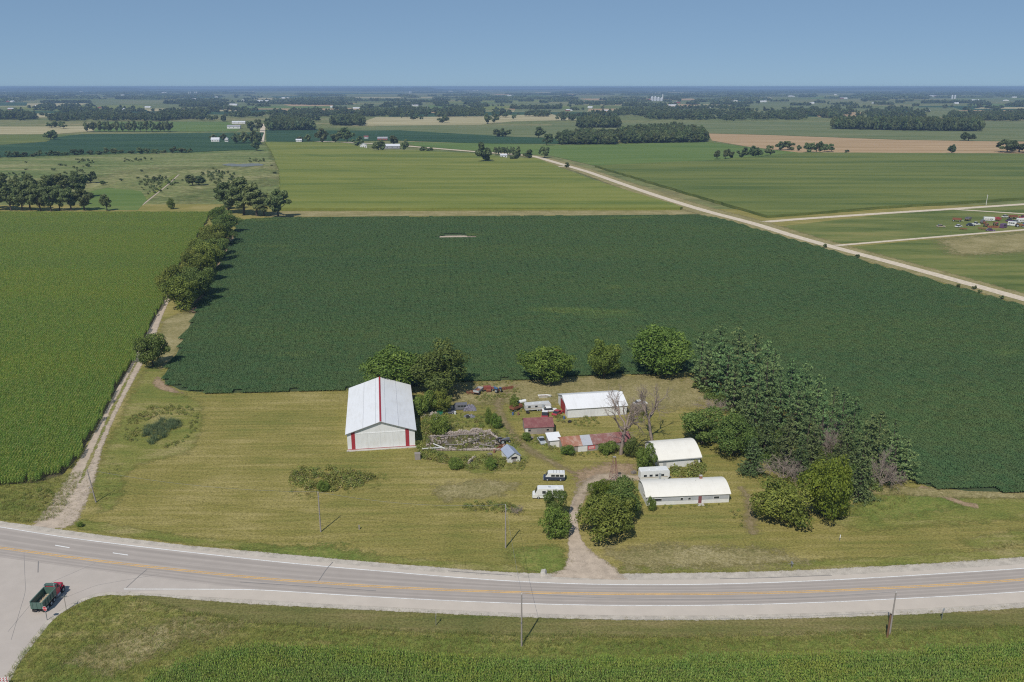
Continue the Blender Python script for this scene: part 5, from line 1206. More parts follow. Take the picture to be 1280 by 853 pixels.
for px, py, lab in ((545, 782, 'small dark route marker on the mound south of the highway'), (1177, 775, 'pale round backed route marker on the south verge')):
    o = post_sign('route_marker', px, py, 2.2, lab, R(95 if px < 900 else 30)); p_ = MB().prism([(0.33 * math.cos(k * .5236), 2.2 + 0.4 * math.sin(k * .5236)) for k in range(12)], -0.08, -0.055, 'y').build('sign_plate', M['galv'], o)
o = post_sign('mailbox', 989.5, 710, 1.0, 'dark mailbox on a post on the north shoulder verge', R(5), 'mailbox', 0.06, True)
MB().prism([(-0.18, 1.0), (0.18, 1.0), (0.18, 1.22)] + [(0.18 * math.cos(a), 1.22 + 0.18 * math.sin(a)) for a in (0.6, 1.2, 1.9, 2.5)] + [(-0.18, 1.22)], -0.3, 0.3, 'y').build('box', M['steel'], o); MB().box(-0.8, 0.1, -0.04, 0.04, 0.9, 0.98).build('arm', M['weathered'], o)
o = post_sign('marker_post', 1049.5, 676, 1.5, 'small white marker post on the lawn right of the olive shrub', 0, 'post', 0.06); MB().box(-0.09, 0.09, -0.085, -0.063, 0.7, 1.5).build('marker_face', M['sign_white'], o)
o = post_sign('stump_post', 449, 662, 1.0, 'short grey fence post on the lawn between two utility poles', 0.3, 'post', 0.12, True); MB().box(-0.14, 0.14, -0.14, 0.14, 1.0, 1.06).build('cap', M['plank'], o)
rk = rs(5)
bo = MB(); stone(bo, 0, 0, 0.25, 1.5); o = bo.build('boulder', M['concrete'], bevel=0.12); g = G(679, 717); o.location = (g[0], g[1], 0); tag(o, 'pale flat boulder on the verge beside the driveway mouth', 'boulder')
# striped barricade at the very corner of the side road
g = G(2.0, 857); o = thing('road_barricade', 'red and white striped barricade at the edge of the side road', 'barricade', (g[0], g[1], 0), R(10))
for x in (-0.9, 0.9): MB().box(x - .04, x + .04, -.04, .04, 0, 1.5).build('upright', M['steel'], o); 
for x in (-0.9, 0.9): MB().box(x - .05, x + .05, -.5, .5, -0.005, 0.06).build('foot', M['steel'], o)
for z in (0.55, 0.95, 1.3):
    bd = MB().box(-1.2, 1.2, -0.075, -0.045, z, z + 0.22).build('board', M['sign_white'], o)
    for k in range(5): MB().add([(-1.15 + k * .48, -0.08, z + .005), (-0.93 + k * .48, -0.08, z + .005), (-0.75 + k * .48, -0.08, z + .215), (-0.97 + k * .48, -0.08, z + .215)], [(0, 1, 2, 3)]).build('stripe', M['sign_red'], bd)

# ================================================================== vehicles and scrap
def carpaint(name, c, rough=0.35, dirt=0.3): return plain(name, c, rough, 0.0, 0.5, dirt=dirt, scale=1.2, dirtcol=tuple(x * .6 + .08 for x in c))
M['car_white'] = carpaint('car_white', (0.74, 0.74, 0.72)); M['car_navy'] = carpaint('car_navy', (0.03, 0.04, 0.075)); M['car_red'] = carpaint('car_red', (0.40, 0.045, 0.06), 0.45, 0.5); M['truck_red'] = carpaint('truck_red', (0.50, 0.015, 0.05), 0.3, 0.15); M['bed_green'] = carpaint('bed_green', (0.075, 0.14, 0.11), 0.5, 0.6)
M['car_silver'] = carpaint('car_silver', (0.42, 0.45, 0.47)); M['car_blue'] = carpaint('car_blue', (0.06, 0.13, 0.27)); M['car_grey'] = carpaint('car_grey', (0.16, 0.16, 0.18)); M['car_tan'] = carpaint('car_tan', (0.42, 0.34, 0.23)); M['car_purple'] = carpaint('car_purple', (0.13, 0.07, 0.15))
M['implement_rust'] = plain('implement_rust', (0.26, 0.10, 0.055), 0.9, dirt=0.6, scale=2); M['bin_green'] = carpaint('bin_green', (0.02, 0.19, 0.11)); M['tarp'] = plain('grey_tarp', (0.16, 0.15, 0.19), 0.7, dirt=0.5, scale=0.8, dirtcol=(0.38, 0.36, 0.38))
M['load'] = plain('sand_residue', (0.45, 0.36, 0.25), 0.95, dirt=0.5, scale=1.5)
def wheel(o, x, y, r, w=0.22):
    wh = MB().cyl((x, y - w / 2, r), r, w, 14, 'y').build('wheel', M['rubber'], o)
    MB().cyl((x, y - w / 2 - 0.012, r), r * 0.55, w + 0.024, 10, 'y').build('rim', M['car_silver'], wh); return wh
def vehicle(style, name, label, cat, loc, rz, L, W, H, paint, lower=None, group=None, roof=None):
    "front of the vehicle looks along +x"
    o = thing(name, label, cat, loc, rz, group); pm = M[paint]; r = 0.16 * min(H, 2.2) if style != 'car' else 0.32; c = r * 0.75
    x0, x1 = -L / 2, L / 2
    if style in ('van', 'camper'):
        wz = c + (H - c) * 0.42
        MB().prism([(x0, c), (x1 - .1, c), (x1, c + .3), (x1 - .05, wz * .82), (x1 - .55, wz), (x0, wz)], -W / 2, W / 2, 'y').build('lower_body', M[lower or paint], o, bevel=0.05)
        MB().prism([(x0 + .02, wz + .002), (x1 - .55, wz + .002), (x1 - 1.25, H - .1), (x1 - 1.6, H), (x0 + .1, H), (x0 + .02, H - .15)], -W / 2 + .05, W / 2 - .05, 'y').build('upper_body', M[roof or paint], o, bevel=0.06)
        n = 3 if style == 'van' else 4
        for s in (-1, 1):
            for k in range(n):
                a = x0 + .35 + (L - 2.2) * k / n; b = a + (L - 2.2) / n - (.14 if style == 'van' else .5)
                MB().box(a, b, s * (W / 2 - .05) - .012, s * (W / 2 - .05) + .012, wz + .12, wz + .12 + (H - wz) * .52).build('side_window', M['glass'], o)
        zt = H - .3; MB().add([(x1 - .62, -W / 2 + .18, wz + .1), (x1 - .62, W / 2 - .18, wz + .1), (x1 - 1.12, W / 2 - .22, zt), (x1 - 1.12, -W / 2 + .22, zt), (x1 - .58, -W / 2 + .18, wz + .1), (x1 - .58, W / 2 - .18, wz + .1), (x1 - 1.08, W / 2 - .22, zt), (x1 - 1.08, -W / 2 + .22, zt)], [(0, 1, 2, 3), (4, 5, 6, 7), (0, 1, 5, 4), (2, 3, 7, 6), (1, 2, 6, 5), (0, 3, 7, 4)]).build('windscreen', M['glass'], o)
        if style == 'camper':
            MB().box(x0 + 1.2, x0 + 2.0, -.35, .35, H, H + .22).build('roof_unit', M['car_white'], o, bevel=.04); MB().box(x0 + 3.2, x0 + 3.8, -.3, .3, H, H + .1).build('roof_hatch', M['car_silver'], o)
            for s in (-1, 1): MB().box(x0 + .1, x1 - 1.2, s * W / 2 - .01, s * W / 2 + .01, wz - .25, wz - .12).build('stripe', M['car_grey'], o)
        else:
            for k in range(4): MB().box(x0 + .5 + k * .8, x0 + .56 + k * .8, -W / 2 + .15, W / 2 - .15, H + .002, H + .05).build('roof_bar', M['car_grey'], o)
    elif style == 'car':
        MB().prism([(x0, c), (x1, c), (x1, c + .35), (x1 - .12, c + .48), (x0 + .1, c + .55), (x0, c + .4)], -W / 2, W / 2, 'y').build('lower_body', pm, o, bevel=0.06)
        MB().prism([(x0 + .5, c + .53), (x1 - 1.2, c + .51), (x1 - 1.9, H), (x0 + 1.1, H)], -W / 2 + .14, W / 2 - .14, 'y').build('cabin', M['glass'], o, bevel=0.04)
        MB().box(x0 + 1.1, x1 - 1.9, -W / 2 + .13, W / 2 - .13, H - .01, H + .035).build('roof', pm, o)
    elif style == 'pickup':
        MB().prism([(x0, c), (x1, c), (x1, c + .5), (x1 - .1, c + .62), (x0, c + .62)], -W / 2, W / 2, 'y').build('lower_body', pm, o, bevel=0.04)
        MB().prism([(x0 + L * .42, c + .62), (x1 - 1.3, c + .62), (x1 - 1.8, H), (x0 + L * .46, H)], -W / 2 + .12, W / 2 - .12, 'y').build('cabin', M['glass'], o, bevel=.04)
        MB().box(x0 + L * .46, x1 - 1.8, -W / 2 + .11, W / 2 - .11, H - .01, H + .04).build('roof', M[roof or paint], o)
        MB().box(x0 + .1, x0 + L * .4, -W / 2 + .12, W / 2 - .12, c + .63, c + .64).build('bed_floor', M['car_grey'], o)
        for s in (-1, 1): MB().box(x0 + .02, x0 + L * .41, s * (W / 2 - .06) - .05, s * (W / 2 - .06) + .05, c + .622, c + .95).build('bed_side', pm, o)
    for s in (-1, 1):
        for x in (x0 + L * .2, x1 - L * .19): wheel(o, x, s * (W / 2 - .1), r)
        MB().box(x1 - .03, x1 + .025, s * (W / 2 - .3) - .12, s * (W / 2 - .3) + .12, c + .28, c + .42).build('headlight', M['sign_white'], o)
        MB().box(x0 - .02, x0 + .03, s * (W / 2 - .2) - .1, s * (W / 2 - .2) + .1, c + .25, c + .4).build('tail_light', M['sign_red'], o)
    MB().box(x1 - .05, x1 + .06, -W / 2 + .05, W / 2 - .05, c, c + .16).build('bumper', M['car_silver'], o)
    return o
def P2(px, py): g = G(px, py); return (g[0], g[1], 0)
M['faded_red'] = plain('faded_red', (0.27, 0.075, 0.06), 0.8, dirt=0.6, scale=1.5)
# on the lawn beside the drive
vehicle('van', 'passenger_van', 'old van with a white roof and dark navy sides parked on the lawn', 'van', P2(692.5, 599.5), R(178), 5.5, 2.0, 2.2, 'car_navy', roof='car_white')
vehicle('camper', 'camper_van', 'long white camper van parked on the lawn beside the driveway shrubs', 'camper', P2(685, 621.5), R(180), 7.6, 2.2, 2.7, 'car_white')
vehicle('car', 'parked_car', 'small silver car sunk in weeds before the maroon roofed shed', 'car', P2(677, 553), R(-75), 4.0, 1.7, 1.35, 'car_silver')
# white trailers
M['trailer_grey'] = carpaint('weathered_trailer', (0.55, 0.55, 0.54), 0.6, 0.5)
def box_trailer(name, label, loc, rz, L, W, H, paint, windows=4, cat='trailer'):
    o = thing(name, label, cat, loc, rz); c = .5
    MB().prism([(-L / 2, c), (L / 2 - .5, c), (L / 2, c + .6), (L / 2 - .05, H - .35), (L / 2 - .35, H), (-L / 2 + .25, H), (-L / 2, H - .3)], -W / 2, W / 2, 'y').build('body', M[paint], o, bevel=.07)
    for k in range(windows): 
        x = -L / 2 + .8 + (L - 1.6) * k / windows; MB().box(x, x + .8, -W / 2 - .012, -W / 2 + .012, c + .85, c + 1.4).build('window', M['glass'], o)
    MB().box(L * .12, L * .12 + .65, -W / 2 - .02, -W / 2 + .012, c + .1, c + 1.7).build('door', M['car_silver'], o)
    MB().box(-L / 2 + .1, L / 2 - .5, -W / 2 - .008, -W / 2 + .008, c + .55, c + .7).build('stripe', M['car_tan'], o)
    for x in (-L * .22, L * .05): MB().box(x, x + .5, -.25, .25, H, H + .12).build('roof_vent', M['car_white'], o)
    for s in (-1, 1): wheel(o, -.3, s * (W / 2 - .12), .34); wheel(o, .45, s * (W / 2 - .12), .34)
    MB().tube([(L / 2 - .5, 0, c - .05), (L / 2 + .9, 0, c - .1)], .06, 5).build('drawbar', M['steel'], o); MB().tube([(L / 2 + .6, 0, -0.01), (L / 2 + .6, 0, c - .05)], .05, 5).build('jack', M['steel'], o)
    return o
box_trailer('house_trailer', 'long off-white house trailer parked behind the maroon roofed shed', P2(672, 512.5), R(12), 8.2, 2.4, 2.35, 'trailer_grey', 3)
box_trailer('travel_trailer', 'white travel trailer wedged between the long house and the garage', (36.2, 195.2, 0), R(7), 7.6, 2.4, 3.0, 'car_white')
bt = thing('boat', 'white open boat lying on the grass behind the house trailer', 'boat', P2(681, 497), R(6))
hull = [(-2.2, .75), (-2.2, -.75), (.8, -.8), (2.3, 0), (.8, .8)]
MB().add([(x, y, .75) for x, y in hull] + [(x * .86, y * .6, 0) for x, y in hull], [tuple(range(4, -1, -1))[::-1] and (5, 6, 7, 8, 9)] + [(i, (i + 1) % 5, 5 + (i + 1) % 5, 5 + i) for i in range(5)]).build('hull', M['car_white'], bt)
MB().add([(x * .9, y * .85, .45) for x, y in hull], [(0, 1, 2, 3, 4)]).build('deck', M['brownpole'], bt)
for x in (-1.2, .3): MB().box(x, x + .3, -.62, .62, .5, .58).build('thwart', M['weathered'], bt)
vehicle('pickup', 'pickup_truck', 'red and white pickup with its nose toward the maroon shed', 'pickup', P2(681, 521), R(-95), 5.2, 1.95, 1.8, 'car_red', roof='car_white')
vehicle('car', 'parked_car', 'white car behind the red and white pickup', 'car', P2(687, 514.5), R(10), 4.6, 1.8, 1.4, 'car_white')
vehicle('car', 'parked_car', 'bright red car against the end of the machine shed', 'car', P2(697, 518), R(55), 4.3, 1.75, 1.4, 'car_red')
vehicle('car', 'parked_car', 'white car half hidden behind the far end of the machine shed', 'car', P2(800, 506), R(15), 4.4, 1.75, 1.4, 'car_white')
vehicle('car', 'parked_car', 'dark grey car in the weeds beside the barn shrubs', 'car', P2(560, 517), R(8), 4.5, 1.8, 1.45, 'car_grey')
vehicle('van', 'old_van', 'dark grey van body abandoned beside the tarpaulin heap', 'van', P2(574, 512), R(186), 5.0, 1.9, 2.0, 'car_grey')
vehicle('pickup', 'pickup_truck', 'dark blue grey pickup rusting against the barn shrubs', 'pickup', P2(536, 515), R(20), 5.0, 1.9, 1.75, 'car_navy')
# dump truck at the junction
hd = R(90); mid = (-90.1, 141.9)
tk = thing('dump_truck', 'dump truck with a bright red cab and green open box at the junction', 'truck', (mid[0], mid[1], 0), hd)
for s in (-1, 1): MB().box(-4.1, 3.9, s * .45 - .08, s * .45 + .08, .75, 1.02).build('frame_rail', M['dark'], tk)
MB().prism([(2.3, .85), (4.0, .85), (4.05, 1.3), (3.9, 1.85), (2.3, 2.0)], -.85, .85, 'y').build('hood', M['truck_red'], tk, bevel=.08)
cb_ = MB().prism([(.95, .8), (2.3, .8), (2.3, 2.02), (2.05, 2.85), (1.85, 2.95), (1.0, 2.95), (.95, 2.85)], -1.1, 1.1, 'y').build('cab', M['truck_red'], tk, bevel=.07)
MB().add([(2.31, -.95, 2.08), (2.31, .95, 2.08), (2.1, .95, 2.75), (2.1, -.95, 2.75), (2.34, -.95, 2.1), (2.34, .95, 2.1), (2.13, .95, 2.77), (2.13, -.95, 2.77)], [(0, 1, 2, 3), (4, 5, 6, 7), (0, 1, 5, 4), (2, 3, 7, 6), (1, 2, 6, 5), (0, 3, 7, 4)]).build('windscreen', M['glass'], cb_)
for s in (-1, 1):
    MB().box(1.2, 2.0, s * 1.1 - .012, s * 1.1 + .012, 2.05, 2.7).build('side_window', M['glass'], cb_)
    MB().box(2.05, 2.15, s * 1.35 - .1, s * 1.35 + .1, 1.9, 2.5).build('mirror', M['steel'], tk); MB().tube([(2.1, s * 1.1, 2.3), (2.1, s * 1.3, 2.3)], .03, 5).build('mirror_arm', M['steel'], tk)
    MB().prism([(2.75, 1.15), (3.0, 1.35), (3.5, 1.35), (3.8, 1.1), (3.9, .8), (3.85, 1.2), (3.5, 1.48), (2.95, 1.48), (2.6, 1.2)], s * 1.15 - .18 * (s > 0) * 2, s * 1.15 + .18 * (s < 0) * 2, 'y').build('fender', M['truck_red'], tk)
    MB().cyl((1.0, s * .95, .55), .3, 1.1, 12, 'x').build('fuel_tank', M['car_silver'], tk); MB().cyl((.8, s * .95, 1.0), .08, 2.4, 8).build('exhaust_stack', M['car_silver'], tk)
    wheel(tk, 3.25, s * 1.0, .52, .3)
    for x in (-1.35, -2.65): wheel(tk, x, s * .95, .52, .5)
    wheel(tk, -.1, s * .98, .46, .28)
    MB().box(-3.72, -3.68, s * .95 - .3, s * .95 + .3, .25, 1.0).build('mud_flap', M['rubber'], tk)
MB().box(3.98, 4.12, -1.15, 1.15, .45, .8).build('bumper', M['car_silver'], tk); MB().box(4.06, 4.09, -.5, .5, .9, 1.65).build('grille', M['car_silver'], tk)
bd = thing('tmp', '', '', (0, 0, 0)); bpy.data.objects.remove(bd)
bz0, bz1 = 1.12, 2.55
bed = MB().box(-4.0, .68, -1.18, 1.18, bz0, bz0 + .1).build('box_floor', M['load'], tk)
for s in (-1, 1):
    MB().prism([(s * 1.1, bz0 + .1), (s * 1.18, bz0 + .1), (s * 1.24, bz1), (s * 1.14, bz1)], -4.0, .68, 'y').v
    m_b = MB().add([(-4.0, s * 1.18, bz0 + .1), (.68, s * 1.18, bz0 + .1), (.68, s * 1.24, bz1), (-4.0, s * 1.24, bz1), (-4.0, s * 1.10, bz0 + .1), (.68, s * 1.10, bz0 + .1), (.68, s * 1.15, bz1), (-4.0, s * 1.15, bz1)], [(0, 1, 2, 3), (4, 5, 6, 7), (0, 1, 5, 4), (2, 3, 7, 6), (1, 2, 6, 5), (0, 3, 7, 4)]).build('box_side', M['bed_green'], tk)
    MB().box(-4.02, .7, s * 1.2 - .1, s * 1.2 + .1, bz1, bz1 + .1).build('top_rail', M['bed_green'], m_b)
    for x in (-3.2, -2.3, -1.4, -.5): MB().box(x, x + .1, s * 1.27 - .05, s * 1.27 + .05, bz0 + .1, bz1 - .02).build('side_rib', M['bed_green'], m_b)
MB().box(.69, .78, -1.2, 1.2, bz0, bz1 + .25).build('box_front', M['bed_green'], tk); MB().box(.79, 1.6, -1.1, 1.1, bz1 + .48, bz1 + .56).build('cab_guard', M['bed_green'], tk)
for s in (-1, 1): MB().tube([(.75, s * 1.0, bz1 + .2), (1.2, s * 1.0, bz1 + .5)], .05, 5).build('guard_strut', M['bed_green'], tk)
tg = MB().box(-4.1, -4.01, -1.2, 1.2, bz0, bz1 - .05).build('tailgate', M['bed_green'], tk)
for y in (-.8, 0, .8): MB().box(-4.15, -4.105, y - .05, y + .05, bz0 + .05, bz1 - .1).build('tailgate_rib', M['bed_green'], tg)
mbs = MB(); rr2 = rs(3)
for k in range(60): stone(mbs, rr2.uniform(-3.8, .5), rr2.uniform(-1.0, 1.0), bz0 + .13, rr2.uniform(.15, .4))
o = mbs.build('load_residue', M['load'], tk); o['kind'] = 'stuff'

# ---- scrap and implements in the yard
def heap(name, label, cat, px, py, w, d, h, mat, seed, n=26):
    "a lumpy covered heap: one mesh draped over mounds"
    r = rs(seed); g = G(px, py); N = 20; o_v = []; f = []
    hills = [(r.uniform(-.6, .6), r.uniform(-.6, .6), r.uniform(.5, 1), r.uniform(.25, .5)) for _ in range(6)]
    for i in range(N + 1):
        for j in range(N + 1):
            u, v = i / N * 2 - 1, j / N * 2 - 1; e = max(0, 1 - max(abs(u), abs(v)) ** 4)
            z = max(q * math.exp(-((u - a) ** 2 + (v - b_) ** 2) / s ** 2) for a, b_, q, s in hills); o_v.append((u * w / 2 * (1 + .08 * r.normal()), v * d / 2 * (1 + .08 * r.normal()), e * h * (.35 + .65 * z) * (1 + .1 * r.normal()) - .02))
    for i in range(N):
        for j in range(N): k = i * (N + 1) + j; f.append((k, k + N + 1, k + N + 2, k + 1))
    o = link(name, me_from(name, o_v, f, M[mat])); o.location = (g[0], g[1], 0); o.rotation_euler.z = r.uniform(-.3, .3); return tag(o, label, cat)
heap('tarpaulin_heap', 'heap under grey purple tarpaulins near the barn shrubs', 'heap', 587, 512, 4.0, 3.0, 2.0, 'tarp', 1)
heap('scrap_heap', 'dark low scrap heap below the tarpaulin heap', 'heap', 587, 521, 3.4, 2.0, 1.0, 'car_grey', 2)
heap('brush_heap', 'brown brush heap against the shrubs beside the big barn', 'heap', 539, 520, 6.0, 3.0, 1.6, 'weathered', 3)
gb = thing('waste_bin', 'bright green square bin between the brush heap and the dark car', 'bin', P2(550, 518.5), R(10))
for s in (-1, 1): MB().box(-.9, .9, s * .6 - .04, s * .6 + .04, .1, 1.7).build('bin_wall', M['bin_green'], gb); MB().box(s * .86 - .04, s * .86 + .04, -.555, .555, .1, 1.7).build('bin_end', M['bin_green'], gb)
MB().box(-.82, .82, -.555, .555, .1, .16).build('bin_floor', M['bin_green'], gb); MB().box(-.95, .95, -.1, .68, 1.71, 1.77).build('lid', M['bin_green'], gb)
for sx in (-1, 1): MB().box(sx * .7 - .08, sx * .7 + .08, -.6, .6, -0.005, .1).build('skid', M['steel'], gb)
def implement(label, px, py, kind, mat, rz, seed, cat='implement', mat2='implement_rust', name='farm_implement', sc=1.0):
    g = G(px, py); o = thing(name, label, cat, (g[0], g[1], 0), rz); o.scale = (sc, sc, sc); r = rs(seed)
    if kind == 'tractor':
        MB().box(-.3, 1.7, -.35, .35, .75, 1.4).build('hood', M[mat], o, bevel=.08); MB().box(-1.1, -.3, -.45, .45, .7, 1.15).build('transmission', M[mat2], o)
        MB().box(-1.1, -.5, -.28, .28, 1.2, 1.3).build('seat', M['dark'], o); MB().tube([(-.1, 0, 1.4), (-.35, 0, 1.75)], .03, 5).build('steering_column', M['steel'], o); MB().cyl((1.0, .1, 1.4), .05, .8, 6).build('exhaust', M['steel'], o)
        for s in (-1, 1): wheel(o, -.9, s * .8, .75, .35); wheel(o, 1.4, s * .6, .38, .2); MB().box(-1.5, -.3, s * .8 - .22, s * .8 + .22, 1.52, 1.57).build('fender', M[mat], o)
    elif kind == 'rake':
        MB().tube([(-2.2, 0, .8), (2.2, .3, .8)], .07, 6).build('main_beam', M[mat], o)
        for k in range(6): MB().cyl((-2 + k * .8, -.25, .55), .55, .06, 12, 'y').build('rake_wheel', M[mat2], o)
        MB().tube([(0, .1, .8), (0, 2.0, .4)], .06, 5).build('drawbar', M[mat], o)
        for s in (-1, 1): wheel(o, s * 1.6, .5, .35, .16)
    elif kind == 'baler':
        MB().box(-1.5, 1.0, -.6, .6, .6, 1.8).build('chamber', M[mat], o, bevel=.1); MB().box(-.8, .8, -1.5, -.6, .35, .9).build('pickup_reel', M[mat2], o); MB().box(1.0, 2.4, -.4, .4, .75, 1.3).build('bale_chute', M[mat], o)
        for s in (-1, 1): wheel(o, -.2, s * .85, .45, .22)
        MB().cyl((-1.0, -.65, 1.2), .4, .08, 14, 'y').build('flywheel', M[mat2], o); MB().tube([(-1.5, 0, .7), (-2.8, 0, .5)], .06, 5).build('drawbar', M[mat2], o)
    elif kind == 'wagon':
        MB().box(-2.0, 2.0, -.95, .95, .85, 1.0).build('deck', M[mat2], o)
        for s in (-1, 1): MB().box(-2.0, 2.0, s * .93 - .03, s * .93 + .03, 1.0, 1.7).build('side_board', M[mat], o); [wheel(o, x, s * .8, .4, .18) for x in (-1.4, 1.4)]
        for x in (-1.97, 1.97): MB().box(x - .03, x + .03, -.9, .9, 1.0, 1.7).build('end_board', M[mat], o)
        MB().tube([(2.0, 0, .8), (3.2, 0, .4)], .05, 5).build('tongue', M['steel'], o)
    elif kind == 'disc':
        for y in (-.6, .6):
            MB().tube([(-1.6, y, .7), (1.6, y, .7)], .08, 6).build('gang_beam', M[mat], o)
            for k in range(8): MB().cyl((-1.5 + k * .42, y, .32), .32, .04, 10, 'x').build('disc_blade', M[mat2], o)
        MB().box(-.1, .1, -1.8, .7, .68, .8).build('frame', M[mat], o)
        for x in (-1.2, 1.2): MB().box(x - .05, x + .05, -.6, .6, .72, .8).build('cross_bar', M[mat], o)
    elif kind == 'tank':
        MB().cyl((-1.4, 0, 1.0), .6, 2.8, 16, 'x').build('tank', M[mat], o)
        for x in (-.9, .9): MB().box(x - .1, x + .1, -.5, .5, 0, .5).build('cradle', M[mat2], o)
        MB().cyl((0, 0, 1.55), .15, .2, 10).build('filler_dome', M['steel'], o)
    return o
implement('weathered brown disc harrow at the tree end of the implement row', 589, 492, 'disc', 'implement_rust', 0.3, 1)
implement('grey flat wagon in the implement row by the field', 598, 492, 'wagon', 'car_silver', 1.2, 2)
implement('faded red baler in the middle of the implement row', 610, 489, 'baler', 'faded_red', 0.2, 3)
implement('blue tractor beside the red baler in the implement row', 621, 490, 'tractor', 'car_blue', 2.2, 4, 'tractor', name='old_tractor')
implement('rust red wheel rake at the open end of the implement row', 633, 487, 'rake', 'implement_rust', 0.4, 5)
implement('rusty wagon of scrap at the end of the house trailer', 645, 513, 'wagon', 'implement_rust', 0.8, 6)
implement('white tank on cradles among scrap at the house trailer', 652, 506, 'tank', 'car_white', 0.5, 7, 'tank', name='storage_tank')
implement('small rusty disc harrow by the blue grey shed at the ruin', 627, 561, 'disc', 'implement_rust', 1.0, 8)
implement('dark scrapped tractor on the rubble end of the ruin', 630, 554, 'tractor', 'car_grey', 0.5, 9, 'tractor', name='old_tractor')
implement('grey oil tank beside the travel trailer by the long house', 803.5, 599.5, 'tank', 'car_grey', 1.6, 10, 'tank', name='storage_tank', sc=0.75)
implement('pale water tank among the weeds beside the big barn', 545, 528, 'tank', 'car_white', 0.4, 11, 'tank', name='storage_tank', sc=0.7)

# ---- loose clutter of the yard
def barrel(px, py, mat, label):
    o = thing('oil_drum', label, 'drum', P2(px, py), 0.4)
    MB().cyl((0, 0, 0), .3, .88, 14).build('drum_body', M[mat], o)
    for z in (.02, .3, .58, .84): MB().cyl((0, 0, z), .315, .03, 14).build('hoop', M['steel'], o)
for px, py, mt, lab in ((641, 519, 'car_blue', 'blue oil drum by the rusty scrap wagon'), (648, 519, 'implement_rust', 'rusty oil drum by the rusty scrap wagon'), (556, 524, 'implement_rust', 'rusty oil drum near the green bin'), (569, 518, 'car_white', 'white drum at the foot of the tarpaulin heap'), (618, 566, 'implement_rust', 'rusty oil drum inside the ruin by the tiny shed'), (705, 524, 'car_blue', 'blue drum at the corner of the machine shed')): barrel(px, py, mt, lab)
def tyres(px, py, n, label):
    o = thing('tyre_stack', label, 'tyres', P2(px, py), 0)
    for k in range(n):
        mb = MB(); rr_ = rs(px * 7 + k); cx, cy = rr_.normal(0, .08, 2)
        mb.tube([(cx + .42 * math.cos(a), cy + .42 * math.sin(a), .15 + .27 * k) for a in np.linspace(0, 6.283, 15)], .14, 7).build('tyre', M['rubber'], o, smooth=True)
for px, py, n, lab in ((585, 523, 3, 'stack of old tyres beside the dark scrap heap'), (660, 517, 2, 'two old tyres in front of the house trailer'), (622, 552, 3, 'stack of old tyres at the back of the ruin'), (712, 528, 2, 'two old tyres at the wall of the machine shed')): tyres(px, py, n, lab)
def pallet(px, py, rz, n, label):
    o = thing('pallet_stack', label, 'pallets', P2(px, py), rz)
    for k in range(n):
        for j in range(5): MB().box(-.6, .6, -.5 + j * .225, -.4 + j * .225, .1 + k * .15, .125 + k * .15).build('slat', M['plank'], o)
        for x in (-.55, 0, .5): MB().box(x, x + .06, -.5, .5, k * .15, .1 + k * .15).build('bearer', M['plank'], o)
for px, py, rz, n, lab in ((533, 527, .3, 5, 'stack of grey pallets close to the big barn wall'), (612, 569, .7, 3, 'low stack of grey pallets before the ruin'), (664, 549, .2, 4, 'stack of pallets in weeds at the maroon roofed shed'), (792, 592, .5, 4, 'stack of pallets at the corner of the garage')): pallet(px, py, rz, n, lab)

# ---- the far scrapyard by the lanes
far = [('car', 1176, 284, 'car_tan'), ('car', 1198, 284, 'car_white'), ('car', 1213, 282.5, 'car_navy'), ('pickup', 1219, 281.5, 'car_white'), ('wagon', 1196, 277, 'implement_rust'), ('wagon', 1210, 276, 'car_grey'), ('baler', 1228, 279.5, 'car_grey'), ('trailer', 1236, 276.5, 'car_white'), ('tractor', 1233, 283.5, 'implement_rust'), ('disc', 1227, 287, 'implement_rust'), ('rake', 1241, 285, 'implement_rust'), ('baler', 1246, 276, 'car_red'), ('tractor', 1245, 282, 'car_red'), ('van', 1254, 285, 'car_purple'), ('van', 1266, 282.5, 'car_white'), ('car', 1257, 272, 'car_white'), ('wagon', 1266, 273.5, 'implement_rust'), ('car', 1262, 277, 'car_purple'), ('trailer', 1277, 278, 'car_white'), ('tractor', 1274, 284, 'implement_rust'), ('pickup', 1278, 273, 'car_red'), ('disc', 1204, 287.5, 'implement_rust'), ('car', 1238, 289, 'car_purple'), ('wagon', 1284, 284, 'car_blue'), ('car', 1270, 278.5, 'car_silver')]
CN = {'car_tan': 'tan', 'car_white': 'white', 'car_navy': 'navy', 'implement_rust': 'rusty', 'car_grey': 'dark grey', 'car_red': 'red', 'car_purple': 'purple', 'car_blue': 'blue', 'car_silver': 'silver'}
KN = {'car': 'car', 'pickup': 'pickup', 'wagon': 'wagon', 'baler': 'baler', 'trailer': 'box trailer', 'tractor': 'tractor', 'disc': 'disc harrow', 'rake': 'wheel rake', 'van': 'van'}
rq = rs(12)
seen = {}
for k, px, py, mt in far: seen[(k, mt)] = seen.get((k, mt), 0) + 1
for i, (k, px, py, mt) in enumerate(far):
    lab = '%s %s dumped in the distant scrapyard beside the farm lane' % (CN[mt], KN[k]); grp = '%s %ss in the distant scrapyard' % (CN[mt], KN[k]) if seen[(k, mt)] > 1 else None; rz = rq.uniform(-.6, .9); nm = 'scrap_' + KN[k].replace(' ', '_')
    if k in ('car', 'van', 'pickup'): o = vehicle(k, nm, lab, KN[k], P2(px, py), rz, *{'car': (4.6, 1.8, 1.5), 'van': (5.4, 2.1, 2.5), 'pickup': (5.2, 1.9, 1.8)}[k], mt); o.scale = (1.25,) * 3
    elif k == 'trailer': o = box_trailer(nm, lab, P2(px, py), rz * .4, 7.5, 2.5, 3.0, mt)
    else: o = implement(lab, px, py, k, mt, rz, 50 + i, KN[k], name=nm, sc=1.5)
    if grp: o['group'] = grp

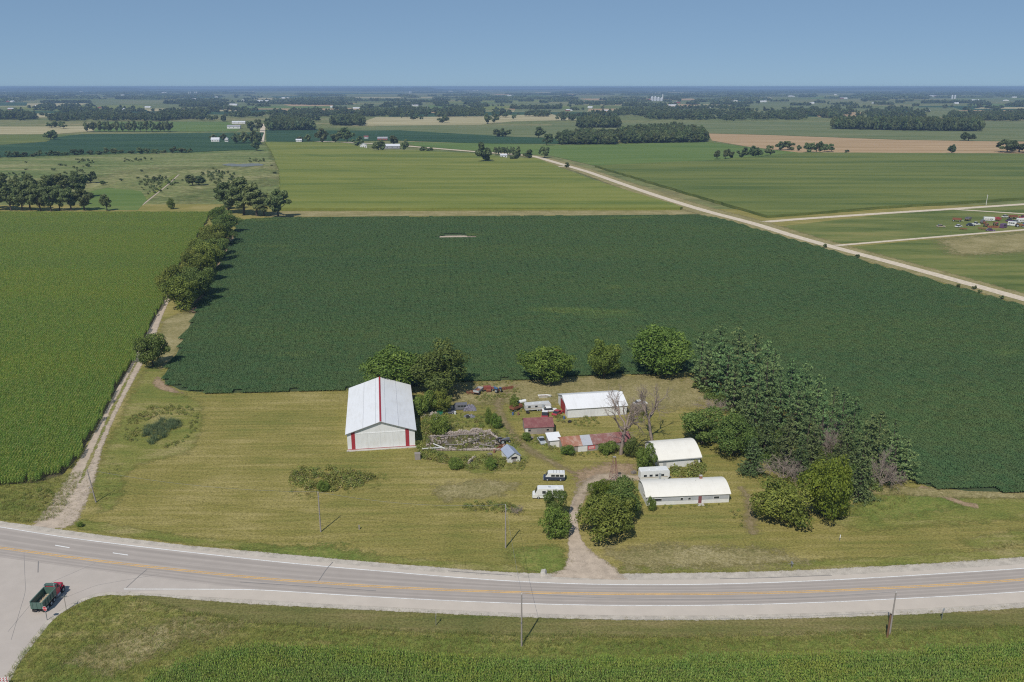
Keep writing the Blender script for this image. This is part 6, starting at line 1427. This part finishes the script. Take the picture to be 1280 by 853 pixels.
# ================================================================== the country beyond
FT = {'tree': 'far'}
def ftree(box, label, group=None, name='field_tree', kind='far'):
    x0, x1, yt, yb = box; g = G((x0 + x1) / 2, yb); rad = (x1 - x0) / 2 * mpp(g[1]); Y = g[1] + rad * .3; h = max(top_at((x0 + x1) / 2, yt, Y), rad * 0.8)
    return plant(kind, TSEED.randint(0, 9), name, label, 'tree', g[0], Y, h, rad * 1.05, TSEED.uniform(0, 6.28), group)
# single trees one can point to
for b, lab in (((674, 688, 182, 198), 'round tree beside the bend of the gravel road'), ((705, 711.5, 203, 210.5), 'tiny dark tree at the field entrance on the gravel road'),
    ((640, 651, 182, 200), 'pointed dark tree at the farmstead by the gravel road bend'), ((655, 667, 187, 200), 'rounded shrub tree at the corner of the farmstead by the road bend'), ((637, 646, 193, 201), 'small tree in the yard of the farmstead by the road bend'),
    ((597, 617, 177, 204), 'tall ragged tree at the end of the farmstead windbreak'), ((55, 70.5, 162, 175), 'lone dark tree at the corner of the distant soybean field'),
    ((58, 70, 151.5, 160), 'dark round tree in the pale stubble beyond the distant soybeans'), ((74, 84, 152, 161), 'thin tree beside the dark round one in the stubble'),
    ((1185, 1195.5, 180, 192), 'small lone tree at the near edge of the grain field'), ((1204, 1219, 165, 176.5), 'round lone tree at the far edge of the grain field'), ((1249, 1272, 173, 191), 'broad dome shaped tree at the end of the grain field'), ((1262, 1290, 175, 191), 'second dome shaped tree at the end of the grain field'),
    ((666, 681, 158, 173), 'large round tree between the soybean strip and the woods'), ((677, 690, 167, 182), 'dark tree beside the large round one near the woods'), ((616, 626, 160, 171.5), 'left hand tree of the pair beyond the soybean strip'), ((625, 639, 160, 171.5), 'spreading grey tree of the pair beyond the soybean strip'),
    ((604, 614, 141, 155), 'tall tree in the clump standing on the pale stubble'), ((612, 623, 142, 154), 'rounded tree in the clump standing on the pale stubble'), ((545, 560, 145.5, 154), 'dark low clump tree on the grain stubble'),
    ((440, 453, 170, 184), 'dark round tree beside the pale farmhouse'), ((466, 480, 174, 190), 'dark tree in front of the pale farmhouse'), ((486, 498, 168, 183), 'pointed dark evergreen behind the pale farmhouse'), ((500, 510.5, 174, 189), 'upright tree at the lane end of the pale farmhouse'), ((526, 541, 183, 190.5), 'low dark clump beside the gravel road near the pale farmhouse'),
    ((315, 326, 174, 189), 'dark tree at the road corner below the hidden farmhouse')):
    ftree(b, lab)
for i_, b in enumerate(((892, 901, 187, 199.5), (903, 911, 187, 199), (909, 919, 186, 199), (921, 934, 184, 198.5), (937, 953, 182, 197.5), (957, 970, 182, 195))):
    ftree(b, '%s round tree of the row between alfalfa and corn, counted from the alfalfa' % ORD[i_], 'tree row between alfalfa and corn')
for i_, b in enumerate(((970, 983, 177, 188), (978, 993, 175, 188), (995, 1002, 181, 189), (1005, 1017, 177, 191), (1014, 1028, 176, 191), (1027, 1036, 180, 190), (1034, 1045, 180, 190), (1056, 1062, 187, 191))):
    ftree(b, '%s tree on the grain field border, counted from the row beside the alfalfa' % ORD[i_], 'trees on the grain field border')
for k in range(7): x = 617 + k * 3.6; ftree((x, x + 5, 183, 194), '%s even tree of the farmstead windbreak, counted from the tall ragged tree' % ORD[k], 'farmstead windbreak')
for k in range(15): x = 104 + k * 7.4; ftree((x, x + 9, 152 - (k % 3), 165), '%s tree in the row past the distant soybeans, counted from the lone dark tree' % ORD[k], 'tree row past the distant soybeans')
for k in range(24):
    x = -6 + k * 10.3; w = 7 + 5 * ((k * 7) % 5) / 4; hh = 4 + 4 * ((k * 3) % 4) / 3; y = np.interp(x, [0, 120, 240], [196.6, 192.6, 190.6])
    ftree((x, x + w, y - hh, y + .6), 'bush in the ragged hedge below the distant soybeans', 'ragged hedge bushes', 'hedge_bush')
for b in ((394, 412, 160, 179), (410, 428, 163, 178.5), (425, 442, 159, 178), (380, 390, 168, 177), (370, 379, 170, 177)): ftree(b, 'tall tree in the clump by the crossroads farm', 'clump by the crossroads farm')
for b in ((288, 302, 166, 180), (298, 312, 164, 180), (308, 322, 163, 180), (316, 326, 166, 181), (262, 272, 168, 176), (274, 284, 167, 176), (308, 318, 150, 164), (316, 327, 149, 164)): ftree(b, 'dark tree round the hidden farmhouse at the crossroads', 'trees round the hidden farmhouse')
# meadow bushes
rb = rs(31)
for k in range(34):
    x = rb.uniform(0, 345); y = rb.uniform(199, 258)
    if 100 < x < 185 and y > 232: continue
    w = rb.uniform(3, 12) * (0.5 + (y - 199) / 90); ftree((x, x + w, y - w * rb.uniform(.4, .8), y), 'scrubby bush scattered on the marsh meadow', 'scrub on the marsh meadow', 'marsh_bush')
for b in ((232, 248, 218, 232), (240, 256, 220, 232), (70, 88, 218, 230), (90, 108, 216, 230), (105, 120, 214, 229), (24, 36, 218, 230)): ftree(b, 'taller bush on the marsh meadow', 'taller meadow bushes', 'marsh_bush')
for px, py in ((1071, 322), (1218, 361), (1225, 366), (1252, 373), (1032, 309), (1198, 359)): ftree((px - 3, px + 3, py - 4, py + 1), 'small bush on the verge of the gravel road', 'road verge bushes', 'verge_bush')

MS = fill(gpoly([(-60, 258), (340, 258), (330, 200), (0, 200), (-60, 202)]), 9, 71); rm = rs(72)
MS = MS[np.sin(MS[:, 0] / 31) + np.sin(MS[:, 1] / 47 + 1) + np.sin(MS[:, 0] / 13 + MS[:, 1] / 29) > .8 + rm.rand(len(MS))]
MS = MS[~inside(MS, gpoly([(98, 264), (104, 238), (135, 233), (180, 238), (188, 252), (174, 265)]))]
SRC['scrub'] = source_set('scrub_source', [broadleaf(450 + s, M['leaf_grey'], 14, 5.5, 0.0, 12, 260, (0.9, 1.6))[0] for s in range(4)])
sm = rm.uniform(.18, .42, len(MS)); scatter('marsh_scrub', MS, rm.uniform(0, 6.28, len(MS)), sm, rm.randint(0, 4, len(MS)), SRC['scrub'], 'low grey green scrub thickening in bands across the marsh meadow', 'scrub', sz=sm * rm.uniform(.4, .9, len(MS)))

# woods: masses of trees nobody could count
SRC['fartree'] = source_set('far_tree_source', [broadleaf(400 + s, M['leaf_far'], 14, 5.5, 0.04, 14, 420, (.9, 1.7))[0] for s in range(5)])
def clump(seed):
    r = rs(seed); P = []; N = []
    for _ in range(9):
        c = np.array([r.uniform(-28, 28), r.uniform(-28, 28), 0]); R0 = r.uniform(7, 11); n = 26
        d = r.normal(0, 1, (n, 3)); d[:, 2] = abs(d[:, 2]) + .1; d /= np.linalg.norm(d, axis=1)[:, None]; P.append(c + d * R0 * np.array([1, 1, 1.5 * r.uniform(.7, 1.1)])); N.append(d)
    P = np.concatenate(P); V, T = quads(P, np.concatenate(N), r.uniform(3, 5.5, len(P)), r.rand(len(P)), r, jitter=.4); return mesh_quads('clump', V, T, M['leaf_far'])
SRC['clump'] = source_set('far_clump_source', [clump(500 + s) for s in range(4)])
def wood(name, px, spacing, h, seed, label):
    P = fill(gpoly(px), spacing, seed, .45); r = rs(seed)
    if seed >= 8: P = P[np.sin(P[:, 0] / 55 + seed) + np.sin(P[:, 1] / 140 + seed * 2) + np.sin(P[:, 0] / 23 - P[:, 1] / 90) > r.uniform(-1.6, 1.2, len(P))]
    s = r.uniform(.7, 1.5, len(P)); return scatter(name, P, r.uniform(0, 6.28, len(P)), s, r.randint(0, 5, len(P)), SRC['fartree'], label, 'woods', sz=h / 14 * r.uniform(.6, 1.2, len(P)))
wood('woodland', [(700, 181), (697, 175), (730, 170), (766, 171), (772, 181)], 7.5, 15, 1, 'rounded wood at the near edge of the alfalfa left of the larger wood')
wood('woodland', [(776, 180), (774, 171), (800, 165), (850, 164), (880, 169), (884, 178)], 8, 17, 2, 'largest rounded wood at the far edge of the alfalfa')
wood('woodland', [(722, 160), (724, 156), (745, 153), (774, 156), (774, 160)], 9, 20, 3, 'small dark wood standing alone in the pale pasture')
wood('woodland', [(1038, 160), (1060, 157.5), (1228, 160), (1226, 164.5), (1130, 163.5), (1040, 161.5)], 9, 24, 4, 'long straight edged dark wood beyond the grain field')
wood('woodland', [(413, 157), (416, 153), (436, 151), (454, 153), (455, 157.5)], 9, 20, 5, 'dark wood beyond the soybean strip by the crossroads')
wood('woodland', [(335, 164), (332, 157), (350, 152), (384, 155), (394, 163)], 9, 17, 6, 'spreading wood behind the crossroads road')
wood('woodland', [(-60, 150), (-60, 146.5), (40, 146.5), (48, 149.5)], 10, 20, 7, 'dark wood beyond the stubble on the marsh side')
wood('woodland', [(60, 152), (75, 146), (140, 144), (205, 146), (210, 151.5)], 13, 17, 8, 'loose broad wood behind the tree row past the distant soybeans')
wood('woodland', [(195, 152), (198, 146.5), (254, 146.5), (256, 151)], 10, 20, 9, 'straight edged wood beside the alfalfa near the crossroads')
wood('woodland', [(445, 145.8), (450, 141), (560, 139), (605, 140), (605, 146), (520, 146.2)], 12, 17, 10, 'long dark wood behind the pale stubble')
wood('woodland', [(735, 148), (740, 143), (880, 141), (960, 146), (960, 151), (860, 150)], 14, 17, 11, 'broken wood behind the small lone wood')
wood('woodland', [(960, 150), (970, 143), (1040, 142), (1056, 150)], 13, 17, 12, 'wood west of the long straight edged wood')
wood('woodland', [(1180, 150), (1190, 143), (1400, 142), (1400, 152), (1260, 152)], 14, 16, 13, 'wood east of the long straight edged wood')
# fields and woods out to the horizon
rw = rs(61); kinds = ['pale', 'corn', 'soy', 'tan', 'alfalfa', 'corn2', 'pale', 'soy', 'wheat']
for k in range(150):
    y = 113.2 + 34 * rw.rand() ** 1.25; x = rw.uniform(-120, 1400); w = rw.uniform(40, 190); hgt_ = (y - 110) * rw.uniform(.07, .2); sk = rw.uniform(-15, 15)
    sheet('distant_field', gpoly([(x, y), (x + w, y + rw.uniform(-.3, .3)), (x + w + sk, y - hgt_), (x + sk, y - hgt_)]), -0.2 + 0.0006 * k, FM[kinds[rw.randint(0, len(kinds))]])
def belt(seed, y, x, w, depth_px, src, spacing, sc, szr):
    px = [(x, y), (x + w, y + rw.uniform(-.2, .2)), (x + w * .98, y - depth_px), (x + w * .03, y - depth_px)]
    P = fill(gpoly(px), spacing, seed, .5); r = rs(seed); P = P[r.rand(len(P)) < .9]
    return P
for nm, lo, hi, n, spacing, src, nsrc, lab in (('scattered_trees', 119, 152, 420, 13, 'fartree', 5, 'small scattered trees and thin hedgerows across the far plain'), ('woodland', 127, 151, 60, 15, 'fartree', 5, 'scattered hedges and woods in the middle distance'), ('distant_woodland', 117, 128, 62, 50, 'clump', 4, 'hazy woods far out on the plain'), ('horizon_woodland', 110.6, 118.5, 80, 60, 'clump', 4, 'blue hazy woods along the horizon')):
    Ps = []
    for k in range(n):
        y = rw.uniform(lo, hi); x = rw.uniform(-140, 1400); w = rw.uniform(10, 80) * (2.2 if hi < 120 else 1.3 if hi < 130 else 1); D = (y - 108.5)
        if nm == 'scattered_trees': w = rw.uniform(1.5, 26); Ps.append(belt(rw.randint(1, 99999), y, x, w, D * rw.uniform(.004, .016), src, spacing, 1, 1)); continue
        Ps.append(belt(rw.randint(1, 99999), y, x, w, D * rw.uniform(.012, .06), src, spacing, 1, 1))
    P = np.concatenate([p for p in Ps if len(p)]); r = rs(8)
    P = P[np.hypot(*P.T) < 27000]
    if len(P) > 70000: P = P[r.permutation(len(P))[:70000]]
    s = r.uniform(.7, 1.35, len(P)) * 1.15
    scatter(nm, P, r.uniform(0, 6.28, len(P)), s, r.randint(0, nsrc, len(P)), SRC[src], lab, 'woods', z=-0.2, sz=s * r.uniform(.6, 1.05, len(P)))

# ---- distant farms
M['far_white'] = plain('far_white_wall', (0.72, 0.71, 0.69), 0.7, dirt=0.2, scale=.2); M['far_grey'] = plain('far_grey_roof', (0.33, 0.33, 0.36), 0.7, dirt=0.3, scale=.2); M['far_red'] = plain('far_red_wall', (0.32, 0.09, 0.07), 0.8, dirt=0.3, scale=.2); M['far_silver'] = plain('far_silver_roof', (0.62, 0.63, 0.66), 0.5, dirt=0.3, scale=.2)
def farmhouse(px, py, W, L, he, hr, rz, wall, roof, label, name='farm_building', ridge='x', cat='building', group=None, win=3):
    o = gable(name, label, cat, P2(px, py), rz, W, L, he, hr, ridge=ridge, wall=wall, roof=roof, panels=1, over=.5, group=group, th=.3)
    for k in range(win):
        x = W * (k + .5) / win; window(o, x - .6, x + .6, he * .35, he * .7, gm='glass', fm='far_white')
    return o
farmhouse(450, 186, 11, 9, 5, 8.5, R(8), 'far_white', 'far_silver', 'pale farmhouse among dark trees by the gravel road', 'farmhouse', 'y', 'house')
farmhouse(481, 186, 24, 12, 4, 7, R(6), 'far_grey', 'far_silver', 'long grey barn beside the pale farmhouse', 'farm_barn', 'x', 'barn')
farmhouse(472, 176, 18, 10, 4, 6.5, R(6), 'far_red', 'far_grey', 'red walled shed behind the pale farmhouse', 'farm_shed', 'x', 'shed')
farmhouse(455, 174, 8, 7, 4, 6, R(6), 'far_white', 'maroon', 'small maroon roofed outbuilding behind the pale farmhouse', 'farm_shed', 'x', 'shed')
farmhouse(264, 178, 14, 10, 4.5, 8, R(10), 'far_white', 'far_silver', 'white house in the trees at the crossroads', 'farmhouse', 'x', 'house')
farmhouse(281, 178, 6, 6, 6, 9, R(10), 'far_white', 'far_silver', 'small pale tower house in the trees at the crossroads', 'farmhouse', 'y', 'house')
farmhouse(284, 161, 30, 14, 5, 8, R(8), 'far_white', 'far_grey', 'long white livestock shed beyond the crossroads', 'farm_shed', 'x', 'shed')
farmhouse(290, 155, 34, 12, 4, 7, R(8), 'far_white', 'tan_roof' if 'tan_roof' in M else 'far_silver', 'pale open shed behind the livestock shed beyond the crossroads', 'farm_shed', 'x', 'shed')
farmhouse(626, 197.5, 9, 7, 3.4, 5.2, R(12), 'far_white', 'far_silver', 'little white trailer house in the farmstead windbreak', 'farmhouse', 'x', 'house', win=2)
farmhouse(321, 128, 40, 22, 7, 12, R(6), 'far_white', 'far_silver', 'first large white dairy shed on the far green field', 'farm_shed', 'x', 'shed', 'white dairy sheds')
farmhouse(328, 128, 40, 22, 7, 12, R(6), 'far_white', 'far_silver', 'second large white dairy shed on the far green field', 'farm_shed', 'x', 'shed', 'white dairy sheds')
farmhouse(370, 177.6, 10, 7, 3, 5, R(6), 'far_white', 'far_silver', 'small white shed at the crossroads clump', 'farm_shed', 'x', 'shed')
FL = 'pale farm building far out among the hazy woods'
r4 = rs(90)
for k in range(64):
    y = 113 + 27 * r4.rand() ** 1.1; x = r4.uniform(0, 1280); s = 1 + (140 - y) / 22
    for j in range(r4.randint(1, 3)):
        farmhouse(x + j * r4.uniform(2, 5), y + r4.uniform(-.15, .15), r4.uniform(20, 42) * s * .62, r4.uniform(12, 20) * s * .6, 5 * s * .7, 9 * s * .7, r4.uniform(-.3, .4), 'far_white' if r4.rand() < .8 else 'far_red', 'far_silver' if r4.rand() < .7 else 'far_grey', FL, 'distant_farm_building', 'x' if r4.rand() < .7 else 'y', 'building', 'distant farm buildings', win=0)
# an elevator-like works with tall white bins on the plain
o = thing('grain_works', 'cluster of white grain bins and a tall leg on the hazy plain', 'grain works', P2(815, 126.5), 0)
for k, (x, h) in enumerate(((0, 26), (22, 26), (44, 22), (66, 18))): MB().tube([(x, 0, 0), (x, 0, h), (x, 0, h + 6)], [10, 10, .5], 16).build('bin', M['far_silver'], o)
MB().box(70, 76, -3, 3, 0, 46).build('elevator_leg', M['far_white'], o); MB().box(-40, -14, -10, 14, 0, 14).build('mill_house', M['far_red'], o)
for k, (px, py) in enumerate(((236, 118), (244, 118), (1190, 124), (512, 117))):
    o = thing('silo_group', 'pair of pale silos on the horizon plain', 'silo', P2(px, py), 0, 'silos on the plain')
    for x in (0, 22): MB().tube([(x, 0, 0), (x, 0, 26), (x, 0, 31)], [7, 7, 1.5], 14).build('silo', M['far_silver'], o)

# low rise of wooded hills on the horizon
def hill(px0, px1, D, h, label):
    n = 40; v = []; f = []
    for i in range(n + 1):
        t = i / n; x = (px0 + (px1 - px0) * t - 640) * mpp(D); z = h * math.sin(math.pi * t) ** 1.5 * (1 + .12 * math.sin(t * 23) + .08 * math.sin(t * 51))
        v += [(x, D - 700, -.3), (x, D, z), (x, D + 900, -.3)]
    for i in range(n):
        for j in (0, 1): k = i * 3 + j; f.append((k, k + 3, k + 4, k + 1))
    o = link('distant_hill', me_from('distant_hill', v, f, M['far_hill'])); return tag(o, kind='structure')
M['far_hill'] = field_mat('wooded_hill', (0.05, 0.075, 0.03), (0.035, 0.055, 0.022), (0.08, 0.1, 0.04), 0, .002, .004)
for a, b, D, h in ((-100, 300, 24000, 70), (200, 640, 25000, 62), (440, 590, 23000, 74), (600, 1000, 25500, 66), (900, 1400, 24500, 70), (700, 860, 22500, 70)): hill(a, b, D, h, '')

# ================================================================== the air
hz = MB().box(-33000, 33000, -400, 33000, -2.0, 100.0).build('haze', None)
hz['kind'] = 'stuff'; hz['label'] = 'thin blue summer haze lying over the whole plain'
t = NT('haze_air'); pv = t.n('ShaderNodeVolumePrincipled')
pv.inputs['Color'].default_value = (0.44, 0.64, 0.93, 1); pv.inputs['Density'].default_value = 8.5e-5; pv.inputs['Anisotropy'].default_value = 0.0
t.l(pv.outputs[0], t.out.inputs['Volume'])
hz.data.materials.clear(); hz.data.materials.append(t.m)
